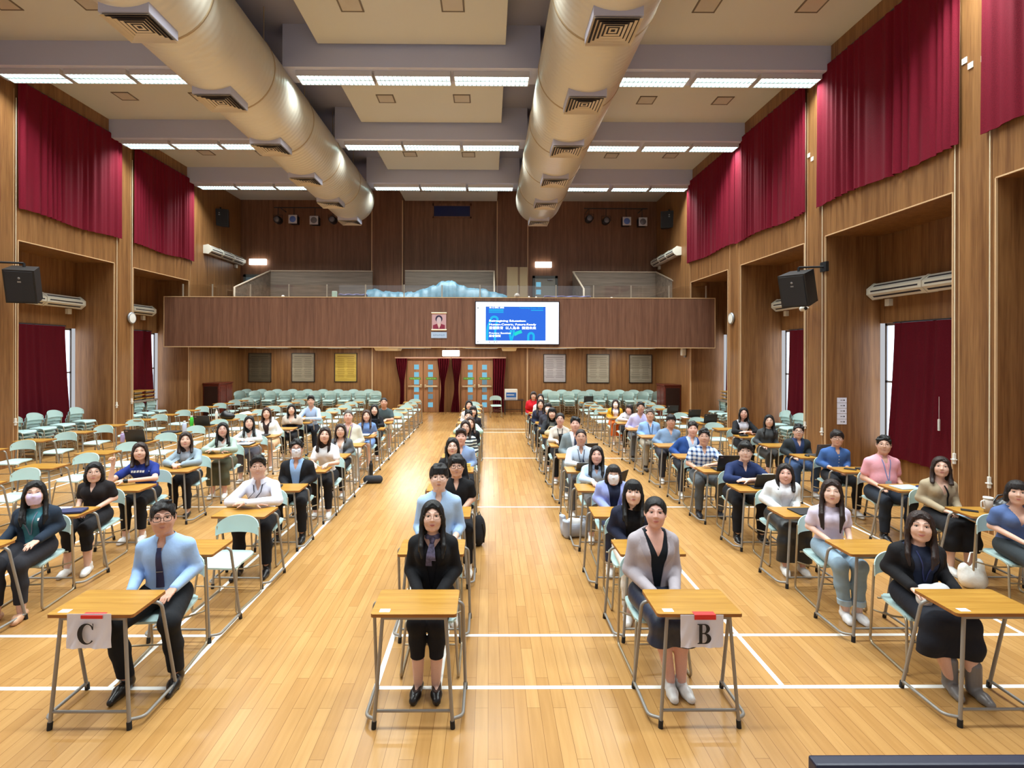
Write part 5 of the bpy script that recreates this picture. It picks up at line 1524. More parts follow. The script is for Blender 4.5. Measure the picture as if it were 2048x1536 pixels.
NP = [0]
def person(c, k, hx, hy, label, male=False, sk=1, hair='long', hc='black', top=((240, 240, 240), 's', 'crew'), topk='plain', jacket=None, jopen=.05, jkind='plain',
           bottom=('trousers', (28, 28, 32), .12), bkind='plain', shoes=('sneaker', (236, 236, 234)), glasses=None, mask=None, pose='lap', lean=None, smile=.5, extras=(), kx=None, feet=None, fat=1.0, head=(0, 0, 0), yaw=None, lsk=None, chair=True, dy=0.0):
    NP[0] += 1
    rnd = random.Random(NP[0] * 7 + 3)
    yd_ = rowY(c, k)
    onDesk = pose in ('fold', 'clasp', 'fist', 'type', 'oneup')
    L = lean if lean is not None else (.15 if onDesk else .02)
    Yp = yd_ + (.78 if onDesk else .80) + dy
    Yh = Yp - L - .05
    p = ony(hx, hy, Yh); top_z = p.z
    ang = math.atan2(p.x, Yh)
    th = -ang * (.30 if yaw is None else 0) + (yaw or 0)
    Xp = p.x - math.sin(th) * (L + .05)
    cxx = COLX[c]; sl = 0.0
    if abs(Xp - cxx) > .10:
        e = (abs(Xp - cxx) - .10) * (1 if Xp > cxx else -1); e = max(-.22, min(.22, e)); Xp -= e; sl = e
    h = .0062 if yd_ < 4.0 else .0072 if yd_ < 5.2 else .0085 if yd_ < 7 else .0105 if yd_ < 9.5 else .013
    hs = 1.05 if male else 1.0
    Hz = top_z - .119 * hs
    ts = max(.80, min(1.22, (Hz - .165 * hs - .56) / (1.038 - .56)))
    cy, sy = math.cos(th), math.sin(th)
    def T(x, y, z):
        t = max(0.0, (z - .56) / .48); t = min(t, 1.15)
        zz = .56 + (z - .56) * ts if z > .56 else z
        lx = sl * cy * t; ly = -L * t + (-sl * sy) * t
        return np.array((x + lx, y + ly, zz))
    sw = (.160 if male else .140) * fat ** .3; tw = (1.08 if male else .98) * fat
    hips = .56
    # ---- head orientation: look at the camera
    hw = Vector((Xp + math.sin(th) * (L + .05), Yh, Hz)); d = Vector((0, 0, CAM_H)) - hw
    hyaw = math.atan2(-d.x, -d.y) * -1.0
    hyaw = math.atan2(d.x, -d.y)          # facing -Y rotated by this
    hp = math.atan2(d.z, math.hypot(d.x, d.y)) * .55
    hyaw = (hyaw - th) * .85 + head[0]; hp += head[1]
    Rh = np.array(Matrix.Rotation(hyaw, 3, 'Z') @ Matrix.Rotation(-hp, 3, 'X') @ Matrix.Rotation(head[2], 3, 'Y'))
    Hc = T(0, 0, 1.2); Hc[2] = Hz; Hc[1] -= .045
    H = lambda q: Rh @ (np.array(q, float) * hs) + Hc
    # ---- limbs
    kx = kx if kx is not None else (.15 if male else .09)
    hipj = [np.array((q*.088*tw, -.03, .545)) for q in (-1, 1)]
    knee = [np.array((q*kx, -.44, .515)) for q in (-1, 1)]
    ft = feet or (((-kx*1.05, -.42), (kx*1.05, -.40)))
    ank = [np.array((ft[i][0], ft[i][1], .085)) for i in (0, 1)]
    sh = [T(q*sw, .005, .960) for q in (-1, 1)]
    el = [None, None]; wr = [None, None]; hd = [None, None]; hn = [None, None]; curl = [.35, .35]
    for i, q in ((0, -1), (1, 1)):
        if pose == 'lap':
            el[i] = np.array((q*(sw + .040), .03 - L*.6, .735)); wr[i] = np.array((q*.085, -.27, .672)); hd[i] = np.array((-q*.75, -.62, -.12)); hn[i] = np.array((0, -.3, 1.0)); curl[i] = .7
        elif pose == 'side':
            el[i] = np.array((q*(sw + .045), .04 - L*.6, .735)); wr[i] = np.array((q*.15, -.25, .685)); hd[i] = np.array((-q*.15, -.95, -.15)); hn[i] = np.array((0, -.15, 1.0))
        elif pose == 'fold':
            el[i] = np.array((q*(sw + .10), -.37, .815)); wr[i] = np.array((-q*.035, -.475 - (.045 if i else 0), .818 + (.022 if i else 0))); hd[i] = np.array((-q, .18, -.05)); hn[i] = np.array((0, -.3, 1.0)); curl[i] = .3
        elif pose in ('clasp',):
            el[i] = np.array((q*(sw + .08), -.34, .81)); wr[i] = np.array((q*.065, -.52, .815)); hd[i] = np.array((-q*.6, -.75, .05)); hn[i] = np.array((q*.3, 0, 1.0)); curl[i] = 1.0
        elif pose == 'type':
            el[i] = np.array((q*(sw + .05), -.22, .78)); wr[i] = np.array((q*.09, -.49, .815)); hd[i] = np.array((-q*.2, -.95, -.1)); hn[i] = np.array((0, 0, 1.0)); curl[i] = .45
        elif pose == 'fist':
            if i == 0: el[i] = np.array((-.27, -.43, .815)); wr[i] = np.array((-.235, -.44, 1.03)); hd[i] = np.array((.05, -.1, 1.0)); hn[i] = np.array((0.2, 1.0, 0)); curl[i] = 1.6
            else: el[i] = np.array((sw + .10, -.37, .815)); wr[i] = np.array((-.06, -.50, .818)); hd[i] = np.array((-1, .1, 0)); hn[i] = np.array((0, -.3, 1.0))
        elif pose == 'oneup':
            if i == 1: el[i] = np.array((sw + .09, -.34, .81)); wr[i] = np.array((.02, -.50, .815)); hd[i] = np.array((-.9, -.2, 0)); hn[i] = np.array((0, 0, 1.0))
            else: el[i] = np.array((-(sw + .06), -.05, .74)); wr[i] = np.array((-.11, -.29, .68)); hd[i] = np.array((.5, -.8, -.1)); hn[i] = np.array((0, -.2, 1.0))
    ua = .040 if male else .034
    # ---- skin body
    B = SD()
    trunk = SD()
    trunk.ell(T(0, .0, .565), (.150*tw, .112*tw, .105), 0)
    trunk.ell(T(0, -.005, .72), (.118*tw, .092*tw, .15*ts), .06)
    trunk.ell(T(0, -.005, .90), (.142*tw, .105*tw, .16*ts), .06)
    for q in (-1, 1): trunk.cap(T(q*.02, .012, 1.005), T(q*sw*.93, .005, .962), .046, .046, .05)
    if not male:
        for q in (-1, 1): trunk.ell(T(q*.062, -.085, .905), (.056, .050, .058), .035)
    elif fat > 1.05: trunk.ell(T(0, -.06, .74), (.125*fat, .095*fat, .13), .06)
    B.p += trunk.p
    B.cap(T(0, .012, 1.0), H((0, .022, -.055)), .062 if male else .052, .058 if male else .047, .03)
    arms = SD(); fore = SD()
    for i in (0, 1):
        arms.cap(sh[i], el[i], ua + .007, ua, .035)
        fore.cap(el[i], wr[i], ua - .002, .026 if male else .0225, .02)
    legs = SD(); shins = SD()
    for i in (0, 1):
        legs.cap(hipj[i], knee[i], .086*tw, .060*tw**.5, .04)
        shins.chain([knee[i], knee[i]*.6 + ank[i]*.4 + np.array((0, .022, 0)), ank[i]], [.057, .052, .034], .03)
    B.p += arms.p + fore.p + legs.p + shins.p
    for i in (0, 1):
        a = ank[i]; q = (-1, 1)[i]
        B.cap(a + (0, .02, -.045), a + (q*.015, -.12, -.055), .028, .024, .02)
    B.xform(HEADS[male], Rh, Hc, hs)
    fr = max(.0080, .60 * h) * (1.05 if male else .95)
    for i in (0, 1):
        q = (-1, 1)[i]
        dr = hd[i] / np.linalg.norm(hd[i]); n_ = hn[i] - dr * (hn[i] @ dr); n_ /= np.linalg.norm(n_)
        la = np.cross(dr, n_)
        if la[0] * q < 0 and pose != 'fist': pass
        thumb_side = -1.0 if (la @ np.array((q, 0, 0.001))) > 0 else 1.0
        w_ = wr[i]
        for o_, ln_, ex in ((-.028, .058, .074), (-.0095, .073, .082), (.0095, .078, .084), (.028, .070, .080)):
            ln_ *= 1.02; base = w_ + dr * ex + la * o_ * thumb_side * 1.0
            B.cap(w_ + dr * .015 + la * o_ * thumb_side * .55, base, .0145, .0115, .012)
            cu = curl[i]
            d1 = dr * math.cos(cu * .6) - n_ * math.sin(cu * .6); d2 = dr * math.cos(cu * 1.5) - n_ * math.sin(cu * 1.5)
            m1 = base + d1 * ln_ * .52
            B.cap(base, m1, fr * 1.08, fr, .004); B.cap(m1, m1 + d2 * ln_ * .48, fr, fr * .85, .003)
        tb = w_ + dr * .025 + la * .022 * thumb_side; td = dr * .62 + la * .78 * thumb_side - n_ * .25; td /= np.linalg.norm(td)
        if pose == 'fist' and i == 0: td = np.array((0.0, -.2, 1.0)); tb = w_ + dr * .07 + la * .02 * thumb_side
        m1 = tb + td * .04; B.cap(tb, m1, fr * 1.5, fr * 1.15, .008); B.cap(m1, m1 + (td * .8 + dr * .3) * .03, fr * 1.15, fr * .9, .003)
    B.keep((0, 0, -1), (0, 0, .004))
    body = bpy.data.objects.new('person', B.mesh('person', h)); body.data.materials.append(skin(sk)); COL.objects.link(body)
    body.location = (Xp, Yp, 0); body.rotation_euler = (0, 0, th)
    tag(body, label, 'person')
    def part(nm, sd, m, hh=None):
        o = bpy.data.objects.new(nm, sd.mesh(nm, hh or h)); o.data.materials.append(m); COL.objects.link(o); o.parent = body; return o
    # ---- trousers / skirt
    bt, bc, bz = bottom
    W = []
    if bt in ('trousers', 'jeans'):
        e = .012 if bt == 'trousers' else .012
        t = SD(); t.ell(T(0, .0, .565), (.150*tw + e, .112*tw + e, .105), 0)
        t.p += legs.inflate(e).p
        for i in (0, 1):
            a = ank[i]; kk = knee[i]
            end = kk + (a - kk) * min(1.05, (kk[2] - bz) / (kk[2] - a[2]))
            t.chain([kk, (kk + end)/2 + np.array((0, .015, 0)), end], [.066, .064 if male else .060, .056 if male else .052], .03)
        t.keep((0, 0, 1), (0, 0, .66)); t.keep((0, 0, -1), (0, 0, bz))
        part('trousers' if bt == 'trousers' else 'jeans', t, cloth(bc, bkind)); W.append(t)
        if bt == 'jeans':
            for i in (0, 1):
                a = ank[i]; kk = knee[i]; f = lambda z: kk + (a - kk) * ((kk[2] - z) / (kk[2] - a[2]))
                cf = SD().cap(f(bz + .06), f(bz), .060, .060, 0).keep((0, 0, 1), (0, 0, bz + .055)).keep((0, 0, -1), (0, 0, bz - .004))
                part('turn_up', cf, cloth(tuple(min(255, v + 34) for v in bc), bkind))
    else:
        t = SD(); t.ell(T(0, .0, .565), (.150*tw + .016, .112*tw + .016, .105), 0); t.p += legs.inflate(.018).p
        t.cap((0, -.10, .55), (0, -.42, .52), .085, .07, .07)
        if bz < .46:
            for i in (0, 1):
                q = (-1, 1)[i]; kk = knee[i]
                t.chain([kk, kk + np.array((q*.02, -.015, -.15)), (kk[0] + q*.03, kk[1] + .02, bz - .02)], [.072, .070, .070], .06)
            t.chain([(0, -.40, .50), (0, -.41, bz - .02)], [.07, .065], .08)
        t.keep((0, 0, 1), (0, 0, .67)); t.keep((0, 0, -1), (0, 0, bz))
        if bz >= .46: t.keep((0, -1, -.3), (0, -.41, .5))
        part('skirt', t, cloth(bc, bkind)); W.append(t)
    # ---- shoes
    st, scol = shoes
    for i in (0, 1):
        a = ank[i]; q = (-1, 1)[i]; s_ = SD(); o_ = .018 * q
        tl = {'formal': .20, 'sneaker': .165, 'flat': .165, 'boot': .165}[st]; f_ = 1.08 if male else .98
        s_.chain([a + (0, .045, -.047), a + (o_*.6, -.075*f_, -.049), a + (o_, -tl*f_ + .03, -.058)], [.036*f_, .040*f_, .025 if st == 'formal' else .031], .02)
        if st in ('sneaker', 'formal'): s_.cap(a + (0, .018, -.03), a + (0, .012, .012), .041*f_, .043*f_, .02)
        if st == 'boot': s_.cap(a + (0, .012, -.03), a + (0, .02, .13), .048, .052, .02)
        if st == 'flat': s_.ell(a + (o_*.5, -.03, .0), (.030, .085, .028), .006, 's')
        s_.keep((0, 0, -1), (0, 0, .003))
        so = part('shoe', s_, cloth(scol, 'leather'), min(h, .009))
        if st == 'sneaker' and yd_ < 7:
            m = SD().chain([a + (0, .045, -.047), a + (o_*.6, -.075*f_, -.049), a + (o_, -tl*f_ + .03, -.058)], [.039*f_, .043*f_, .033], .02).keep((0, 0, 1), (0, 0, .024)).keep((0, 0, -1), (0, 0, .002))
            g = part('sole', m, cloth((238, 238, 236) if sum(scol) < 250 else (196, 198, 200), 'plain'), min(h, .008)); g.parent = so
        if st == 'sneaker' and yd_ < 5.2:
            lc = MB()
            for t in range(4):
                yy = a[1] - .035 - .020*t; zz = a[2] - .012 - .0075*t; xx = a[0] + o_*(.2 + .15*t)
                lc.tube([(xx - .020, yy, zz - .006), (xx, yy - .002, zz + .004), (xx + .020, yy, zz - .006)], .0035, 6)
            lc.build('laces', cloth((206, 208, 210)), so)
    # ---- upper clothes
    def upper(e, sleeve, neck, hem, opening=None, long_hem=None, nm='shirt', m=None, sl_flare=0.0):
        u = SD(); u.p += trunk.inflate(e).p
        for i in (0, 1):
            ar = SD().cap(sh[i], el[i], ua + .008 + e, ua + .005 + e, .03)
            if sleeve == 's':
                en = sh[i] + (el[i] - sh[i]) * .62; u.cap(sh[i], en, ua + .008 + e, ua + .012 + e, .03)
            else:
                u.p += ar.p
                fr_ = {'l': .97, 'h': .35, 'r': .45}[sleeve]
                en = el[i] + (wr[i] - el[i]) * fr_; r1 = ua + .004 + e; r2 = r1 + ((.025 + e) - r1) * fr_
                u.cap(el[i], en, r1, r2 + sl_flare, .02)
        dz_ = hem
        u.keep((0, 0, -1), (0, 0, dz_))
        zn = T(0, 0, 1.03)
        u.cap(zn + np.array((0, .012, -.03)), zn + np.array((0, -.015, .14)), .062 if male else .056, .07, .008, 's')
        if neck == 'v': u.wedge(zn[0], zn[2] - .16, .42, Hc[1] + .02)
        elif neck == 'collar': u.wedge(zn[0], zn[2] - .10, .36, Hc[1] + .02)
        elif neck == 'scoop': u.wedge(zn[0], zn[2] - .09, .8, Hc[1] + .02)
        if opening: u.wedge(zn[0], opening[1], opening[2], .0 - L * .3, opening[0], hem - .02)
        o = part(nm, u, m); W.append(u); return u, o
    tc_, tsl, tn = top
    su, so = upper(.007 if jacket else .011, tsl if not jacket else 'l' if tsl == 'l' else 's', tn, .60, m=cloth(tc_, topk))
    if jacket:
        jc, jsl, jhem = jacket
        zn = T(0, 0, 1.03)
        upper(.017, jsl, 'none', jhem, (jopen, T(0, 0, .80)[2], .16), nm='jacket', m=cloth(jc, jkind))
    # sleeves end skin/cuff handled by body below
    DRP = trunk.inflate(.012)
    def drape(nm, lat, m, off=.004, thick=.003, par=None, arms_too=False):
        """lat[u][v] -> (x,z) laid on the clothed front"""
        A = np.array(lat, float); y, none = front([DRP, B] if not arms_too else W + [B], A)
        y[none] = np.median(y[~none]) if (~none).any() else -.12
        P = [[(A[i, j, 0], y[i, j] - off, A[i, j, 1]) for j in range(A.shape[1])] for i in range(A.shape[0])]
        o = MB().slab(P, lambda i, j: (0, thick, 0)).build(nm, m); o.parent = par or body; return o
    def ribbon(pts, wd, n=10):
        pts = [np.array(q, float) for q in pts]; out = []
        for a, b in zip(pts[:-1], pts[1:]):
            for t in np.linspace(0, 1, n, endpoint=False): out.append(a + (b - a) * t)
        out.append(pts[-1]); lat = []
        for i, q in enumerate(out):
            d_ = out[min(i+1, len(out)-1)] - out[max(i-1, 0)]; d_ /= np.linalg.norm(d_) + 1e-9; nn = np.array((-d_[1], d_[0]))
            w_ = wd(i / (len(out) - 1)) if callable(wd) else wd
            lat.append([q - nn * w_/2, q, q + nn * w_/2])
        return lat
    zn = T(0, 0, 1.03); nx, nz = zn[0], zn[2]
    detail = yd_ < 9.5
    # collar
    if tn == 'collar' and detail:
        P = []; N_ = 28
        for i in range(N_ + 1):
            a = math.radians(-158 + 316 * i / N_); f_ = abs(a) / math.radians(158); ca, sa = math.cos(a), math.sin(a)
            ctr = zn + np.array((0, -.010, .012)); row = []
            for j in range(4):
                t = j / 3; r_ = .060 + .024 * t + (.006 if male else 0); z_ = .040 - .030 * t - .016 * f_ - (.030 * f_ ** 4) * t
                row.append((ctr[0] + sa * r_ * 1.05, ctr[1] + ca * r_ * 1.0 + .006, ctr[2] + z_))
            P.append(row)
        o = MB().slab(P, lambda i, j: (0, 0, -.004)).build('collar', cloth(tc_, topk)); o.parent = so
    if jacket and detail:
        zl = T(0, 0, .80)[2]
        for q in (-1, 1):
            w0 = jopen + .16 * (nz - zl)
            lat = []
            for t in np.linspace(0, 1, 12):
                z_ = zl + .0 + (nz - .012 - zl) * t; xi = jopen + .16 * (z_ - zl); wl = .006 + .052 * math.sin(PI * min(1, t * 1.15) * .62) * (1 if t < .86 else .7)
                lat.append([(nx + q*(xi + wl * v), z_ ) for v in (0, .5, 1)])
            drape('lapel', lat, cloth(tuple(max(0, int(v * .94)) for v in jacket[0]), jkind), .006, .004, None, True)
    for ex in extras:
        kd = ex[0]
        if kd == 'tie':
            drape('necktie', ribbon([(nx, nz - .035), (nx, nz - .075), (nx + .004, nz - .20), (nx + .006, T(0,0,.66)[2])], lambda t: .034 if t < .12 else .026 + .034 * t), cloth(ex[1], 'satin'), .010, .006)
            if len(ex) > 2: drape('tie_clip', [[(nx - .02, nz - .215), (nx + .03, nz - .215)], [(nx - .02, nz - .222), (nx + .03, nz - .222)]], M_WFRAME, .017, .003)
        elif kd == 'lanyard':
            zl = T(0, 0, ex[2] if len(ex) > 2 else .78)[2]
            m = cloth(ex[1], 'plain')
            for q in (-1, 1): drape('lanyard', ribbon([(nx + q*.052, nz - .012), (nx + q*.045, nz - .06), (nx + q*.004, zl)], .009 if detail else .013), m, .008, .003)
            if len(ex) > 3: drape('badge', [[(nx - .036, zl + .002), (nx + .036, zl + .002)], [(nx - .036, zl - .055), (nx + .036, zl - .055)]], mat('badge_%d' % ex[3][0], ex[3], 0.4, bump=0.01, bscale=10), .012, .004)
        elif kd == 'scarf':
            m = mat('scarf_print', (96, 92, 120), 0.6, bump=0.3, bscale=40, var=0.5)
            s_ = SD().cap(zn + np.array((-.035, -.035, .0)), zn + np.array((.035, -.035, .0)), .028, .028, .02).cap(zn + np.array((0, .03, .015)), zn + np.array((0, .0, .0)), .055, .062, .02).cap(zn + np.array((0, -.068, -.012)), zn + np.array((0, -.07, -.035)), .022, .02, .01)
            part('scarf', s_, m)
            drape('scarf_tail', ribbon([(nx - .005, nz - .03), (nx - .018, nz - .10), (nx - .022, nz - .20)], lambda t: .028 + .022 * t), m, .010, .005)
            drape('scarf_tail', ribbon([(nx + .005, nz - .03), (nx + .012, nz - .09), (nx + .012, nz - .15)], lambda t: .026 + .02 * t), m, .012, .005)
        elif kd == 'print':
            zp = T(0, 0, .945)[2] - .02
            for x0, x1 in ((-.10, -.075), (-.066, -.04), (-.03, -.006), (.004, .03), (.04, .066)):
                drape('shirt_lettering', [[(nx + x0, zp - .012), (nx + x1, zp - .012)], [(nx + x0 + .004, zp + .016), (nx + x1 + .004, zp + .016)]], M_WHITE, .004, .003)
        elif kd == 'emblem':
            drape('emblem', [[(nx + ex[1], T(0,0,.92)[2]), (nx + ex[1] + .03, T(0,0,.92)[2])], [(nx + ex[1], T(0,0,.95)[2]), (nx + ex[1] + .03, T(0,0,.95)[2])]], mat('emblem_%d' % ex[2][0], ex[2], .6, bump=0.01, bscale=10), .005, .003)
        elif kd == 'placket':
            drape('placket', ribbon([(nx, nz - .06), (nx, T(0, 0, .66)[2])], .026), cloth(tuple(min(255, int(v * 1.04)) for v in tc_), topk), .003, .002)
            for z_ in np.linspace(nz - .10, T(0, 0, .68)[2], 5): drape('button', [[(nx - .005, z_), (nx + .005, z_)], [(nx - .005, z_ + .01), (nx + .005, z_ + .01)]], M_CREAM, .006, .003)
        elif kd == 'watch':
            i = ex[1]; w_ = wr[i]; d_ = (w_ - el[i]) / np.linalg.norm(w_ - el[i])
            part('watch', SD().cap(w_ - d_*.012, w_ + d_*.010, .031 if male else .027, .030 if male else .026, 0), cloth(ex[2], 'leather'))
        elif kd == 'shawl':
            s_ = SD(); s_.p += trunk.inflate(.034).p
            for i in (0, 1): s_.cap(sh[i], (sh[i] + el[i]) / 2, .075, .085, .05)
            s_.keep((0, -.35, -1), (0, 0, T(0, 0, .78)[2])); s_.wedge(nx, T(0, 0, .86)[2], .5, Hc[1] + .03)
            part('shawl', s_, cloth(ex[1], 'plain'))
        elif kd == 'bow':
            drape('neck_ribbon', ribbon([(nx, nz - .04), (nx + .03, nz - .15), (nx + .045, nz - .28)], .016), cloth(ex[1], 'plain'), .008, .004)
        elif kd == 'bag':
            s_ = SD().ell((-.03, -.27, .665), (.11, .085, .055), 0).ell((-.11, -.33, .63), (.05, .06, .06), .03).ell((.05, -.24, .68), (.06, .06, .05), .02)
            bo = part('soft_bag', s_, cloth(ex[1], 'plain')); bo.parent = None; bo.location = body.location; bo.rotation_euler = body.rotation_euler
            tag(bo, 'pale soft bag on the lap of the ' + (lsk or label).split(' with')[0], 'bag')
    # ---- head: hair, face
    hsd = SD().xform(hair_sd(hair, rnd, male, hp), Rh, Hc, hs)
    part('hair', hsd, hairm(hc), min(h, .0085))
    HS = HEADS[male]
    def fy(x, z): 
        y, n_ = front([HS], [[(x, z)]], -.16, 0.0, 120); return float(y[0, 0])
    def hpart(nm, mb, mats):
        me = mb.mesh(nm)
        for m in (mats if isinstance(mats, list) else [mats]): me.materials.append(m)
        for v in me.vertices: v.co = Vector(H(v.co))
        o = bpy.data.objects.new(nm, me); COL.objects.link(o); o.parent = body; return o
    ew = 1.0 if yd_ < 9 else 1.15
    for q in (-1, 1):
        e = MB(); x = q*.0315; y = fy(x, .009)
        e.ell((x, y + .0015, .009), (.0145, .0045, .0058 * (.55 if 'closed' in extras else 1)), 12, 8, 0 if 'closed' not in extras else 2)
        if 'closed' not in extras: e.ell((x, y - .0012, .0092), (.0062*ew, .0034, .0056*ew), 10, 8, 1)
        e.tube([(x - .0155, y + .001, .0095), (x - .007, y - .0035, .0150), (x + .007, y - .0035, .0150), (x + .0155, y + .001, .0095)], .0019, 5, 1)
        hpart('eye', e, [M_EYEW, M_EYED, skin(sk)])
        b = MB(); pts = [(q*xx, fy(q*xx, zz) - .001, zz) for xx, zz in ((.015, .0365), (.026, .0385), (.038, .0385), (.050, .0345))]
        b.tube(pts, [.0016, .0030 if male else .0020, .0028 if male else .0018, .0010], 6); hpart('eyebrow', b, M_BROW)
    if not mask:
        ms = MB(); w_ = .019 + .007 * smile; sm = .010 * smile
        def arc_(dz, rmax, mi, wid):
            pts = []; rs = []
            for t in np.linspace(-1, 1, 9):
                xx = t * wid; zz = -.058 + dz * (1 - t*t) + sm * t * t; pts.append((xx, fy(xx, zz) - .0005, zz)); rs.append(max(.0010, rmax * (1 - t*t) ** .6))
            ms.tube(pts, rs, 6, mi)
        arc_(.0035, .0036, 0, w_); arc_(-.0055, .0046, 0, w_ * .9)
        if smile > 1.05: arc_(-.001, .0036, 1, w_ * .85)
        hpart('lips', ms, [M_LIPM if male else M_LIPF, M_TEETH])
    else:
        lat = []; 
        for i in range(15):
            u = -1 + 2 * i / 14; row = []
            for j in range(9):
                t = j / 8; zz = -.098 + .100 * t - .012 * abs(u) * (1 if t < .5 else -1) * abs(2*t - 1); row.append((u * .060 * (1 - .10 * (1 - t) - .22 * (2*t - 1) ** 4), zz))
            lat.append(row)
        A = np.array(lat); y, none = front([HS.inflate(.004)], A, -.17, .05, 160); y[none] = -.03
        P = [[(A[i, j, 0], y[i, j] - .005 - .010 * (1 - (A[i, j, 0] / .06) ** 2) * math.sin(PI * j / 8), A[i, j, 1]) for j in range(9)] for i in range(15)]
        mb = MB().slab(P, lambda i, j: (0, .002, 0))
        for q in (-1, 1):
            for z_ in (-.006, -.08): mb.tube([(q*.059, -.03 if z_ > -.05 else -.028, z_), (q*.078, .005, .004 if z_ > -.05 else -.03)], .0013, 5)
        hpart('face_mask', mb, cloth(mask, 'plain'))
    if glasses and yd_ < 14:
        g = MB(); r_ = (.0022 if glasses is M_GBLK else .0014) * (1 if yd_ < 7 else 1.25)
        for q in (-1, 1):
            lp = [(q*.034 + x, -.1085 + .35 * abs(q*.034 + x) ** 1.6, .006 + z) for x, z in rrect(.050, .037, .014, 4)]
            g.tube(lp, r_, 6, 0, True)
            g.tube([(q*.059, -.099, .014), (q*.078, -.05, .016), (q*.083, .01, .014), (q*.083, .03, .0)], r_, 6)
        g.tube([(-.009, -.1085, .012), (0, -.111, .014), (.009, -.1085, .012)], r_, 6)
        hpart('glasses', g, glasses)
    # ---- chair
    if chair:
        place_chair(Xp, yd_ + .79 + dy, th * .6, 'chair under the ' + (lsk or label), 'chairs with people')
    return body
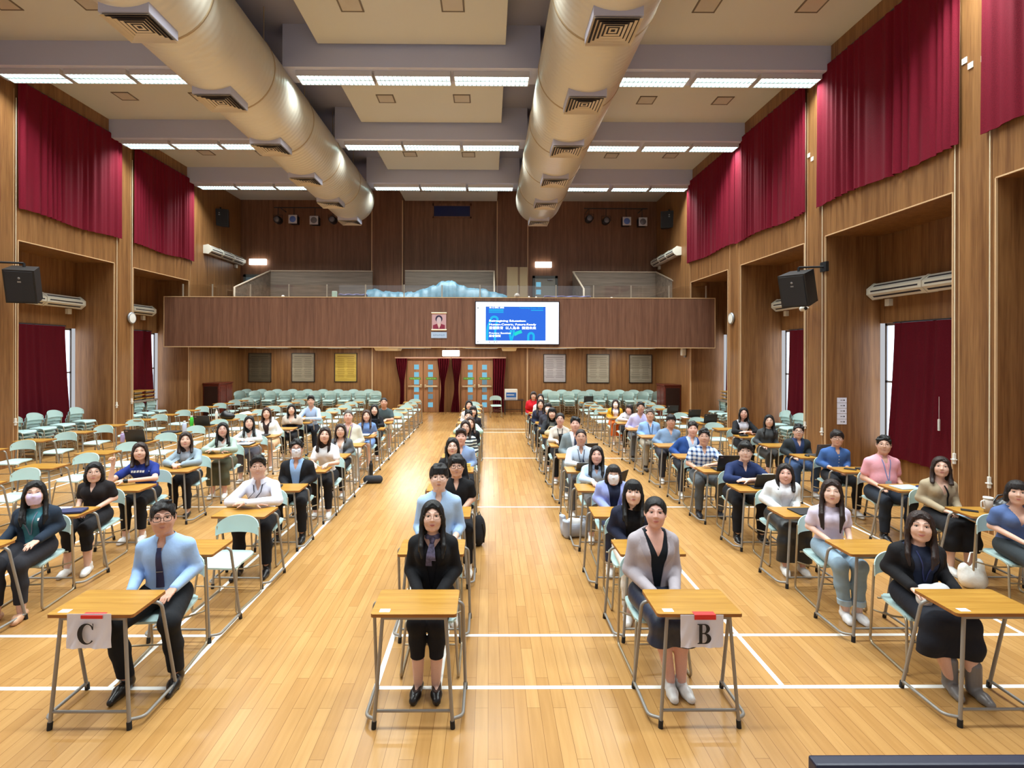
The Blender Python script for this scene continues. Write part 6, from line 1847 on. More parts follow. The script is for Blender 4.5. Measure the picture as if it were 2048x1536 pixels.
# ---------------------------------------------------------------- everyone in the hall
BLK, NVY = (26, 26, 30), (30, 40, 70)
WHT = (238, 240, 242)
TR = lambda rgb=BLK, z=.11: ('trousers', rgb, z)
PEOPLE = {
 # column A
 ('A', 1): dict(hx=865, hy=1003, d='person in black jacket and patterned neck scarf', hair='longfront', top=((22, 22, 26), 'l', 'scoop'), jacket=((22, 22, 25), 'l', .56), jopen=.035, bottom=TR(BLK, .27), shoes=('flat', (22, 20, 22)), glasses=M_GMET, extras=[('scarf',)], sk=1, kx=.075, feet=((-.065, -.42), (.065, -.42)), smile=.4, yaw=0),
 ('A', 2): dict(hx=878, hy=930, d='person in light blue rolled-sleeve shirt with bowl-cut fringe', male=True, hair='bowl', top=((166, 196, 232), 'r', 'collar'), bottom=TR((150, 136, 112)), glasses=M_GMET, pose='side', extras=[('placket',)], sk=0, smile=0, fat=1.05),
 ('A', 3): dict(hx=913, hy=912, d='person in black polo shirt with wavy black hair', male=True, hair='wavy', top=((24, 24, 27), 's', 'collar'), glasses=M_GBLK, sk=2, smile=.1),
 ('A', 4): dict(hx=905, hy=876, d='person in black top with very long hair, fourth behind the centre desk', hair='longfront', top=((28, 28, 32), 'l', 'scoop'), glasses=M_GMET, sk=0, smile=.6, lsk='person in black top with very long hair'),
 ('A', 5): dict(hx=922, hy=858, d='person in blue shirt half hidden behind the long black hair', male=True, hair='quiff', hc='dbrown', top=((140, 164, 206), 'l', 'collar'), sk=4, smile=.1),
 ('A', 6): dict(hx=931, hy=841, d='person in dark green and white striped sweater', hair='medium', hc='dbrown', top=((30, 44, 58), 'l', 'crew'), topk='stripe', glasses=M_GMET, sk=1, smile=.8),
 ('A', 7): dict(hx=940, hy=834, d='person in black jacket peeking behind the striped sweater', hair='medium', hc='brown', top=((26, 26, 30), 'l', 'crew'), sk=1, smile=.5),
 ('A', 8): dict(hx=937, hy=821, d='person in mint green top in the centre-left column', male=True, hair='short', top=((170, 200, 186), 'l', 'crew'), sk=1, pose='fold', smile=.2),
 ('A', 9): dict(hx=946, hy=812, d='person in dark top with fringe in the centre-left column', hair='bangs', hc='soft', top=((44, 42, 50), 'l', 'crew'), sk=1),
 ('A', 10): dict(hx=938, hy=801, d='person in white top, last in the centre-left column', hair='longfront', top=((232, 234, 238), 'l', 'crew'), sk=1, smile=.7),
 # column C
 ('C', 1): dict(hx=326, hy=1005, d='person in pale blue shirt and navy tie', male=True, hair='short', top=((158, 190, 232), 'l', 'collar'), glasses=M_GBLK, bottom=TR((24, 26, 30)), shoes=('formal', (24, 20, 18)), extras=[('placket',), ('tie', (34, 40, 80), 1)], pose='side', sk=3, fat=1.04, smile=.25, kx=.19, feet=((-.13, -.36), (.20, -.33))),
 ('C', 3): dict(hx=517, hy=912, d='person in white long-sleeved shirt with arms folded on desk', male=True, hair='quiff', top=((232, 234, 248), 'l', 'collar'), glasses=M_GMET, shoes=('formal', (22, 20, 20)), extras=[('lanyard', (40, 36, 48), .72)], pose='fold', sk=2, smile=1.2, kx=.14),
 ('C', 4): dict(hx=593, hy=880, d='person in black jacket, blue shirt and white mask', male=True, hair='short', top=((150, 184, 228), 'l', 'collar'), jacket=((30, 31, 36), 'l', .54), jopen=.055, glasses=M_GBLK, mask=(226, 228, 240), shoes=('formal', (24, 22, 22)), sk=3, pose='lap'),
 ('C', 5): dict(hx=650, hy=854, d='person in white T-shirt with long dark hair', hair='longback', hc='dbrown', top=((240, 242, 246), 's', 'crew'), pose='type', sk=1, smile=.5, head=(0, 0, .08), lean=.16),
 ('C', 6): dict(hx=681, hy=848, d='person in grey blazer and white blouse with glasses', hair='medium', hc='dbrown', top=((232, 234, 240), 'l', 'v'), jacket=((92, 96, 102), 'l', .56), glasses=M_GMET, sk=1, smile=.6),
 ('C', 7): dict(hx=697, hy=820, d='person in cream blazer with yellow-green lanyard', male=True, hair='buzz', hc='grey', top=((150, 130, 140), 'l', 'collar'), jacket=((214, 212, 198), 'l', .54), jopen=.05, extras=[('lanyard', (210, 220, 90), .74)], bottom=TR((206, 204, 200)), sk=4, pose='lap', smile=.2, fat=1.08),
 ('C', 8): dict(hx=733, hy=820, d='person in blue short-sleeved dress', hair='longfront', hc='brown', top=((110, 140, 192), 's', 'crew'), bottom=('skirt', (110, 140, 192), .46), pose='lap', sk=1, smile=.7),
 ('C', 9): dict(hx=749, hy=809, d='person in black top behind a black laptop', hair='longfront', top=((28, 28, 32), 'l', 'crew'), pose='type', sk=0, smile=.2),
 ('C', 10): dict(hx=768, hy=795, d='person in dark grey T-shirt and shorts', male=True, hair='buzz', top=((70, 84, 88), 's', 'crew'), bottom=('trousers', (170, 150, 120), .46), pose='type', sk=3, smile=.2, fat=1.05),
 # column D
 ('D', 2): dict(hx=68, hy=963, d='person in navy jacket, teal top and lavender mask', hair='longfront', top=((70, 130, 142), 'l', 'crew'), jacket=((38, 50, 66), 'l', .54), jopen=.07, mask=(222, 206, 240), bottom=TR((44, 44, 50), .15), shoes=('flat', (206, 160, 128)), extras=[('lanyard', (120, 130, 150), .74), ('watch', 1, (180, 170, 150)), ('emblem', .075, (236, 236, 236))], pose='side', sk=1, lsk='person with lavender mask', fat=1.1),
 ('D', 3): dict(hx=188, hy=925, d='person in black short-sleeved shirt with glasses and bob', hair='bob', top=((34, 30, 32), 's', 'collar'), glasses=M_GMET, bottom=TR((30, 30, 34), .26), pose='lap', sk=1, smile=.4),
 ('D', 4): dict(hx=281, hy=885, d='person in royal blue T-shirt raising a fist', hair='medium', hc='dbrown', top=((34, 52, 128), 's', 'crew'), extras=[('print',), ('watch', 1, (20, 20, 22)), ('emblem', .115, (230, 232, 240))], pose='fist', sk=1, smile=1.2, bottom=TR((26, 26, 30), .16)),
 ('D', 5): dict(hx=372, hy=864, d='person in grey-blue cardigan with clasped hands', hair='medium', hc='dbrown', top=((176, 184, 196), 'l', 'crew'), jacket=((144, 160, 172), 'l', .56), jopen=.05, pose='clasp', sk=1, smile=.7, extras=[('watch', 1, (20, 20, 24))], shoes=('flat', (24, 24, 26))),
 ('D', 6): dict(hx=446, hy=845, d='person in sage green cardigan with arms folded', hair='longfront', top=((232, 234, 232), 'l', 'scoop'), jacket=((158, 176, 164), 'l', .56), jopen=.05, glasses=M_GMET, pose='fold', sk=4, smile=.9, bottom=('skirt', (84, 84, 66), .22)),
 ('D', 7): dict(hx=499, hy=832, d='person in pale white top leaning over an open book', hair='longfront', top=((214, 222, 222), 'l', 'v'), pose='fold', sk=1, smile=.4, bottom=TR((92, 92, 104), .2)),
 ('D', 8): dict(hx=534, hy=815, d='person in white jacket over dark brown top', hair='medium', hc='brown', top=((58, 44, 44), 'l', 'scoop'), jacket=((236, 238, 236), 'l', .56), jopen=.045, pose='lap', sk=1, smile=.7, bottom=('skirt', (210, 176, 140), .44)),
 ('D', 9): dict(hx=583, hy=809, d='person in black top with beige shawl', hair='medium', top=((30, 28, 34), 'l', 'v'), extras=[('shawl', (196, 184, 172))], pose='lap', sk=1, smile=.8, bottom=TR((26, 26, 30), .16)),
 ('D', 10): dict(hx=622, hy=792, d='person in light blue shirt, last in the third column from left', male=True, hair='quiff', top=((176, 196, 226), 'l', 'collar'), pose='fold', sk=2, smile=.8, bottom=TR((28, 30, 40)), lsk='person in light blue shirt before the chair stacks'),
 # column B
 ('B', 1): dict(hx=1311, hy=996, d='person in light grey blazer and black V-neck', hair='tied', top=((22, 28, 36), 's', 'v'), jacket=((176, 168, 174), 'l', .44), jopen=.05, bottom=('skirt', (34, 42, 62), .38), bkind='satin', shoes=('sneaker', (226, 226, 224)), pose='lap', sk=4, smile=.5, kx=.075, feet=((-.0, -.41), (.085, -.41)), fat=1.12, yaw=.02),
 ('B', 2): dict(hx=1266, hy=960, d='person in dark navy jacket with long fringe hair', hair='bangs', hc='black', top=((22, 22, 26), 'l', 'crew'), jacket=((36, 40, 60), 'l', .54), jopen=.07, pose='lap', sk=0, smile=0, lean=.12, bottom=TR((226, 222, 214), .14)),
 ('B', 3): dict(hx=1227, hy=930, d='person in lavender cardigan and white mask', hair='shortbob', hc='soft', top=((34, 40, 62), 'l', 'crew'), jacket=((152, 164, 220), 'l', .54), jopen=.05, mask=(238, 240, 248), glasses=M_GMET, pose='lap', sk=1, bottom=TR((50, 56, 80), .14)),
 ('B', 4): dict(hx=1193, hy=892, d='person in pale blue shirt beside an open black laptop', hair='longfront', hc='soft', top=((190, 212, 238), 'l', 'collar'), pose='type', sk=4, smile=0, bottom=TR((120, 120, 122), .14)),
 ('B', 5): dict(hx=1162, hy=858, d='person in white shirt with dark lanyard and short hair', male=True, hair='buzz', hc='dbrown', top=((206, 220, 236), 'l', 'collar'), glasses=M_GMET, extras=[('lanyard', (34, 40, 70), .70)], pose='type', sk=3, smile=0, lean=.08, bottom=TR((92, 94, 100))),
 ('B', 6): dict(hx=1150, hy=834, d='person in grey suit jacket and dark tie', male=True, hair='short', top=((226, 232, 242), 'l', 'collar'), jacket=((128, 142, 148), 'l', .54), jopen=.05, extras=[('tie', (50, 60, 90))], sk=4, smile=.3, bottom=TR((100, 106, 112))),
 ('B', 7): dict(hx=1120, hy=826, d='person in cream top behind a black laptop', hair='tied', hc='soft', top=((206, 196, 184), 'l', 'crew'), glasses=M_GMET, pose='type', sk=4, smile=.3, extras=[('lanyard', (40, 40, 46), .8)]),
 ('B', 8): dict(hx=1104, hy=815, d='person in dark jacket and grey top with curly black hair', hair='bangs', top=((120, 122, 116), 'l', 'crew'), jacket=((38, 40, 44), 'l', .56), pose='clasp', sk=1, smile=.8),
 ('B', 9): dict(hx=1096, hy=806, d='person in dark top with white mask in the centre-right column', hair='shortbob', top=((60, 60, 70), 'l', 'crew'), mask=(240, 240, 246), sk=1),
 ('B', 10): dict(hx=1081, hy=799, d='person in navy outerwear with white badge', hair='longfront', hc='dbrown', top=((70, 66, 80), 'l', 'crew'), jacket=((40, 46, 68), 'l', .56), extras=[('emblem', .05, (240, 240, 240))], sk=1, smile=.4),
 ('B', 11): dict(hx=1081, hy=788, d='person in white top beside the red shawl', hair='longfront', hc='soft', top=((236, 238, 240), 'l', 'crew'), sk=1, smile=.7),
 ('B', 12): dict(hx=1067, hy=783, d='person wrapped in a bright red shawl', hair='shortbob', hc='dbrown', top=((190, 24, 36), 'l', 'crew'), extras=[('shawl', (196, 24, 38))], sk=2, smile=.3),
 # column R
 ('R', 1): dict(hx=1842, hy=1024, d='person in black furry jacket with long wavy hair', hair='long', hc='dbrown', top=((46, 54, 76), 'l', 'crew'), jacket=((26, 25, 28), 'l', .46), jopen=.075, bottom=('skirt', (32, 34, 42), .27), shoes=('boot', (120, 116, 114)), extras=[('lanyard', (60, 66, 110), .72), ('bag', (206, 206, 208)), ('watch', 1, (190, 170, 140))], pose='side', sk=1, smile=.7, fat=1.05, kx=.11, feet=((.02, -.42), (.15, -.46))),
 ('R', 2): dict(hx=1664, hy=960, d='person in pale lilac T-shirt and light jeans', hair='xlong', hc='dbrown', top=((222, 212, 232), 's', 'crew'), bottom=('jeans', (142, 166, 184), .14), bkind='denim', shoes=('sneaker', (236, 236, 238)), pose='lap', sk=0, smile=.3, extras=['closed'], kx=.085, feet=((-.02, -.40), (.09, -.40)), fat=.95),
 ('R', 3): dict(hx=1570, hy=928, d='person in white cardigan and black satin skirt', hair='medium', hc='soft', top=((234, 236, 242), 'l', 'crew'), jacket=((226, 230, 232), 'l', .56), jopen=.06, bottom=('skirt', (36, 38, 40), .14), bkind='satin', pose='lap', sk=4, smile=1.2),
 ('R', 4): dict(hx=1490, hy=884, d='person in dark navy shirt with a big black fringe', male=True, hair='fringe', top=((34, 48, 88), 'r', 'collar'), glasses=M_GMET, pose='fold', sk=0, smile=0, fat=1.18, shoes=('sneaker', (28, 28, 30)), lean=.18),
 ('R', 5): dict(hx=1408, hy=858, d='person in blue and white plaid shirt', male=True, hair='short', top=((236, 240, 246), 's', 'collar'), topk='plaid', glasses=M_GMET, pose='oneup', sk=2, smile=0, bottom=TR((84, 88, 92)), shoes=('sneaker', (34, 36, 44)), fat=1.05, lean=.06),
 ('R', 6): dict(hx=1384, hy=844, d='person in bright navy jacket behind the plaid shirt', male=True, hair='short', hc='soft', top=((178, 196, 224), 'l', 'collar'), jacket=((38, 70, 130), 'l', .54), jopen=.06, sk=4, smile=.4, pose='side', bottom=TR((40, 42, 50)), fat=1.08),
 ('R', 7): dict(hx=1341, hy=830, d='person in slate blue shirt with a bowl cut', male=True, hair='bowl', top=((122, 146, 176), 'l', 'collar'), glasses=M_GMET, sk=3, smile=.2, pose='lap', bottom=TR((52, 52, 60)), fat=1.08),
 ('R', 8): dict(hx=1300, hy=818, d='person in sky blue shirt with navy lanyard and khaki trousers', male=True, hair='short', hc='grey', top=((142, 178, 226), 'l', 'collar'), glasses=M_GMET, extras=[('lanyard', (30, 40, 80), .70)], sk=2, smile=.2, pose='side', bottom=TR((166, 158, 142)), shoes=('formal', (24, 22, 22)), fat=1.08),
 ('R', 9): dict(hx=1281, hy=804, d='person in lavender shirt beside a laptop edge', male=True, hair='short', top=((196, 192, 232), 'l', 'collar'), glasses=M_GMET, sk=3, smile=.1, pose='oneup', bottom=TR((92, 94, 98)), shoes=('formal', (30, 28, 28)), fat=1.1),
 ('R', 10): dict(hx=1258, hy=809, d='person in pale grey top looking sideways', hair='shortbob', hc='soft', top=((206, 200, 204), 'l', 'crew'), sk=4, pose='clasp', head=(-.5, 0, 0)),
 ('R', 11): dict(hx=1231, hy=799, d='person in mustard cardigan and white mask', hair='longfront', hc='dbrown', top=((234, 226, 232), 'l', 'crew'), jacket=((214, 164, 40), 'l', .5), jopen=.06, mask=(244, 244, 248), glasses=M_GMET, pose='lap', sk=0, bottom=('skirt', (214, 104, 40), .24)),
 # column S
 ('S', 2): dict(hx=2036, hy=962, d='person in slate blue short-sleeved top at the right photo edge', hair='shortbob', hc='soft', top=((86, 108, 156), 's', 'v'), bottom=TR((52, 58, 62), .14), pose='lap', sk=1, smile=.6, shoes=('flat', (40, 40, 44)), lsk='person at the right photo edge'),
 ('S', 3): dict(hx=1883, hy=914, d='person in khaki blouse with a black neck ribbon', hair='medium', hc='dbrown', top=((170, 154, 128), 'l', 'v'), extras=[('bow', (28, 26, 28))], bottom=('skirt', (28, 28, 32), .26), pose='lap', sk=1, smile=.6),
 ('S', 4): dict(hx=1768, hy=872, d='person in pink short-sleeved shirt with a name badge', male=True, hair='short', top=((228, 164, 176), 's', 'collar'), glasses=M_GMET, extras=[('placket',), ('lanyard', (110, 140, 190), .74, (190, 214, 236))], pose='side', sk=2, smile=.1, fat=1.15, bottom=TR((38, 44, 54)), shoes=('formal', (26, 26, 30))),
 ('S', 5): dict(hx=1674, hy=861, d='person in blue denim shirt near the notice sheets', male=True, hair='bowl', hc='soft', top=((66, 100, 158), 'r', 'collar'), topk='denim', glasses=M_GBLK, pose='lap', sk=2, smile=.1, extras=[('placket',)]),
 ('S', 6): dict(hx=1597, hy=849, d='person in dark jacket over a navy shirt with glasses', male=True, hair='short', top=((50, 66, 104), 'l', 'collar'), jacket=((42, 48, 52), 'l', .54), jopen=.06, glasses=M_GBLK, pose='side', sk=1, smile=0, bottom=('jeans', (62, 84, 122), .12), bkind='denim'),
 ('S', 7): dict(hx=1538, hy=830, d='person in charcoal top with long black hair by the right pillar', hair='longfront', top=((66, 68, 70), 'l', 'crew'), glasses=M_GMET, pose='side', sk=1, smile=.4, bottom=TR((60, 58, 56), .3), shoes=('boot', (190, 134, 76))),
 ('S', 8): dict(hx=1487, hy=815, d='laughing person in black jacket and white T-shirt', hair='medium', hc='black', top=((230, 230, 242), 's', 'crew'), jacket=((28, 28, 31), 'l', .54), jopen=.075, glasses=M_GMET, pose='fold', sk=4, smile=1.3),
}
SHORT = {}
for (c, k), q in PEOPLE.items():
    q = dict(q); d = q.pop('d'); short = q.get('lsk') or d
    q['lsk'] = short; SHORT[(c, k)] = short
    person(c, k, q.pop('hx'), q.pop('hy'), d, **q)
WHERE = {'A': 'in the column left of the centre aisle', 'B': 'in the column right of the centre aisle', 'C': 'in the column behind sign C', 'D': 'in the third column from the left wall', 'E': 'in the second column from the left wall', 'F': 'in the column along the left wall', 'R': 'in the second column from the right wall', 'S': 'in the column along the right wall'}
for c in ROWS:
    n = 0
    for k in ROWS[c]:
        if (c, k) in PEOPLE:
            place_desk(c, k, 'exam desk of the ' + SHORT[(c, k)], 'exam desks')
        else:
            n += 1
            place_desk(c, k, 'bare exam desk, %s from front %s' % (ORD[n - 1], WHERE[c]), 'exam desks')
            x = COLX[c] + jit.uniform(-.03, .03); y = rowY(c, k) + .80 + jit.uniform(-.02, .03)
            if (c, k) == ('C', 2): x, y = COLX[c] + .04, rowY(c, k) + .76
            place_chair(x, y, jit.uniform(-.08, .08), 'empty mint chair, %s from front %s' % (ORD[n - 1], WHERE[c]), 'empty chairs')
# ---------------------------------------------------------------- things on desks and floor
def on(c, k, dx=0.0, dy=.19):
    x, y, r = DESK[(c, k)]
    cr, sr = math.cos(r), math.sin(r)
    return (x + cr*dx - sr*dy, y + sr*dx + cr*dy, DT + .0005), r
M_LAP = mat('laptop_black', (26, 26, 28), 0.4, bump=0.03, bscale=200); M_LAPG = mat('laptop_grey', (92, 92, 94), 0.35, 0.3, bump=0.03, bscale=200)
M_SCR = mat('laptop_screen', (40, 60, 90), 0.2, emit=(120, 160, 220), estr=.35); M_KEY = mat('laptop_keys', (40, 40, 42), 0.6, bump=0.3, bscale=90)
M_LOGO = mat('laptop_mark', (150, 130, 130), 0.4, 0.5)
def laptop(c, k, label, dx=0, dy=.17, rz=0, m=None, w_=.32, d_=.225, tilt=.30):
    (x, y, z), r = on(c, k, dx, dy); m = m or M_LAP
    o = empty('laptop', (x, y, z), r + rz); tag(o, label, 'laptop')
    MB().bbox((-w_/2, -d_/2, 0), (w_/2, d_/2, .016), .005).build('base', m, o)
    MB().box((-w_*.44, -d_*.3, .0162), (w_*.44, d_*.2, .0175)).build('keyboard', M_KEY, o)
    lid = MB().bbox((-w_/2, -.007, 0), (w_/2, .004, d_), .004).build('lid', m, o, (0, -d_/2 + .01, .017)); lid.rotation_euler = (tilt, 0, 0)
    MB().box((-w_*.46, .0042, .012), (w_*.46, .0055, d_ - .01)).build('screen', M_SCR, lid)
    MB().box((-w_*.42, -.0085, d_*.84), (-w_*.30, -.0068, d_*.91)).build('lid_mark', M_LOGO, lid)
    return o
def flat_thing(name, c, k, label, cat, sz, m, dx=0, dy=.19, rz=0, b=.004, extra=None):
    (x, y, z), r = on(c, k, dx, dy)
    o = empty(name, (x, y, z), r + rz); tag(o, label, cat)
    MB().bbox((-sz[0]/2, -sz[1]/2, 0), (sz[0]/2, sz[1]/2, sz[2]), min(b, sz[2]*.45)).build('cover', m, o)
    if extra: extra(o, sz)
    return o
def bottle(c, k, label, dx, dy, body, cap, h=.22, r_=.034, glassy=False, base=None):
    if base: loc, r = base, 0
    else: loc, r = on(c, k, dx, dy)
    o = empty('bottle', loc, r); tag(o, label, 'bottle')
    MB().lathe([(.001, 0), (r_*.92, 0), (r_, .008), (r_, h*.72), (r_*.8, h*.82), (r_*.45, h*.88), (r_*.45, h*.9)], n=20).build('bottle_body', body, o)
    MB().lathe([(.001, h*.895), (r_*.55, h*.895), (r_*.55, h), (.001, h)], n=16).build('cap', cap, o)
    return o
def paper_top(m): return lambda o, sz: MB().bbox((-sz[0]*.46, -sz[1]*.44, sz[2]), (sz[0]*.46, sz[1]*.44, sz[2] + .003), .001).build('paper', m, o)
M_BL = mat('sheet_light_blue', (176, 212, 240), 0.6, bump=0.03, bscale=40); M_NAVYF = mat('folder_navy', (34, 40, 84), 0.6, bump=0.06, bscale=90); M_DFOLD = mat('folder_black', (30, 30, 34), 0.55, bump=0.06, bscale=90)
laptop('C', 9, 'black laptop with its lid towards the stage, before the person in black top', 0, .17)
laptop('B', 7, 'black laptop before the person in cream top', .02, .16)
laptop('B', 4, 'black laptop turned sideways before the person in pale blue shirt', .16, .17, .9)
laptop('B', 5, 'small silver laptop before the person in white shirt with dark lanyard', -.02, .17, 0, M_LAPG, .25, .17, .75)
laptop('B', 6, 'dark laptop beside the person in grey suit jacket', .2, .2, .2)
laptop('R', 5, 'black laptop before the person in plaid shirt', .10, .17, 0, None, .35, .24)
laptop('R', 9, 'black laptop seen edge-on before the person in lavender shirt', .16, .2, .8, None, .3, .21)
laptop('S', 6, 'grey laptop before the person in dark jacket and navy shirt', .14, .2, .15, M_LAPG, .30, .2, .2)
laptop('S', 10, 'black laptop on an empty desk by the right wall behind the laughing person', -.03, .17)
laptop('S', 11, 'black laptop beside white papers on an empty desk by the right wall', -.02, .17)
laptop('S', 12, 'dark laptop on the right wall desk farthest among those with laptops', -.24, .17)
laptop('R', 15, 'black laptop before the stacked chairs along the right back wall', -.02, .17)
laptop('E', 3, 'wide black laptop on an empty desk behind the royal blue T-shirt', .02, .17, 0, None, .37, .25)
laptop('E', 5, 'black laptop with stickers next to a green bottle', .06, .17, 0, None, .36, .24)
flat_thing('paper_stack', 'S', 11, 'white papers beside the black laptop on an empty right wall desk', 'paper', (.2, .26, .012), M_PAPER, -.26 + .06, .18)
# tablet with pen in front of the dark navy shirt
(x, y, z), r = on('R', 4, .10, .20); o = empty('tablet', (x, y, z), r + .05); tag(o, 'dark tablet in a folio cover with a white pen, before the dark navy shirt', 'tablet')
MB().bbox((-.15, -.10, 0), (.15, .10, .010), .004).build('folio_base', M_DFOLD, o)
t_ = MB().bbox((-.135, -.005, 0), (.135, .006, .19), .004).build('folio_back', M_DFOLD, o, (0, -.05, .012)); t_.rotation_euler = (-.42 + .8, 0, 0)
MB().tube([(-.07, .0, .197), (.08, .0, .197)], .0055, 8).build('pen', M_WHITE, t_)
flat_thing('folder', 'C', 4, 'black sleeve lying on the desk of the person with white mask in black jacket', 'folder', (.27, .20, .018), M_DFOLD, -.13, .15, .15)
bottle('C', 5, 'clear water bottle with dark cap before the white T-shirt', -.02, .10, glass_mat('bottle_clear', (.72, .93, .92, 1), .25), mat('cap_navy', (24, 40, 60), .5, bump=.02, bscale=50), .24)
flat_thing('folder', 'C', 8, 'dark folder with white papers before the blue dress', 'folder', (.33, .24, .02), M_DFOLD, 0, .19, 0, .004, paper_top(M_PAPER))
flat_thing('paper_stack', 'D', 3, 'white papers on the desk of the black short-sleeved shirt', 'paper', (.24, .30, .008), M_PAPER, -.11, .19, .1)
flat_thing('pouch', 'D', 3, 'navy pouch lying beside white papers on the desk', 'pouch', (.26, .17, .028), M_NAVYF, .12, .16, .2, .012)
flat_thing('open_book', 'D', 7, 'open book on a dark tray before the pale white top', 'book', (.44, .28, .022), M_DFOLD, 0, .17, 0, .006, paper_top(M_PAPER))
flat_thing('tablet', 'D', 8, 'dark closed tablet before the white jacket', 'tablet', (.30, .22, .02), M_DFOLD, -.05, .16)
flat_thing('folder', 'R', 3, 'black folder on the desk of the white cardigan', 'folder', (.36, .24, .014), M_DFOLD, .08, .17, .05)
(x, y, z), r = on('R', 3, .16, .16); o = empty('phone', (x, y, z + .0150), r + 1.2); tag(o, 'phone with pale blue screen lying on the black folder', 'phone')
MB().bbox((-.037, -.075, 0), (.037, .075, .008), .003).build('case', M_BLACK, o); MB().box((-.033, -.07, .008), (.033, .07, .0086)).build('screen', M_BL, o)
# desk of khaki blouse
(x, y, z), r = on('S', 3, .02, .16); o = empty('mug', (x, y, z)); tag(o, 'pale insulated mug with lid and handle before the khaki blouse', 'mug')
MB().lathe([(.001, 0), (.036, 0), (.044, .15), (.001, .15)], n=20).build('mug_body', mat('mug_taupe', (190, 174, 160), .45, bump=.02, bscale=50), o)
MB().lathe([(.001, .15), (.047, .15), (.045, .168), (.001, .17)], n=20).build('lid', M_WHITE, o)
MB().tube(fillet([(-.04, 0, .13), (-.078, 0, .125), (-.078, 0, .05), (-.037, 0, .04)], .03), .007, 8).build('handle', M_WHITE, o)
flat_thing('phone', 'S', 3, 'black phone beside the pale mug', 'phone', (.075, .15, .009), M_BLACK, -.14, .21, .9, .003)
(x, y, z), r = on('S', 3, .22, .2); o = empty('handbag', (x, y, z)); tag(o, 'soft black handbag at the right end of the desk with the mug', 'bag')
hb = bpy.data.objects.new('bag_body', SD().ell((0, 0, .05), (.17, .09, .055), 0).ell((.06, 0, .09), (.11, .07, .07), .05).keep((0, 0, -1), (0, 0, 0)).mesh('bag_body', .008)); hb.data.materials.append(cloth((26, 26, 28), 'leather')); COL.objects.link(hb); hb.parent = o
MB().tube([(-.12, .0, .09), (-.04, .02, .17), (.06, .0, .19), (.14, -.01, .12)], .009, 8).build('strap', cloth((26, 26, 28), 'leather'), o)
# folder on khaki lap
p_ = [ob for ob in COL.objects if ob.get('label', '').startswith('person in khaki')][0]
o = empty('folder', (p_.location.x + .02, p_.location.y - .36, .655)); o.rotation_euler = (.16, 0, .3); tag(o, 'light blue folder lying on the lap of the khaki blouse', 'folder')
MB().bbox((-.11, -.16, 0), (.19, .12, .01), .004).build('cover', M_BL, o); MB().box((-.09, -.14, .0102), (.16, .10, .012)).build('paper', mat('sheet_blue', (90, 140, 210), .6, bump=.03, bscale=40), o)
flat_thing('paper_stack', 'S', 4, 'light blue papers before the pink shirt', 'paper', (.30, .21, .008), M_BL, -.04, .19, .1)
flat_thing('pencil_pouch', 'S', 4, 'navy pencil pouch on light blue papers', 'pouch', (.15, .07, .03), M_NAVYF, .16, .17, .25, .014)
flat_thing('phone', 'S', 5, 'dark phone before the blue denim shirt', 'phone', (.08, .16, .010), M_BLACK, -.06, .19, .9, .003)
flat_thing('pouch', 'S', 5, 'flat black pouch at the right of the denim shirt desk', 'pouch', (.22, .12, .02), M_DFOLD, .16, .2, .1, .008)
def mouse(c, k, label, dx, dy):
    (x, y, z), r = on(c, k, dx, dy); o = empty('computer_mouse', (x, y, z)); tag(o, label, 'mouse')
    MB().ell((0, 0, .006), (.032, .055, .030), 14, 10).build('shell', M_BLACK, o); MB().ell((0, -.03, .03), (.005, .012, .006), 8, 6).build('wheel', M_LAPG, o)
mouse('S', 6, 'black computer mouse beside the grey laptop', -.10, .15)
flat_thing('pouch', 'S', 8, 'small black pouch before the laughing person', 'pouch', (.16, .09, .03), M_DFOLD, -.14, .17, .1, .012)
bottle('E', 3, 'lilac topped bottle left of the wide black laptop', -.245, .07, mat('bottle_lilac', (170, 150, 190), .4, bump=.02, bscale=50), M_WHITE, .2, .036)
flat_thing('tray', 'E', 4, 'dark flat case on the desk with the pale blue bottle', 'case', (.34, .24, .03), M_DFOLD, -.06, .19, 0, .01)
bottle('E', 4, 'pale blue and white bottle beside the dark flat case', .22, .17, mat('bottle_pale_blue', (190, 204, 232), .4, bump=.02, bscale=50), M_WHITE, .25, .042)
bottle('E', 5, 'bright green bottle left of the laptop with stickers', -.19, .06, mat('bottle_green', (70, 196, 60), .35, bump=.02, bscale=50), M_WHITE, .24, .04)
(x, y, z), r = on('E', 6, .06, .2); o = empty('handbag', (x, y, z)); tag(o, 'slouchy black bag beside a white bottle on an empty desk', 'bag')
hb = bpy.data.objects.new('bag_body', SD().ell((-.02, 0, .08), (.19, .10, .10), 0).ell((-.08, 0, .13), (.10, .08, .09), .05).keep((0, 0, -1), (0, 0, 0)).mesh('bag_body', .01)); hb.data.materials.append(cloth((24, 24, 26), 'leather')); COL.objects.link(hb); hb.parent = o
MB().tube([(-.15, 0, .14), (-.10, .02, .26), (.0, 0, .27), (.06, -.01, .16)], .01, 8).build('strap', cloth((24, 24, 26), 'leather'), o)
bottle('E', 6, 'white bottle left of the slouchy black bag', -.22, .16, M_WHITE, M_CREAM, .25, .035)
(x, y, z), r = on('E', 7, .02, .19); o = empty('cap_hat', (x, y, z)); tag(o, 'crumpled white cloth on an empty desk behind the slouchy black bag', 'cloth')
hb = bpy.data.objects.new('cloth', SD().ell((0, 0, .01), (.17, .12, .05), 0).ell((.05, .02, .04), (.08, .06, .04), .03).keep((0, 0, -1), (0, 0, 0)).mesh('cloth', .01)); hb.data.materials.append(cloth((230, 224, 210))); COL.objects.link(hb); hb.parent = o
o.name = 'folded_cloth'
(x, y, z), r = on('A', 5, .2, .13); o = empty('note_card', (x, y, z)); tag(o, 'yellow card standing on the desk before the half hidden blue shirt', 'card')
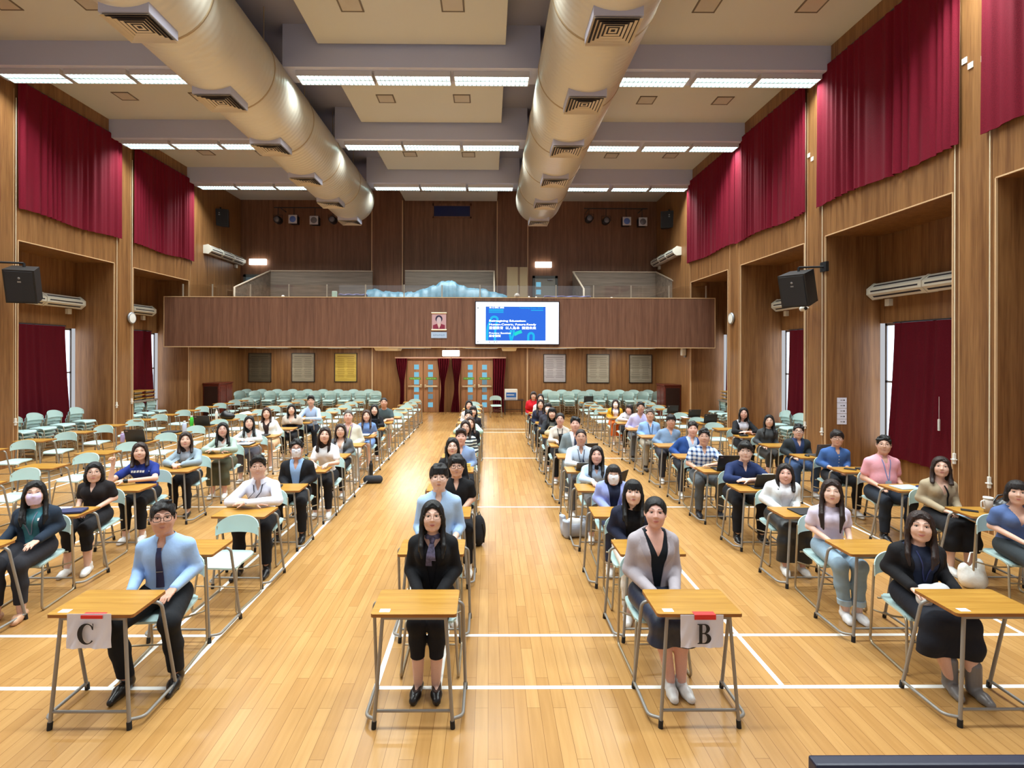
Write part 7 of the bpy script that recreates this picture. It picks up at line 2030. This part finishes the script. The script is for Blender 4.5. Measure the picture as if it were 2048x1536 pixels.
MB().bbox((-.045, -.01, 0), (.045, .01, .10), .002).build('card', mat('card_yellow', (236, 214, 120), .6, bump=.03, bscale=40), o); MB().box((-.03, -.0115, .05), (.03, -.0102, .06)).build('card_line', mat('card_line', (190, 150, 70), .6), o)
(x, y, z), r = on('A', 4, .2, .13); o = empty('paper_cup', (x, y, z)); tag(o, 'green cup on the desk in the centre-left column', 'cup')
MB().lathe([(.03, 0), (.04, .10), (.036, .10), (.028, .006), (.001, .006)], n=18).build('cup_body', mat('cup_green', (80, 170, 150), .4, bump=.02, bscale=50), o)
# soft bag at the desk of curly hair
(x, y, z), r = on('B', 8, -.1, .16); o = empty('soft_bag', (x, y, z)); tag(o, 'beige soft bag on the desk of the curly black hair', 'bag')
hb = bpy.data.objects.new('bag_body', SD().ell((0, 0, .06), (.15, .10, .08), 0).keep((0, 0, -1), (0, 0, 0)).mesh('bag_body', .01)); hb.data.materials.append(cloth((196, 176, 140))); COL.objects.link(hb); hb.parent = o
MB().tube([(-.1, 0, .1), (-.04, 0, .2), (.06, 0, .19), (.1, 0, .1)], .008, 6).build('handle', cloth((196, 176, 140)), o)
# floor things
fp = onz(746, 966, 0); o = empty('speaker_case', (fp.x, fp.y, 0), .1); tag(o, 'dark grey oblong case on the floor by the aisle line', 'case')
hb = bpy.data.objects.new('case_body', SD().cap((-.11, 0, .07), (.11, 0, .07), .075, .075, 0).keep((0, 0, -1), (0, 0, 0.001)).mesh('case_body', .008)); hb.data.materials.append(cloth((52, 54, 60))); COL.objects.link(hb); hb.parent = o
MB().tube([(-.17, -.03, .085), (.0, -.077, .09), (.17, -.03, .085)], .006, 6).build('zip', M_BLACK, o)
fp = onz(742, 951, 0); bottle('C', 5, 'black bottle standing on the floor behind the dark grey case', 0, 0, M_BLACK, M_DARK, .30, .04, base=(fp.x, fp.y, 0))
fp = onz(1152, 1078, 0); o = empty('tote_bag', (fp.x, fp.y + .12, 0), .2); tag(o, 'grey open tote bag on the floor in the column behind sign B', 'bag')
m = SD()
for q in (-1, 1): m.cap((q*.12, .05, .05), (q*.155, .06, .27), .06, .045, .04).cap((q*.12, -.05, .05), (q*.155, -.07, .27), .06, .045, .04)
m.ell((0, 0, .11), (.19, .12, .12), .04).keep((0, 0, -1), (0, 0, .001)).keep((.12, -.25, 1), (0, 0, .24)); m.ell((0, 0, .27), (.150, .085, .19), .012, 's')
hb = bpy.data.objects.new('bag_body', m.mesh('bag_body', .009)); hb.data.materials.append(cloth((168, 172, 184))); COL.objects.link(hb); hb.parent = o
hb = bpy.data.objects.new('bundle', SD().ell((.03, -.0, .17), (.11, .07, .07), 0).ell((-.05, .0, .19), (.07, .05, .06), .02).mesh('bundle', .009)); hb.data.materials.append(cloth((232, 232, 232))); COL.objects.link(hb); hb.parent = o
fp = onz(957, 1094, 0); o = empty('backpack', (fp.x, fp.y + .08, 0), -.3); tag(o, 'black backpack standing on the floor beside the centre-left column', 'bag')
hb = bpy.data.objects.new('bag_body', SD().ell((0, 0, .19), (.09, .12, .20), 0).ell((0, -.04, .13), (.075, .10, .12), .04).keep((0, 0, -1), (0, 0, .001)).mesh('bag_body', .009)); hb.data.materials.append(cloth((34, 34, 38))); COL.objects.link(hb); hb.parent = o
MB().tube([(-.03, .02, .36), (0, .02, .43), (.03, .02, .36)], .008, 6).build('handle', M_BLACK, o); MB().tube([(.07, -.06, .30), (.095, -.05, .18), (.08, -.03, .05)], .01, 6).build('strap', M_BLACK, o)
fp = onz(1962, 1182, 0); o = empty('tote_bag', (fp.x, fp.y + .1, 0), .2); tag(o, 'white plastic bag on the floor beside the black skirt', 'bag')
hb = bpy.data.objects.new('bag_body', SD().ell((0, 0, .10), (.16, .09, .12), 0).ell((-.09, .02, .17), (.06, .05, .09), .03).ell((.08, 0, .20), (.06, .05, .10), .03).ell((.02, -.05, .08), (.10, .06, .09), .02).keep((0, 0, -1), (0, 0, .001)).mesh('bag_body', .009)); hb.data.materials.append(mat('plastic_white', (232, 232, 228), .35, bump=.6, bscale=25)); COL.objects.link(hb); hb.parent = o
MB().tube([(-.06, 0, .27), (-.03, 0, .37), (.03, 0, .37), (.06, 0, .27)], .008, 6).build('handle', mat('plastic_white', (232, 232, 228), .35), o)

# ---------------------------------------------------------------- lettered sheets on the front desks
def glyph_C():
    out = []
    n = 40
    for i in range(n + 1):                       # outer, from upper terminal round the left to lower terminal
        a = math.radians(44 + 274 * i / n); out.append((.02 + .47 * math.cos(a) * 1.0, .5 * math.sin(a)))
    inn = []
    for i in range(n + 1):
        a = math.radians(318 - 268 * i / n); inn.append((.09 + .33 * math.cos(a) * .86, .445 * math.sin(a)))
    return [out + inn + [(.33, .20), (.385, .20), (.385, .50), (.345, .50)]]
def glyph_B():
    s = [(-.36, .5), (.05, .5)]
    arc2 = lambda cx, cy, rx, ry, a0, a1, n=14: [(cx + rx * math.cos(math.radians(a0 + (a1-a0)*i/n)), cy + ry * math.sin(math.radians(a0 + (a1-a0)*i/n))) for i in range(n + 1)]
    s += arc2(.05, .26, .27, .24, 90, -75) + arc2(.06, -.235, .33, .265, 78, -90)
    s += [(-.36, -.5), (-.36, -.465), (-.29, -.455), (-.265, -.42), (-.265, .42), (-.29, .455), (-.36, .465)]
    h1 = [(-.09, .455), (.0, .455)] + arc2(.0, .25, .125, .200, 85, -85) + [(-.09, .045)]
    h2 = [(-.09, -.005), (.0, -.005)] + arc2(.0, -.23, .165, .220, 85, -85) + [(-.09, -.455)]
    return [s, h1, h2]
M_TAPE = mat('red_tape', (226, 44, 40), 0.5, bump=0.05, bscale=60)
def sheet(c, px0, px1, py0, py1, glyph, lab, cx, cw, chh, cyy):
    yy = rowY(c, 1) - .012
    a, b = ony(px0, py0, yy), ony(px1, py1, yy)
    r = empty('paper_sign', ((a.x + b.x)/2, yy, a.z)); tag(r, lab, 'sign')
    w2, h = (b.x - a.x)/2, a.z - b.z
    P = [[(-w2 + 2*w2*i/20, -.006*math.sin(i*.55)*(j/12) - .004*math.sin(i*1.3 + j*.8)*(j/12) - .006*(j/12)**2, -h*j/12) for j in range(13)] for i in range(21)]
    MB().slab(P, lambda i, j: (0, .0015, 0)).build('sheet', M_PAPER, r)
    me = outline_mesh(glyph, .0006)
    for v in me.vertices: v.co.x = cx + v.co.x * cw; v.co.y = -h * cyy + v.co.y * chh
    o = bpy.data.objects.new('letter', me); me.materials.append(M_INK); COL.objects.link(o); o.parent = r; o.rotation_euler = (PI/2, 0, 0); o.location = (0, -.022, 0)
    zt_ = DT - a.z; tp_ = MB().bbox((-.072, -.0045, -.030), (.072, -.003, zt_ + .002), .0006).bbox((-.072, -.0045, zt_ + .0006), (.072, .045, zt_ + .002), .0006); tp_.build('tape', M_TAPE, r, (.02, -.001, 0))
    return r
sheet('C', 134, 222, 1228, 1296, glyph_C(), 'white sheet with a black letter C taped in red to the front desk', -.005, .125, .138, .54)
sheet('B', 1361, 1447, 1230, 1294, glyph_B(), 'white sheet with a black letter B taped in red to the front desk', .005, .122, .132, .54)
